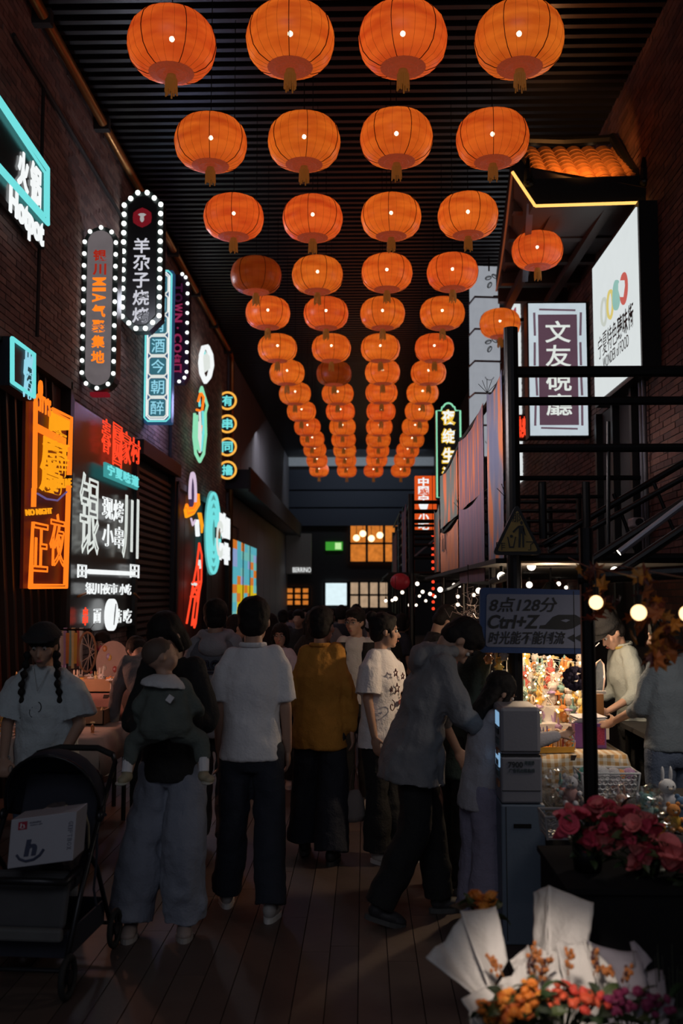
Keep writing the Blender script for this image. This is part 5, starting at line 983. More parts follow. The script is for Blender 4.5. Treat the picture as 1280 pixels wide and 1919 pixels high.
    b.build('body', skin, t, remesh=vox, sm=3)
    # face details
    if face:
        e = MB(); ir = MB()
        for s in (-1,1): e.ell(hd((s*.03,.077,.004)), .0115*hs, n=10, m=7); ir.ell(hd((s*.03,.0865,.003)), .0058*hs, n=8, m=6)
        for s in (-1,1): MB().ell(hd((s*.03,.077,.004)), .0115*hs, n=10, m=7).build('eye', m_eyew, t, smooth=True); MB().ell(hd((s*.03,.0862,.003)), .0062*hs, n=8, m=6).build('iris', m_iris, t)
        for s in (-1,1): MB().tube([hd((s*.012,.094,.024)), hd((s*.03,.093,.031)), hd((s*.048,.08,.025))], .0035*hs, 5).build('eyebrow', m_hair, t)
        MB().ell(hd((0,.094,-.068)), [q*hs for q in (.021,.008,.008)], Rh, 10, 6).build('lips', m_lip, t, smooth=True)
    if glasses:
        g = MB()
        for s in (-1,1): g.tube([hd((s*.031+.022*math.cos(q*.52),.104,.003+.018*math.sin(q*.52))) for q in range(12)], .0018, 5, True); g.tube([hd((s*.053,.102,.008)), hd((s*.078,.0,.008))], .0018, 4)
        g.tube([hd((-.009,.104,.006)), hd((.009,.104,.006))], .0018, 4); g.build('glasses', mat('wire_frame', (.3,.28,.25), .3, .8), t)
    # hair
    hm = hair_mat or m_hair; b = MB(); H3 = lambda c, r, **k: b.ell(hd(c), [(q+.005)*hs for q in r], Rh, 16, 12)
    if hair in ('short','shortf'):
        H3((0,-.022,.045),(.084,.098,.088)); H3((0,-.05,-.01),(.076,.062,.07)); H3((0,.04,.088),(.06,.045,.03))
    elif hair == 'bun':
        H3((0,-.022,.045),(.084,.098,.086)); H3((0,-.055,-.01),(.074,.058,.07)); H3((0,-.10,.10),(.042,.042,.038)); H3((0,.035,.088),(.06,.045,.026)); b.tube([hd((.07,.03,.02)),hd((.078,.035,-.03)),hd((.07,.04,-.07))],[.012,.008,.003],6)
    elif hair == 'long':
        H3((0,-.022,.045),(.088,.1,.088)); b.loft([(hd((0,-.05,.03)),.088,.07,Rh),(hd((0,-.06,-.06)),.095,.06,Rh),(hd((0,-.07,-.16)),.1,.05,Rh),(hd((0,-.075,-.26)),.085,.035,Rh),(hd((0,-.08,-.33)),.05,.02,Rh)],16)
        for s in (-1,1): b.tube([hd((s*.075,.02,.05)),hd((s*.085,.02,-.03)),hd((s*.085,.0,-.12)),hd((s*.08,-.01,-.2))],[.02,.022,.024,.012],8)
    elif hair == 'bob':
        H3((0,-.022,.045),(.09,.102,.09)); b.loft([(hd((0,-.04,.04)),.092,.085,Rh),(hd((0,-.05,-.04)),.098,.075,Rh),(hd((0,-.055,-.11)),.088,.062,Rh)],16)
        for s in (-1,1): b.tube([hd((s*.07,.03,.06)),hd((s*.085,.03,-.02)),hd((s*.08,.015,-.09))],[.02,.024,.014],8)
    elif hair == 'braids':
        H3((0,-.022,.045),(.086,.1,.088)); H3((0,-.05,-.02),(.08,.06,.08))
        for s in (-1,1):
            for q in range(9): b.ell(hd((s*(.085+.006*q if q < 4 else .109),.03+.028*min(q,3)*.9,-.05-q*.05)), [(.027-.001*q)]*3, None, 8, 6)
            b.ell(hd((s*.11,.11,-.52)),(.02,.02,.045),None,8,6)
    elif hair == 'baby': H3((0,-.02,.045),(.078,.095,.082))
    b.build('hair', hm, t, remesh=.009 if vox < .015 else .014, sm=2, disp=.012, dscale=.03)
    # top
    if top:
        m = top['m']; hem = top.get('hem',.90); w_ = top.get('w',1.); sl = top.get('sleeve','short'); b = MB(); dd = top.get('d',1.)
        L1 = lambda f: M.Rotation(-rad(lean)*f,3,'X'); fl = top.get('flare',0.)
        b.loft([(U((0,0,hem),.45),(.168+fl)*w_,(.122+fl*.6)*w_*dd,L1(.45)),(U((0,0,hem+.05),.6),(.162+fl)*w_,(.12+fl*.6)*w_*dd,L1(.6)),(U((0,0,1.1),.85),.146*w_,.112*w_*dd,L1(.85)),(U((0,0,1.28)),(.15 if fem else .162)*w_,.118*w_,LN),(U((0,0,1.385)),(.152 if fem else .172),.104,LN),(U((0,-.005,1.44)),.128 if fem else .142,.080,LN),(U((0,-.008,1.475)),.088,.064,LN),(U((0,-.01,1.492)),.062,.056,LN)],24)
        for n_, s in (('R',1),('L',-1)):
            sh, el, wr = J['sh'+n_], J['el'+n_], J['wr'+n_]; r0 = top.get('sr',.072)
            if sl == 'short': q = sh.lerp(el,.88); b.cap(sh-V((s*.04,0,.0)),sh.lerp(el,.3),.058,r0*.92,12); b.cyl(sh.lerp(el,.2),q,r0*.9,r0*1.1,14)
            else: b.cap(sh-V((s*.035,0,.0)),el,.072,r0*.88,12); b.cap(el,el.lerp(wr,.9 if sl == 'long' else .35),r0*.84,r0*.66,12)
        if top.get('hood'):
            for q in range(16): a = 2*math.pi*(q/16); k_ = .9-.25*(math.sin(a) < -.3); b.ell(U((math.cos(a)*.09,-.01-math.sin(a)*.085,1.50-.02*math.sin(a))),(.045*k_,.05*k_,.042*k_),None,10,8)
            b.ell(U((0,-.12,1.42)),(.11,.055,.085),LN,12,8)
        o = b.build(top.get('name','shirt'), m, t, remesh=vox, sm=2, disp=top.get('disp',.02), dscale=.13)
        if top.get('collar'): 
            c_ = MB(); c_.tube([U((math.cos(a)*.068,-.012+math.sin(a)*.062,1.497)) for a in [q*math.pi/8 for q in range(16)]], .014, 6, True); c_.build('collar', top['collar'], t)
        if top.get('yoke'): 
            y_ = MB(); y_.loft([(U((0,-.006,1.26)),.182,.142,LN),(U((0,-.008,1.37)),.182,.124,LN),(U((0,-.012,1.445)),.148,.092,LN),(U((0,-.014,1.49)),.08,.065,LN)],24); y_.build('yoke', top['yoke'], t, remesh=vox, sm=2, disp=.012)
    if bottom:
        m = bottom['m']; hw_ = bottom.get('hem',.085); kw = bottom.get('knee',.082); b = MB(); hz = bottom.get('hz',.06)
        b.loft([(U((0,0,1.02),.5),.148,.105,None),(V((0,0,.93)),.165,.118,None),(V((0,0,.85)),.172,.122,None),(V((0,0,.79)),.15,.10,None)],20)
        for n_, s in (('R',1),('L',-1)):
            hp, kn, an = J['hp'+n_], J['kn'+n_], J['an'+n_]; d_ = (an-kn).normalized(); e_ = kn+d_*((an-kn).length+.03-hz+.03)
            b.cap(hp-V((0,0,.03)),kn,.098,kw,14); b.cap(kn,kn.lerp(e_,.5),kw,(kw+hw_)/2,14); b.cyl(kn.lerp(e_,.4),e_,(kw+hw_)/2,hw_,16)
        b.build('trousers', m, t, remesh=vox, sm=3, disp=bottom.get('disp',.018), dscale=.15)
    if shoe:
        for n_, s in (('R',1),('L',-1)):
            an = J['an'+n_]; d_ = V((J['toe'+n_].x,J['toe'+n_].y,0)).normalized(); pt = J['tp'+n_]; rt = M((d_.cross(V((0,0,1))), d_, V((0,0,1)))).transposed() @ M.Rotation(rad(-pt),3,'X'); q = lambda p: an+rt @ (V(p)+V((0,0,-.085)))
            b = MB(); b.ell(q((0,.0,.06)),(.04,.055,.05),rt); b.ell(q((0,.07,.042)),(.044,.09,.036),rt); b.ell(q((0,.12,.034)),(.042,.05,.028),rt); sh_ = b.build('shoe', mat('shoe_%d_%d_%d' % tuple(int(c*100) for c in shoe[0]), shoe[0], .6), t, remesh=.008, sm=1)
            b = MB(); vs = [(math.sin(a)*.048*(1 if math.cos(a) > 0 else .85), .055+math.cos(a)*.118) for a in [i*math.pi/9 for i in range(18)]]; b.prism(vs, .026, M.Translation(q((0,0,.0))) @ rt.to_4x4()); b.build('sole', mat('sole_%d_%d_%d' % tuple(int(c*100) for c in shoe[1]), shoe[1], .6), sh_)
    if extras: extras(t, J, U, hd, LN, Rh)
    return t
def ground(px, py): p = atZ(px, py, 0); return (p.x, p.y)
def hfor(py, Y): return atY(640, py, Y).z
m_white = fab('white', (.74,.73,.76)); m_blackc = fab('black', (.012,.012,.013)); m_navyc = fab('navy', (.018,.022,.035)); m_mustard = fab('mustard', (.50,.23,.035)); m_greyc = fab('grey', (.2,.2,.215)); m_jean = fab('light_jeans', (.22,.24,.30)); m_ltgrey = fab('light_grey', (.3,.3,.33))

# man in white polo, from behind
person('man seen from behind in a white polo shirt and dark trousers', ground(471,1712), -2, 1.715, hs=1.09, head=(0,2,0), face=False, vox=.0098,
    arms={'R':dict(u=(.10,.02,-1),f=(.03,.22,-1)),'L':dict(u=(-.12,-.03,-1),f=(.0,.16,-1))}, legs={'L':dict(k=(-.11,.02,.5),a=(-.16,.12,.085),t=(-.2,1,0)),'R':dict(k=(.10,.0,.5),a=(.12,-.12,.085),t=(.1,1,0))},
    top=dict(m=m_white,sleeve='short',hem=.86,w=1.1,collar=m_white,sr=.068), bottom=dict(m=m_navyc,hem=.088,knee=.088), shoe=((.35,.33,.32),(.6,.58,.57)))
# mustard shirt
def ex(t, J, U, hd, LN, Rh):
    e = MB(); e.tube([hd((.078,-.005,-.045+.0)), hd((.080,-.005,-.06))], .004, 5); e.build('earring', mat('silver_earring', (.7,.7,.7), .2, .9), t)
person('person seen from behind in a loose mustard shirt and wide dark trousers', ground(600,1612), -6, 1.65, hs=1.08, head=(-18,0,0), face=False, vox=.0098, hair='short', fem=True, extras=ex,
    arms={'R':dict(u=(.2,.05,-1),f=(.12,-.05,-1)),'L':dict(u=(-.12,.05,-1),f=(.2,.35,-1))}, legs={'L':dict(k=(-.11,.12,.52),a=(-.13,.1,.1),t=(-.1,1,0)),'R':dict(k=(.09,.0,.5),a=(.09,-.1,.085))},
    top=dict(m=m_mustard,sleeve='long',hem=.78,w=1.22,collar=m_mustard,sr=.088,disp=.03), bottom=dict(m=m_navyc,hem=.125,knee=.11), shoe=((.02,.02,.02),(.05,.05,.05)))
p = ground(578,1612); t = thing('handbag', 'pale crumpled handbag hanging from the mustard-shirted person\'s hand', 'bag', atY(664,1538,p[1]-.03)); b = MB(); b.loft([(V((0,0,0)),.06,.04,None),(V((0,0,.04)),.08,.05,None),(V((0,0,.14)),.06,.035,None),(V((0,0,.2)),.03,.02,None)],16); b.build('bag_body', fab('pale_bag', (.22,.19,.18)), t, disp=.02, dscale=.06, smooth=True); MB().tube([(-.03,0,.19),(-.02,0,.28),(.0,0,.36),(.02,0,.28),(.03,0,.19)], .006, 6).build('handle', mat('brown_leather', (.12,.07,.05), .5), t)
# grey and white hoodie man
def ex(t, J, U, hd, LN, Rh):
    fr = frame(U((0,-.160,1.30)), (1,0,0), (0,0,1)); text('BERGRN', fr, 0, .0, .29, .062, mat('navy_print', (.02,.025,.05), .8), t, 'lettering', z=.0, depth=.03, off=.03); MB().box(U((0,-.140,1.245)),(.31,.03,.012)).build('stripe', mat('navy_print'), t)
Yh = 6.9; person('man seen from behind in a two-tone grey and white hoodie with dark letters', (atY(402,1300,Yh).x,Yh), 3, hfor(1122,Yh), head=(4,0,0), face=False, extras=ex,
    arms={'R':dict(u=(.2,.1,-1),f=(.0,.3,-1)),'L':dict(u=(-.2,.1,-1),f=(0,.4,-1))}, legs={'L':dict(k=(-.1,.1,.5),a=(-.12,.2,.085)),'R':dict(k=(.1,.0,.48),a=(.12,-.3,.18),p=50)},
    top=dict(m=m_ltgrey,name='hoodie',sleeve='long',hem=.80,w=1.16,hood=True,yoke=fab('grey_yoke',(.13,.135,.16)),sr=.085), bottom=dict(m=fab('ash_trousers',(.08,.08,.085)),hem=.085), shoe=((.02,.02,.025),(.4,.38,.38)))
# girl in white printed tee
def ex(t, J, U, hd, LN, Rh):
    # printed stars, spirals and patches on the chest (left side faces the camera)
    fr = frame(U((.02,.152,1.20)), (-1,0,0), (0,0,1)); mp = mat('print_outline', (.09,.03,.03), .8); b = MB()
    def star(cx, cy, r): P = [(cx+math.sin(q*math.pi/5)*(r if q % 2 == 0 else r*.45), cy+math.cos(q*math.pi/5)*(r if q % 2 == 0 else r*.45)) for q in range(10)]; MB().tube([fr @ V((x,y,.004)) for x, y in P], .0045, 4, True).build('printed_star', mp, t)
    for a in ((-.03,.13,.028),(.07,.10,.024),(.08,-.02,.028),(-.09,.02,.02),(-.01,.02,.036)): star(*a)
    for cx, cy in ((.03,-.16),(-.08,-.1)): MB().tube([fr @ V((cx+math.cos(q*.6)*(.008+.0028*q),cy+math.sin(q*.6)*(.008+.0028*q),.004)) for q in range(14)], .004, 4).build('printed_spiral', mp, t)
    MB().prism(cat_arc(.04,-.08,.03,.018,0,360,12)[:-1], .006, fr).build('printed_bean', mat('dull_red_print', (.22,.06,.06), .8), t)
    MB().box(hd((-.06,-.02,.06)),(.02,.05,.02)).build('hair_clip', m_white, t)
p = ground(714,1612); person('girl with tied-back hair in a white tee printed with stars and spirals, looking right', p, -122, 1.62, head=(38,2,0), vox=.008, hair='bun', fem=True, extras=ex,
    arms={'R':dict(u=(.2,.04,-1),f=(-.02,.2,-1),c=.4),'L':dict(u=(-.14,.1,-1),f=(.0,.4,-1))}, legs={'R':dict(k=(.08,.02,.5),a=(.08,.02,.085)),'L':dict(k=(-.08,.03,.5),a=(-.1,.1,.085))},
    top=dict(m=m_white,sleeve='short',hem=.80,w=1.2,sr=.092,disp=.016), bottom=dict(m=m_blackc,hem=.105,knee=.075), shoe=((.5,.45,.42),(.6,.56,.55)))
# bending man in grey hoodie
Yb = 5.55; person('man in a loose grey hoodie bending over the stall, facing right', (atY(778,1700,Yb).x,Yb), -82, 1.70, hs=1.06, lean=17, head=(-4,48,0), vox=.0098, hair='short',
    arms={'L':dict(u=(-.1,.12,-1),f=(.05,.45,-.9),lean=0),'R':dict(u=(.1,.3,-1),f=(-.1,.8,-.5),lean=0)}, legs={'L':dict(k=(-.1,.1,.49),a=(-.1,.16,.085)),'R':dict(k=(.1,-.02,.5),a=(.1,-.22,.11),p=15)},
    top=dict(m=m_greyc,name='hoodie',sleeve='mid',hem=.76,w=1.25,hood=True,sr=.086,flare=.045,disp=.03), bottom=dict(m=m_blackc,hem=.09,knee=.088), shoe=((.03,.03,.035),(.08,.08,.08)))
# dark person beyond him
Yc = 6.1; person('person in dark green clothes leaning at the stall behind the bending man', (atY(862,1700,Yc).x,Yc), -75, 1.66, lean=14, head=(10,26,0), vox=.012, hair='bob', fem=True,
    arms={'L':dict(u=(-.1,.3,-1),f=(.0,.9,-.5))}, top=dict(m=fab('dark_green',(.03,.05,.045)),sleeve='long',hem=.7,w=1.1), bottom=dict(m=m_blackc,hem=.09), shoe=((.03,.03,.03),(.2,.2,.2)))
# girl child with long hair
def ex(t, J, U, hd, LN, Rh):
    b = MB(); b.loft([(U((.0,.02,1.12)),.16,.13,LN),(U((.0,.02,1.3)),.182,.13,LN),(U((0,.01,1.42)),.165,.1,LN)],20); 
Yg = 5.45; person('long-haired girl in a white top and pale lavender trousers beside the white machine', (atY(900,1700,Yg).x,Yg), -70, 1.33, lean=10, head=(0,22,0), vox=.0098, hair='long', fem=True, hs=1.12,
    arms={'L':dict(u=(-.1,.12,-1),f=(.02,.3,-1)),'R':dict(u=(.1,.9,-.6),f=(-.15,1,.12),lean=0,c=1.1)}, top=dict(m=fab('soft_white',(.40,.38,.42)),sleeve='long',hem=.80,w=1.05,sr=.06), bottom=dict(m=fab('lavender',(.25,.23,.32)),hem=.13,knee=.10), shoe=((.3,.28,.3),(.4,.4,.4)))
# man in black tee looking down
Ym = 8.0; person('man in a black t-shirt looking down at a stall beyond the printed-tee girl', (atY(797,1250,Ym).x,Ym), -78, hfor(1140,Ym)+.06, lean=10, head=(0,30,0), vox=.012,
    arms={'L':dict(u=(-.1,.2,-1),f=(.1,.9,-.2)),'R':dict(u=(.1,.3,-1),f=(-.1,.9,-.1))}, top=dict(m=m_blackc,sleeve='short',w=1.12), bottom=dict(m=m_blackc))
# man with glasses, open collar
def ex(t, J, U, hd, LN, Rh): MB().prism([(-.055,1.50),(.055,1.50),(.0,1.30),(-.01,1.30)], .012, frame(U((0,.115,0)),(1,0,0),(0,0,1)) ).build('neck_opening', m_skin, t)
Yn = 8.4; person('man with glasses in a white open-collared shirt and black jacket walking this way', (atY(668,1250,Yn).x,Yn), 168, hfor(1138,Yn), head=(-14,4,0), vox=.011, glasses=True, hair='short',
    top=dict(m=fab('shirt_white',(.5,.48,.47)),sleeve='short',w=1.0), bottom=dict(m=m_blackc), extras=lambda t,J,U,hd,LN,Rh: [MB().loft([(U((s*.12,.0,.8)),.075,.13,None),(U((s*.12,0,1.1)),.08,.135,None),(U((s*.125,0,1.35)),.085,.13,None),(U((s*.12,0,1.44)),.06,.09,None)],16).build('jacket_front', m_blackc, t, disp=.01) for s in (-1,1)])
# woman with glasses
Yw = 9.2; person('woman with glasses and dark shoulder-length hair facing this way in a white top', (atY(526,1250,Yw).x,Yw), 176, hfor(1168,Yw), head=(0,4,0), vox=.011, glasses=True, hair='bob', fem=True, top=dict(m=m_white,sleeve='short'), bottom=dict(m=m_blackc))
# crowd beyond
crowd = [(505,1150,10.5,0,'short','black',  'long-haired woman seen from behind, left of the woman with glasses','long'),(588,1143,9.6,8,'long','black','person with long straight black hair seen from behind, left of the mustard shirt','long'),
 (437,1152,9.3,-60,'short','navy','man in dark clothes in profile beyond the polo man\'s shoulder','short'),(610,1136,11.5,175,'short','grey','young man facing this way behind the long-haired person','short'),(640,1134,13.,5,'short','navy','man from behind in the middle distance, centre of the crowd','short'),
 (697,1150,9.8,10,'cap','white','person in a white cap beyond the glasses man','short'),(715,1146,11.,-10,'short','black','man from behind in black, right of the white cap','short'),(560,1142,12.5,170,'short','black','distant man facing this way between the long-haired woman and the glasses woman','short'),
 (478,1146,12.,20,'bob','black','bob-haired person from behind near the poster lightbox','bob'),(668,1132,14.5,0,'short','grey','distant man in grey walking away, right of centre','short'),(530,1143,14.,0,'bun','navy','distant woman with a bun walking away','bun'),
 (590,1138,16.,0,'short','black','far small figure in black walking away, left of centre','short'),(625,1141,17.,170,'bob','grey','far small bob-haired figure facing this way','bob'),(655,1139,18.,0,'short','navy','far small figure in navy at the white shop window','short'),(690,1139,17.,0,'long','black','far small long-haired figure near the right stalls','long'),(728,1146,13.5,-40,'short','black','figure in black browsing the second stall','short'),
 (545,1144,18.,0,'short','grey','far small grey figure near the orange window','short'),(572,1140,20.,180,'short','black','farthest small figure facing this way, left of the white window','short'),(640,1142,22.,0,'short','black','farthest small figure walking away before the white window','short'),(752,1150,12.,-60,'bob','navy','woman browsing under the red round lantern','bob')]
Rc = random.Random(8)
for px, py, Y, yaw, _, c_, lb, hr in crowd:
    far = Y > 11
    t = person(lb, (atY(px,1200,Y).x,Y), yaw, hfor(py,Y), head=(Rc.uniform(-15,15),Rc.uniform(-2,8),0), vox=.02 if far else .014, hair=hr, face=abs(yaw) > 90 and not far, fem=hr != 'short', top=dict(m={'black':m_blackc,'navy':m_navyc,'grey':m_greyc,'white':m_white}[c_],sleeve=Rc.choice(['short','long']),disp=.012), bottom=dict(m=Rc.choice([m_blackc,m_navyc,m_jean])),
        shoe=((.1,.1,.1),(.2,.2,.2)) if far else ((.3,.3,.3),(.5,.5,.5)))
    if _ == 'cap': b = MB(); b.ell((0,.0,1.645),(.095,.11,.085),n=16,m=10); b.ell((0,.13,1.63),(.07,.07,.008)); b.build('cap', m_white, t, smooth=True)
# woman in cap with braids, pushing the stroller
def ex(t, J, U, hd, LN, Rh):
    b = MB(); b.ell(hd((0,-.012,.055)),(.098,.112,.085),Rh,18,12); b.loft([(hd((0,.0,.06)),.13,.145,Rh @ M.Rotation(rad(-6),3,'X')),(hd((0,0,.072)),.1,.115,Rh)],24); b.build('bucket_hat', fab('black_hat',(.02,.02,.022)), t, remesh=.01, sm=1)
    g = MB(); c = U((.01,.14,1.27))
    for s in (-1,1): g.tube([c+V((s*.012+.004*s,0,0))+V((.018*s*abs(math.sin(q*.4))*1,0,.028*math.cos(q*.4)-.03*(s+1)*.5)) for q in range(16)], .0025, 4, True)
    g.build('hanging_glasses', m_black, t); MB().tube([U((-.05,.07,1.49)),U((.0,.135,1.36)),U((.05,.07,1.49))], .003, 5).build('necklace', mat('silver_earring'), t)
    MB().tube([J['wrR']+V((.034*math.cos(q*.5),.0,.034*math.sin(q*.5)*.4)) for q in range(13)], .004, 5, True).build('bracelet', mat('silver_earring'), t)
Yq = 5.45; person('woman in a black hat with two long braids, pushing the stroller', (atY(86,1400,Yq).x,Yq), 178, 1.60, lean=4, head=(4,10,0), vox=.0098, hair='braids', fem=True, extras=ex,
    arms={'R':dict(u=(.3,.12,-1),f=(-.25,.85,-.75),s=(-1,0,0),c=1.4),'L':dict(u=(-.3,.12,-1),f=(.25,.85,-.75),s=(1,0,0),c=1.4)}, top=dict(m=fab('pale_blue_tee',(.52,.58,.61)),sleeve='short',hem=.80,w=1.25,sr=.098,disp=.022), bottom=dict(m=fab('blue_jeans',(.06,.09,.15)),hem=.12))
# adult carrying a child
Ya = 5.35; xa = atY(322,1500,Ya).x
person('adult in a black sweater and pale loose jeans carrying a child', (xa,Ya), 176, 1.66, head=(-24,28,10), vox=.0098, hair='bob', hs=1.02,
    arms={'R':dict(u=(.16,.2,-1),f=(-.45,1,-.05),s=(0,0,1),c=.7),'L':dict(u=(-.16,.25,-1),f=(.7,.85,.1),s=(0,0,1),c=.7)}, legs={'L':dict(k=(-.1,.1,.5),a=(-.1,.06,.085),t=(-.2,1,0)),'R':dict(k=(.13,.04,.5),a=(.19,.1,.085),t=(-.15,1,0))},
    top=dict(m=m_blackc,name='sweater',sleeve='long',hem=.82,w=1.15,sr=.088), bottom=dict(m=m_jean,hem=.125,knee=.12,disp=.03), shoe=((.28,.22,.2),(.35,.32,.3)))
# baby: built around its own scale, back to the camera, cheek turned right
def baby():
    x0 = atY(312,1300,5.02).x; z0 = atY(312,1372,5.02).z; t = thing('person', 'small child in a grey-green suit and white bib held against the black sweater', 'person', (x0,5.02,z0), rad(4)); m = fab('grey_green_suit', (.10,.12,.11)); b = MB()
    hc = V((-.03,.03,.37)); Rh = rot_h(-78,-6,-8); hd = lambda p: hc+Rh @ (V(p)*.86)
    b.ell(hd((0,-.012,.02)), (.070,.082,.076), Rh, 16, 12); b.ell(hd((0,.03,-.03)), (.054,.052,.05), Rh, 14, 10); b.ell(hd((0,.088,-.018)), (.009,.009,.009), Rh); b.ell(hd((0,.072,.012)), (.038,.012,.01), Rh)
    for s in (-1,1): b.ell(hd((s*.078,-.005,-.01)), (.009,.015,.021), Rh, 8, 8); b.ell(hd((s*.038,.055,-.035)), (.022,.018,.02), Rh)
    b.cap(hc-V((0,0,.05)), V((0,.02,.25)), .035, .04); b.cap(V((0,.02,.06)), V((0,.02,.22)), .07, .07)
    for s, hnd in ((-1,V((-.13,.06,.04))),(1,V((.16,.12,.10)))):
        b.cap(V((s*.07,.02,.22)), V((s*.13,.03,.12)), .03, .026); b.cap(V((s*.13,.03,.12)), hnd, .025, .018); hand(b, hnd, (s*.2,.9,-.1), None, (0,0,1), .9, .5)
        kn = V((s*.16,.05,-.05)); an = V((s*.19,.02,-.20)); b.cap(V((s*.06,.02,.02)), kn, .05, .038); b.cap(kn, an, .036, .026)
    b.build('body', m_skin, t, remesh=.008, sm=2)
    b = MB(); b.ell(hd((0,-.02,.028)), (.073,.084,.075), Rh, 16, 12); b.build('hair', mat('thin_baby_hair', (.10,.07,.055), .7), t, remesh=.008, sm=1)
    MB().ell(hd((.026,.07,.002)), (.012,.006,.003), Rh).build('eyelid', m_lip, t); MB().ell(hd((0,.078,-.045)), (.014,.006,.006), Rh).build('lips', m_lip, t); MB().tube([hd((.012,.076,.022)),hd((.035,.07,.024))], .0025, 4).build('eyebrow', mat('thin_baby_hair'), t)
    b = MB(); b.loft([(V((0,.02,-.03)),.125,.10,None),(V((0,.01,.02)),.14,.115,None),(V((0,.01,.1)),.135,.11,None),(V((0,.015,.2)),.115,.09,None),(V((0,.02,.25)),.07,.06,None)],20)
    for s in (-1,1):
        b.cap(V((s*.07,.02,.215)), V((s*.14,.03,.12)), .052, .046, 12); b.cap(V((s*.14,.03,.12)), V((s*.145,.055,.06)) if s < 0 else V((.155,.09,.1)), .045, .036, 12); b.cap(V((s*.06,.02,.01)), V((s*.165,.05,-.05)), .07, .052, 12); b.cap(V((s*.165,.05,-.05)), V((s*.185,.03,-.13)), .052, .042, 12)
    b.build('suit', m, t, remesh=.009, sm=2, disp=.02, dscale=.08)
    b = MB(); b.loft([(V((-.015,.0,.225)),.12,.10,rot_h(0,0,6)),(V((-.015,.0,.255)),.105,.088,rot_h(0,0,6)),(V((-.02,.01,.285)),.06,.055,None)],24); b.build('bib', fab('bib_white',(.6,.6,.62)), t, remesh=.009, sm=1, disp=.01, dscale=.05)
    MB().box((.03,-.105,.175),(.03,.006,.035), rot_h(0,0,35)).build('bib_tag', m_white, t)
    for s in (-1,1):
        b = MB(); c = V((s*.19,.0,-.215)); b.ell(c,(.03,.05,.03)); b.ell(c+V((s*.03 if s > 0 else -.015,-.03,-.012)),(.027,.04,.022)); sh_ = b.build('shoe', mat('baby_shoe', (.35,.30,.2), .7), t, remesh=.007); MB().ell(c+V((s*.02,-.02,-.028)),(.032,.065,.01)).build('sole', mat('baby_sole', (.45,.45,.4), .7), sh_)
        MB().cyl(V((s*.187,.02,-.13)),c+V((0,0,.02)),.028,.026).build('sock', m_white, t)
baby()
# person bending at the left stall, seated person with mask
person('person in a dark grey top bending over the left stall, back to us', (atY(284,1250,7.4).x,7.5), 28, 1.66, lean=46, head=(0,24,0), vox=.012, face=False, hair='short', arms={'L':dict(u=(-.1,.4,-1),f=(0,.5,-1),lean=0),'R':dict(u=(.1,.4,-1),f=(0,.5,-1),lean=0)}, top=dict(m=fab('dark_grey_top',(.17,.175,.19)),sleeve='long',w=1.15,hem=.8), bottom=dict(m=m_blackc))
person('person with a pink face mask seated behind the left stall', (atY(196,1245,9.9).x,9.85), 168, 1.38, head=(0,14,0), vox=.013, hair='bob', fem=True, top=dict(m=m_navyc,sleeve='long'), bottom=dict(m=m_blackc), extras=lambda t,J,U,hd,LN,Rh: MB().ell(hd((0,.06,-.05)),(.058,.05,.045),Rh,14,10).build('face_mask', mat('pink_mask', (.5,.08,.14), .7), t, smooth=True))
# vendor with tall hat, second vendor
def ex(t, J, U, hd, LN, Rh):
    b = MB(); b.loft([(hd((0,-.01,.04)),.094,.105,Rh),(hd((0,-.015,.12)),.09,.10,Rh),(hd((0,-.02,.17)),.075,.08,Rh)],20); b.ell(hd((0,.0,.06)),(.1,.11,.04),Rh); b.build('cap', fab('black_cap',(.012,.012,.014)), t, remesh=.01, sm=1); c_ = MB(); c_.loft([(hd((0,.13,.045)),.085,.10,Rh @ M.Rotation(rad(12),3,'X')),(hd((0,.13,.055)),.083,.098,Rh @ M.Rotation(rad(12),3,'X'))],20); c_.build('brim', fab('black_cap'), t)
    MB().tube([hd((math.cos(q*.2)*.085,.13+math.sin(q*.2)*.1,.045-.02*math.sin(q*.2))) for q in range(1,15)], .004, 5).build('brim_edge', m_white, t); MB().tube([U((math.cos(q*.52)*.07,.0+math.sin(q*.52)*.065,1.485)) for q in range(12)], .012, 6, True).build('scarf', fab('yellow_scarf',(.3,.22,.05)), t)
Yv = 7.15; person('vendor in a black cap and pale denim shirt leaning over the counter', (atY(1192,1300,Yv).x,Yv), 104, 1.64, lean=12, head=(6,26,0), vox=.0098, hair='bun', fem=True, extras=ex,
    arms={'L':dict(u=(-.12,-.05,-1),f=(.0,.9,-.45),lean=0),'R':dict(u=(.12,-.05,-1),f=(.0,.9,-.4),lean=0)}, top=dict(m=fab('pale_denim',(.30,.33,.31)),sleeve='mid',w=1.12,collar=fab('pale_denim'),sr=.082), bottom=dict(m=m_blackc))
person('second vendor in a striped grey-blue shirt at the right edge, back to us', (atY(1262,1300,6.0).x,6.05), 20, 1.62, lean=0, head=(40,10,0), vox=.011, face=False, hair='bob', fem=True, arms={'L':dict(u=(-.15,.3,-1),f=(-.1,.9,-.4),lean=0)},
    top=dict(m=fab('grey_blue_shirt',(.16,.19,.22)),sleeve='mid',w=1.1), bottom=dict(m=fab('worn_jeans',(.1,.13,.2))))
area('vendor_fill', (1.7,6.5,1.35), (2.1,7.15,1.3), (.3,.3), 1.7, (1,.8,.62))  # unseen fill lamp in front of the vendor, no real fixture

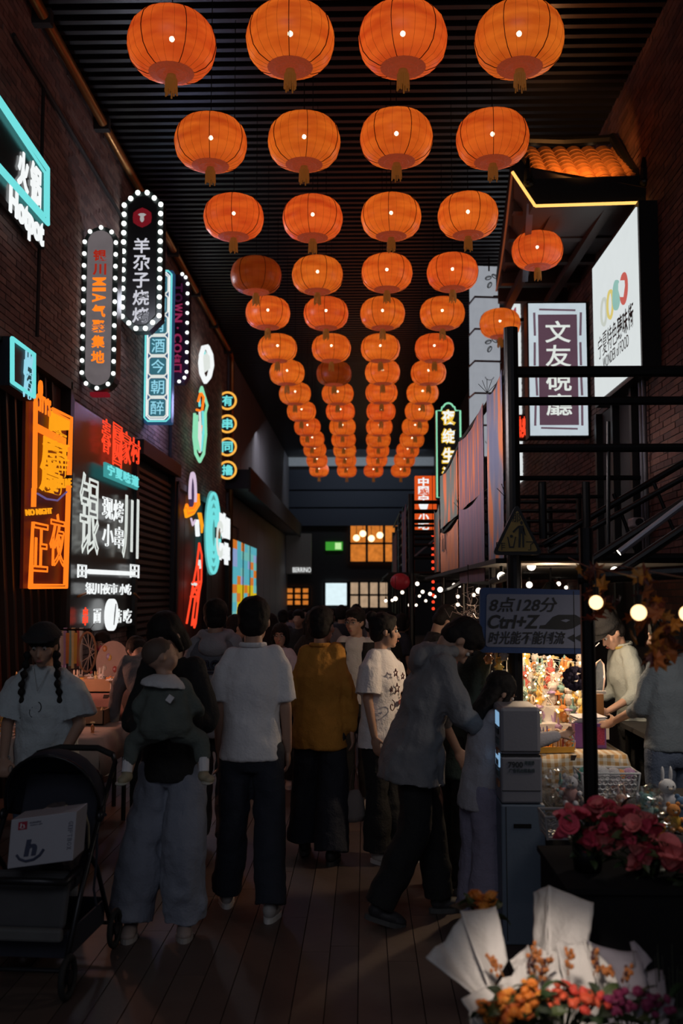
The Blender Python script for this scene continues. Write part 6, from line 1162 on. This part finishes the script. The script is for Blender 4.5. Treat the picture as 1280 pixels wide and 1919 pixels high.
# ================================================================== FOREGROUND
# stroller
YS = 4.75; xs_ = atY(82,1500,YS).x
t = thing('stroller', 'dark navy folding stroller with rounded canopy, carrying a white carton', 'stroller', (xs_,YS,0), rad(-4))
m_nv = mat('stroller_navy_fabric', (.022,.024,.038), .85); m_sg = mat('stroller_grey_fabric', (.06,.06,.065), .85); m_fr = mat('stroller_frame', (.03,.03,.034), .35, .6); m_rub = mat('rubber', (.015,.015,.015), .8)
pv = V((0,.12,.70)); vs = []; fs = []; NA, NB = 12, 16
for i in range(NA+1):
    a = rad(-15+i*125/NA)
    for j in range(NB+1):
        th = math.pi*j/NB; x = .235*math.cos(th); r = .30*math.sin(th)**.8 if math.sin(th) > 0 else 0; vs.append(pv+V((x, math.cos(a)*r*.95, math.sin(a)*r)))
for i in range(NA):
    for j in range(NB): q = i*(NB+1)+j; fs.append((q,q+1,q+NB+2,q+NB+1))
o = MB().add(vs, fs).build('canopy', m_nv, t, smooth=True); q = o.modifiers.new('s','SOLIDIFY'); q.thickness = .008
for i in (0,6,12): MB().tube(vs[i*(NB+1):(i+1)*(NB+1)], .008, 6).build('canopy_rib', m_fr, t, smooth=True)
b = MB(); b.add([(-.19,.08,.42),(.19,.08,.42),(.19,.26,.86),(-.19,.26,.86),(-.19,.11,.41),(.19,.11,.41),(.19,.29,.85),(-.19,.29,.85)], [(0,1,2,3),(4,7,6,5),(0,4,5,1),(2,6,7,3),(0,3,7,4),(1,5,6,2)]); b.build('seat_back', m_nv, t, bev=.01)
MB().bx((-.19,-.16,.40),(.19,.1,.45)).build('seat', m_nv, t, bev=.015)
o = MB().add([(-.2,-.17,.50),(.2,-.17,.50),(.2,-.25,.27),(-.2,-.25,.27),(-.2,-.13,.50),(.2,-.13,.50),(.2,-.2,.27),(-.2,-.2,.27)], [(0,3,2,1),(4,5,6,7),(0,1,5,4),(2,3,7,6),(0,4,7,3),(1,2,6,5)]).build('leg_rest', m_sg, t, bev=.02)
MB().tube([(-.215,-.1,.5),(-.2,-.24,.475),(-.1,-.27,.485),(.1,-.27,.485),(.2,-.24,.475),(.215,-.1,.5)], .017, 10).build('bumper_bar', m_fr, t, smooth=True)
o = MB().bx((-.21,-.30,.235),(.21,-.26,.29)).build('foot_strap', mat('stroller_light_band', (.11,.11,.11), .8), t, bev=.012)
for s in (-1,1):
    MB().tube([(s*.225,-.30,.10),(s*.23,-.1,.42),(s*.235,.12,.70),(s*.225,.36,.9),(s*.2,.40,.93)], .013, 8).build('frame_tube', m_fr, t, smooth=True); MB().tube([(s*.225,.34,.10),(s*.23,.1,.45),(s*.23,-.02,.55)], .012, 8).build('frame_tube', m_fr, t, smooth=True)
    for y in (-.30,.34):
        w_ = MB().tube([(s*.245,y+.082*math.cos(q*.4),.095+.082*math.sin(q*.4)) for q in range(16)], .014, 8, True).build('wheel', m_rub, t, smooth=True); g = MB().cyl((s*.232,y,.095),(s*.258,y,.095),.03)
        for q in range(5): a = q*1.2566; g.beam((s*.245,y,.095),(s*.245,y+.078*math.cos(a),.095+.078*math.sin(a)),.008)
        g.build('spokes', m_fr, w_)
    MB().ell((s*.24,.10,.69),(.02,.03,.03),n=10,m=8).build('hinge', m_fr, t, smooth=True)
    MB().tube([(s*.245,.05,.62),(s*.26,.0,.5),(s*.25,.0,.38),(s*.262,.01,.30)], .006, 5).build('hanging_strap', m_nv, t)
MB().tube([(-.2,.40,.93),(-.1,.46,.955),(.1,.46,.955),(.2,.40,.93)], .016, 10).build('handle', m_rub, t, smooth=True)
b = MB(); b.bx((-.2,-.2,.14),(.2,.28,.15)); b.build('basket_floor', m_nv, t)
for a in ((-.2,-.21,.14,.2,-.2,.24),(-.2,.28,.14,.2,.29,.26),(-.21,-.2,.14,-.2,.28,.25),(.2,-.2,.14,.21,.28,.25)): MB().bx(a[:3],a[3:]).build('basket_side', m_nv, t)
MB().cyl((-.22,-.30,.12),(.22,-.30,.12),.01).build('axle', m_fr, t); MB().cyl((-.22,.34,.12),(.22,.34,.12),.01).build('axle', m_fr, t)
# white carton with logo
yc = YS-.30; A_, B_, C_, D_ = atY(14,1628,yc), atY(137,1612,yc), atY(143,1521,yc), atY(22,1536,yc)
ux = (B_-A_).normalized(); uz = (D_-A_).normalized(); t = thing('white_carton', 'white product carton with a dark letter h and smile mark lying on the stroller', 'box', (A_+C_)/2)
w_, h_ = (B_-A_).length, (D_-A_).length; fr = frame((0,0,0), ux, uz)
b = MB(); b.box((0,0,-.09),(w_,h_,.18)); b.xf(fr); b.build('carton', mat('white_carton_board', (.42,.42,.47), .5, var=.04), t, bev=.003)
m_lg = mat('slate_ink', (.05,.06,.11), .6); px_ = lambda x, y: ((x/365-.5)*w_, (.5-y/270)*h_)   # measured on the face
q = px_(123,168); text('h', fr, q[0], q[1], .062*w_/.31, .075*h_/.22, m_lg, t, 'letter', z=.001, depth=.003, off=.05, shear=.1)
MB().tube([fr @ V((*px_(x,y),.001)) for x, y in ((46,198),(66,224),(102,240),(145,236),(178,216),(198,186))], .006, 6).build('smile_arc', m_lg, t)
q = px_(68,40); MB().box((0,0,0),(w_*.135,h_*.16,.004)).xf(fr @ M.Translation((q[0],q[1],.001))).build('red_label', mat('label_red', (.35,.02,.05), .6), t); text('h', fr, q[0], q[1]+.002, .018, .018, m_white, t, 'letter', z=.004, depth=.002); MB().tube([fr @ V((q[0]+math.cos(a)*.014,q[1]-.002+math.sin(a)*.01,.004)) for a in (3.5,4.1,4.7,5.3,5.9)], .0012, 4).build('label_mark', m_white, t)
q = px_(150,35); text('HUASHENG', fr, q[0]-.01, q[1]+.004, .05, .008, m_lg, t, 'lettering', z=.001, depth=.002); text('HOLIDAY GIFT', fr, q[0]-.005, q[1]-.007, .055, .005, m_lg, t, 'lettering', z=.001, depth=.002)
q = px_(338,130); 
for i, s in enumerate('GIFTBOX'): text(s, fr, q[0], q[1]+.055-.018*i, .02, .014, m_lg, t, 'letter', z=.001, depth=.002, rot=rad(-90), neon=.015)
# clear zipped bag behind the carton
t = thing('clear_bag', 'crumpled clear zipped bag with pale trim standing behind the white carton', 'bag', (atY(112,1560,4.85).x,4.83,.46)); MB().ell((0,0,.12),(.13,.09,.17),n=24,m=14).build('bag_film', mat('dusty_film', (.14,.11,.11), .25, alpha=.75), t, disp=.05, dscale=.07)
MB().tube([(-.10,-.08,.25),(-.03,-.09,.285),(.05,-.09,.28),(.11,-.08,.24)], .006, 6).build('zip_trim', mat('pale_pink_trim', (.35,.25,.24), .5), t); MB().tube([(.06,-.09,.30),(.075,-.11,.24),(.078,-.11,.19)], .008, 6).build('strap', mat('tan_strap', (.3,.25,.16), .6), t); MB().tube([(.12,-.02,.29),(.16,-.06,.2),(.17,-.08,.1)], .006, 6).build('strap', mat('tan_strap'), t)

# tall white machine
Yt = 5.15; l, r = atY(939,1500,Yt).x, atY(1018,1500,Yt).x; t = thing('white_machine', 'tall pale machine of stacked cabinets with grey lettering below the slogan sign', 'cabinet', ((l+r)/2,Yt,0)); w_ = (r-l)/2
zz = lambda py: atY(980,py,Yt).z; m_mc = mat('machine_white', (.23,.23,.265), .45, var=.04); m_mb = mat('machine_blue', (.13,.17,.23), .5, var=.04)
MB().bx((-w_-.0,0,.0),(w_+.01,.36,zz(1508))).build('lower_cabinet', m_mb, t, bev=.008); MB().bx((-w_+.002,.0,zz(1506)),(w_-.002,.33,zz(1419))).build('middle_cabinet', m_mc, t, bev=.01); MB().bx((-w_+.0,.0,zz(1415)),(w_-.006,.33,zz(1326))).build('upper_cabinet', m_mc, t, bev=.018)
MB().bx((-w_+.004,.006,zz(1419)),(w_-.008,.32,zz(1415))).build('joint', m_dark, t)
for py in (1408,1482): MB().bx((-w_+.006,-.002,zz(py)-.002),(w_-.012,.01,zz(py)+.002)).build('groove', m_dark, t)
MB().bx((-w_*.42,-.003,zz(1552)),(w_*.42,.01,zz(1544))).build('slot', m_black, t); MB().bx((-w_+.022,-.002,0.02),(-w_+.026,.002,zz(1512))).build('panel_seam', m_dark, t)
fr = frame((0,-.0015,0),(1,0,0),(0,0,1)); c = lambda px, py: (atY(px,py,Yt).x-(l+r)/2, zz(py)); m_mt = mat('dark_teal_print', (.05,.075,.085), .6)
q = c(966,1433); text('7900', fr, q[0], q[1], .075, .03, mat('dark_print', (.03,.035,.04), .6), t, z=.001, depth=.003, off=.03); q = c(990,1431); text('单面屏', fr, q[0]+.006, q[1]+.004, .05, .02, m_mt, t, z=.001, depth=.003, off=.02); q = c(978,1444); text('广告机出租热线', fr, q[0], q[1], .13, .02, m_mt, t, z=.001, depth=.003, off=.02)
for py in (1345,1422): MB().bx((-w_-.004,.03,zz(py+18)),(-w_+.002,.16,zz(py-8))).build('side_screen', glow('screen_blue', s2l(130,170,205), .9), t)
for k in range(6): MB().bx((-w_-.006,.05,zz(1372+k*20)-.018),(-w_+.002,.14,zz(1372+k*20)+.012)).build('side_sticker', [m_black, m_mt, mat('dull_orange', (.3,.12,.05), .6)][k % 3], t)

# ---- flower stand
def rose(m):
    b_ = MB()
    for ring_, (n, r, z, tilt, s) in enumerate(((3,.007,.02,10,.016),(5,.014,.015,28,.021),(6,.021,.008,52,.025))):
        for k in range(n):
            a = 2*math.pi*k/n+ring_*.6; vs = []; fs = []
            for i in range(4):
                for j in range(4):
                    u = (j/3-.5)*2; v = i/3; w = s*(1-.35*v*v)*(.6+.8*math.sin(v*2.2)); p = V((u*w*.9, .012*v*math.tan(rad(tilt))*1.2+.006*(v**3)*2-.35*abs(u)*w*.5, v*s*1.35)); vs.append(M.Rotation(a,3,'Z') @ (p+V((0,r*.6,0)))+V((0,0,z)))
            for i in range(3):
                for j in range(3): q = i*4+j; fs.append((q,q+1,q+5,q+4))
            b_.add(vs, fs)
    b_.ell((0,0,.01),(.012,.012,.014),n=8,m=6); me = b_.mesh('rose', m); me.polygons.foreach_set('use_smooth', [True]*len(me.polygons)); return me
def daisy(m):
    b_ = MB(); b_.ell((0,0,.012),(.021,.021,.017),n=8,m=6)
    for L_, n, z in ((1.,14,.0),(.75,12,.007),(.5,9,.013)):
        for k in range(n): a = 6.283*k/n+L_; b_.add([(math.cos(a)*.006,math.sin(a)*.006,.01+z),(math.cos(a-.2)*.022*L_,math.sin(a-.2)*.022*L_,.016+z),(math.cos(a)*.031*L_,math.sin(a)*.031*L_,.013+z*1.3),(math.cos(a+.2)*.022*L_,math.sin(a+.2)*.022*L_,.016+z)], [(0,1,2,3)])
    return b_.mesh('bloom', m)
def leafm(m): 
    b_ = MB(); n = 6; vs = []; fs = []
    for i in range(n+1): v = i/n; w = .014*math.sin(v*math.pi)**.8+.0005; z = .02*math.sin(v*2.5); vs += [(-w,v*.07,z),(0,v*.07,z-.004),(w,v*.07,z)]
    for i in range(n): fs += [(i*3,i*3+1,i*3+4,i*3+3),(i*3+1,i*3+2,i*3+5,i*3+4)]
    return b_.add(vs, fs).mesh('leaf', m)
rs = [rose(mat('rose_petal_%d' % i, c, .6)) for i, c in enumerate([(.60,.07,.12),(.5,.04,.08),(.7,.17,.17)])]; ds = [daisy(mat('orange_petal_%d' % i, c, .6)) for i, c in enumerate([(.66,.19,.02),(.75,.28,.04),(.5,.11,.02)])]; dr = [daisy(mat('red_petal_%d' % i, c, .6)) for i, c in enumerate([(.55,.05,.03),(.65,.10,.04)])]
dk = [daisy(mat('magenta_petal', (.22,.02,.08), .6))]; gl = [leafm(mat('green_leaf_%d' % i, c, .55)) for i, c in enumerate([(.025,.05,.015),(.05,.07,.02),(.02,.03,.012)])]
m_stem = mat('stem_green', (.04,.07,.02), .6); m_pap = mat('wrapping_paper', (.62,.58,.55), .75, var=.05, bump=.5, bdist=.01); m_papd = mat('wrapping_paper_lilac', (.25,.23,.27), .75, var=.05, bump=.4)
Rf = random.Random(31)
def sheet(P, parent, m=None, name='wrapping_paper', bulge=.03, fold=.0, n=12):
    """paper spanning four corners (two along the top), bulged towards the viewer with creases"""
    a, b_, c_, d = [V(p) for p in P]; nn = (b_-a).cross(d-a).normalized(); vs = []; fs = []
    for i in range(n+1):
        for j in range(n+1):
            u, v = i/n, j/n; p = a.lerp(b_,u).lerp(d.lerp(c_,u),v); p += nn*(bulge*math.sin(u*math.pi)*(.4+.6*math.sin(v*math.pi*.9+.3))+fold*abs((u*2.0+v*.4) % 1-.5)+.0025*math.sin(u*9+v*5)+.0015*math.sin(v*15-u*6)); vs.append(p)
    for i in range(n):
        for j in range(n): q = i*(n+1)+j; fs.append((q,q+n+1,q+n+2,q+1))
    o = MB().add(vs, fs).build(name, m or m_pap, parent, smooth=True); q = o.modifiers.new('s','SOLIDIFY'); q.thickness = .0025; return o
def bunch(t, c, blooms, n, sx, sy, sz, size=(1,1.3), leaves=10, base=None, stems=True, tilt=.5):
    c = V(c); base = V(base) if base is not None else c-V((0,0,.3))
    for k in range(n):
        p = c+V((Rf.uniform(-sx,sx),Rf.uniform(-sy,sy),Rf.uniform(-sz,sz))); s = Rf.uniform(*size); inst('bloom' if blooms is not rs else 'rose', Rf.choice(blooms), t, p, (Rf.uniform(-.2,1.1)*1,Rf.uniform(-tilt,tilt),Rf.uniform(0,6)), (s,)*3)
        if stems: MB().tube([p, p.lerp(base,.5)+V((Rf.uniform(-.01,.01),0,0)), base+V((Rf.uniform(-.015,.015),Rf.uniform(-.015,.015),0))], .002, 4).build('stem', m_stem, t)
    for k in range(leaves): p = c+V((Rf.uniform(-sx*1.1,sx*1.1),Rf.uniform(-sy,sy),Rf.uniform(-sz-.04,sz*.6))); inst('leaf', Rf.choice(gl), t, p, (Rf.uniform(-.5,.9),Rf.uniform(-1,1),Rf.uniform(0,6)), (Rf.uniform(.8,1.3),)*3)
def bucket(label, x, y, r, h_, z=0.):
    t = thing('flower_bucket', label, 'bucket', (x,y,z)); b_ = MB().lathe([(0,.004),(r*.8,.004),(r,h_),(r*.95,h_),(r*.76,.02),(0,.02)], 24); b_.build('bucket', m_black, t, smooth=True); MB().tube([(math.cos(a*.4)*r,math.sin(a*.4)*r,h_) for a in range(16)], .006, 6, True).build('rim', m_black, t); return t
# black cloth-covered stand under the roses
t = thing('flower_stand', 'black box stand in deep shade below the red roses', 'stand', (1.35,3.75,0)); MB().bx((-.66,-.28,0),(.75,.28,.74)).build('box', mat('matte_black_cloth', (.01,.01,.011), .95, spec=.1), t, bev=.01); MB().bx((-.67,-.29,.74),(.76,.29,.76)).build('top_board', mat('matte_black_cloth'), t)
def at(px, py, Y): return atY(px, py, Y)
for i, (spots, Y, lb, bx_) in enumerate((([(1085,1535,42,30),(1130,1520,30,22),(1110,1560,30,18)],3.62,'bunch of red roses, nearest the white machine, in a black bucket',.80),([(1170,1565,46,26),(1210,1585,34,22),(1180,1530,20,14)],3.6,'second bunch of red roses, middle of the dark stand',1.0),([(1255,1590,34,22),(1290,1605,24,18)],3.55,'third bunch of red roses, cut by the right edge',1.2))):
    c0 = at(spots[0][0],spots[0][1],Y); t = thing('rose_bunch', lb, 'flowers', (c0.x,Y,.78)); base = V((bx_-c0.x,.06,.0))
    for px, py, sx, sy in spots: c = at(px+14,py+20,Y)-t.location; bunch(t, c, rs, 14, sx*Y/F, .07, sy*Y/F*.8, (.7,1.0), 14, base)
    bucket('black bucket under the %s rose bunch' % ('first','second','third')[i], bx_, Y+.06, .06, .1, .762)
# white paper bouquets
def bouq(label, px, py, Y, z0): p = at(px,py,Y); return thing('paper_bouquet', label, 'bouquet', (p.x,Y,z0)), V((p.x,Y,z0))
t, o = bouq('fan-shaped white paper bouquet with orange flowers, left front', 950, 1850, 3.05, .02)
S = lambda *P: [at(px,py,Y)-o for px, py, Y in P]
sheet(S((862,1707,3.18),(930,1698,3.22),(952,1800,3.1),(918,1860,3.0)), t, bulge=.02); sheet(S((796,1787,3.1),(866,1708,3.18),(925,1830,3.05),(884,1861,3.0)), t, bulge=.06, fold=.05)
sheet(S((864,1872,2.85),(920,1842,2.95),(990,1880,2.92),(915,1945,2.8)), t, bulge=.01); sheet(S((925,1842,3.06),(985,1790,3.12),(1010,1840,3.05),(950,1870,3.0)), t, bulge=.02, fold=.04); sheet(S((955,1800,3.16),(990,1770,3.2),(1000,1800,3.1),(970,1830,3.1)), t, bulge=.01)
MB().loft([(V((0,0,.0)),.04,.035,None),(V((0,0,.12)),.045,.04,None),(V((0,0,.3)),.09,.07,None),(at(950,1900,3.0)-o,.11,.08,None)],20).build('wrapped_base', m_pap, t, smooth=True)
for px, py, sx, sy, n in ((970,1885,40,16,16),(930,1900,28,14,9),(1000,1868,20,16,8)): bunch(t, at(px,py,2.78)-o, ds, n*4, sx*2.8/F, .05, sy*2.8/F, (.34,.6), 16, (0,0,.25))
t, o = bouq('upright white paper bouquet with sprigs, in the middle', 1050, 1850, 3.3, .02)
sheet([q for q in S((1028,1659,3.3),(1113,1692,3.32),(1104,1765,3.25),(1026,1790,3.2))], t, bulge=.012); sheet(S((1000,1672,3.35),(1028,1659,3.3),(1026,1790,3.2),(1001,1775,3.3)), t, bulge=.006)
sheet(S((1045,1760,3.16),(1098,1765,3.18),(1120,1850,3.08),(1058,1855,3.06)), t, bulge=.025, fold=.02); sheet(S((1000,1850,3.0),(1045,1815,3.04),(1060,1850,3.0),(1010,1880,2.98)), t, bulge=.01); sheet(S((995,1768,3.22),(1045,1775,3.2),(1050,1830,3.12),(1005,1835,3.12)), t, bulge=.02, fold=.03)
sheet(S((1096,1758,3.1),(1106,1770,3.14),(1145,1850,3.05),(1122,1860,3.0)), t, bulge=.015)
MB().loft([(V((0,0,0)),.05,.05,None),(V((0,0,.2)),.06,.05,None),(at(1060,1860,3.15)-o,.12,.07,None)],20).build('wrapped_base', m_pap, t, smooth=True)
bunch(t, at(1075,1872,2.85)-o, dr, 40, 50*2.95/F, .05, 12*2.95/F, (.4,.65), 12, (0,0,.3))
def sprig(t, pts, m, n=8, r=.006, o=V((0,0,0))):
    P = [V(p) for p in pts]; MB().tube(P, .0018, 4).build('twig', mat('brown_twig', (.25,.10,.03), .7), t); b_ = MB()
    for k in range(n): q = P[0].lerp(P[-1],.3+.7*k/n)+V((Rf.uniform(-.012,.012),Rf.uniform(-.01,.01),Rf.uniform(-.01,.01))); b_.ell(q, (r,r,r*1.3), None, 6, 5)
    tag(b_.build('berries', m, t), kind='stuff')
m_berry = mat('rust_berries', (.4,.13,.03), .6); m_bdark = mat('dark_berries', (.06,.02,.02), .5)
for P in (((945,1830),(930,1805),(912,1790)),((1000,1850),(1005,1810),(998,1780)),((1020,1840),(1015,1800),(1005,1770)),((1010,1840),(1025,1810),(1032,1790)),((1065,1830),(1066,1800),(1068,1775)),((1115,1830),(1118,1805),(1116,1780)),((960,1860),(930,1850),(905,1858)),((1165,1840),(1172,1820),(1185,1812)),((1150,1830),(1140,1815),(1135,1812))):
    for k in range(2): sprig(t, [at(px+Rf.uniform(-5,5),py+Rf.uniform(-4,4),2.96)-o for px, py in P], m_berry if Rf.random() < .6 else m_bdark, 9, .0055)
t, o = bouq('dim lilac-white paper bouquet with dark magenta flowers, right', 1180, 1850, 3.3, .02)
sheet(S((1100,1762,3.22),(1195,1782,3.26),(1215,1855,3.1),(1130,1860,3.05)), t, m_papd, bulge=.03); sheet(S((1180,1765,3.3),(1188,1762,3.3),(1222,1800,3.25),(1195,1830,3.2)), t, m_papd, bulge=.01); sheet(S((1190,1800,3.25),(1245,1810,3.25),(1250,1870,3.1),(1165,1865,3.05)), t, m_papd, bulge=.03, fold=.03); sheet(S((1105,1765,3.1),(1125,1790,3.12),(1165,1850,3.05),(1135,1860,3.0)), t, bulge=.01)
MB().loft([(V((0,0,0)),.05,.05,None),(V((0,0,.2)),.06,.05,None),(at(1185,1870,3.2)-o,.13,.07,None)],20).build('wrapped_base', m_papd, t, smooth=True); bunch(t, at(1190,1880,2.85)-o, dk, 30, 60*2.95/F, .05, 12*2.95/F, (.4,.65), 16, (0,0,.3))
t, o = bouq('small bouquet of orange blooms with dark leaves behind the white papers', 905, 1740, 3.55, .02)
bunch(t, at(905,1695,3.55)-o, ds, 9, 18*3.55/F, .03, 12*3.55/F, (.7,1.0), 14, (0,0,.2)); MB().loft([(V((0,0,0)),.03,.03,None),(at(908,1730,3.55)-o,.045,.04,None)],16).build('wrapped_base', mat('kraft_paper', (.35,.15,.04), .8), t, smooth=True)
sheet(S((842,1698,3.6),(888,1676,3.62),(893,1694,3.6),(865,1706,3.6)), t, mat('brown_leaf', (.09,.05,.025), .7), 'dry_leaf', bulge=.01)
t, o = bouq('dark dried grass bunch at the lower right corner', 1262, 1800, 3.2, .02)
for k in range(30): a = Rf.uniform(-.14,.14); P = [V((a*.2,0,.0)),V((a*.6,Rf.uniform(-.03,.03),.3)),V((a,Rf.uniform(-.05,.05),.5+Rf.uniform(0,.15)))]; MB().tube(P,[.003,.0025,.001],4).build('blade', mat('dark_grass', (.03,.035,.02), .7), t); 
for k in range(14): inst('leaf', gl[k % 3], t, (Rf.uniform(-.14,.14),Rf.uniform(-.05,.05),Rf.uniform(.35,.6)), (Rf.uniform(-1,1),Rf.uniform(-1,1),Rf.uniform(0,6)))
spot('bouquet_lamp', (.30,2.15,1.45), (.56,3.1,.55), 52, (1,.86,.74), 26, .06)
spot('rose_fill', (1.0,2.7,2.0), (1.0,3.6,.9), 3.5, (1,.8,.75), 50, .05)  # unseen fill spot aimed at the roses, no real fixture
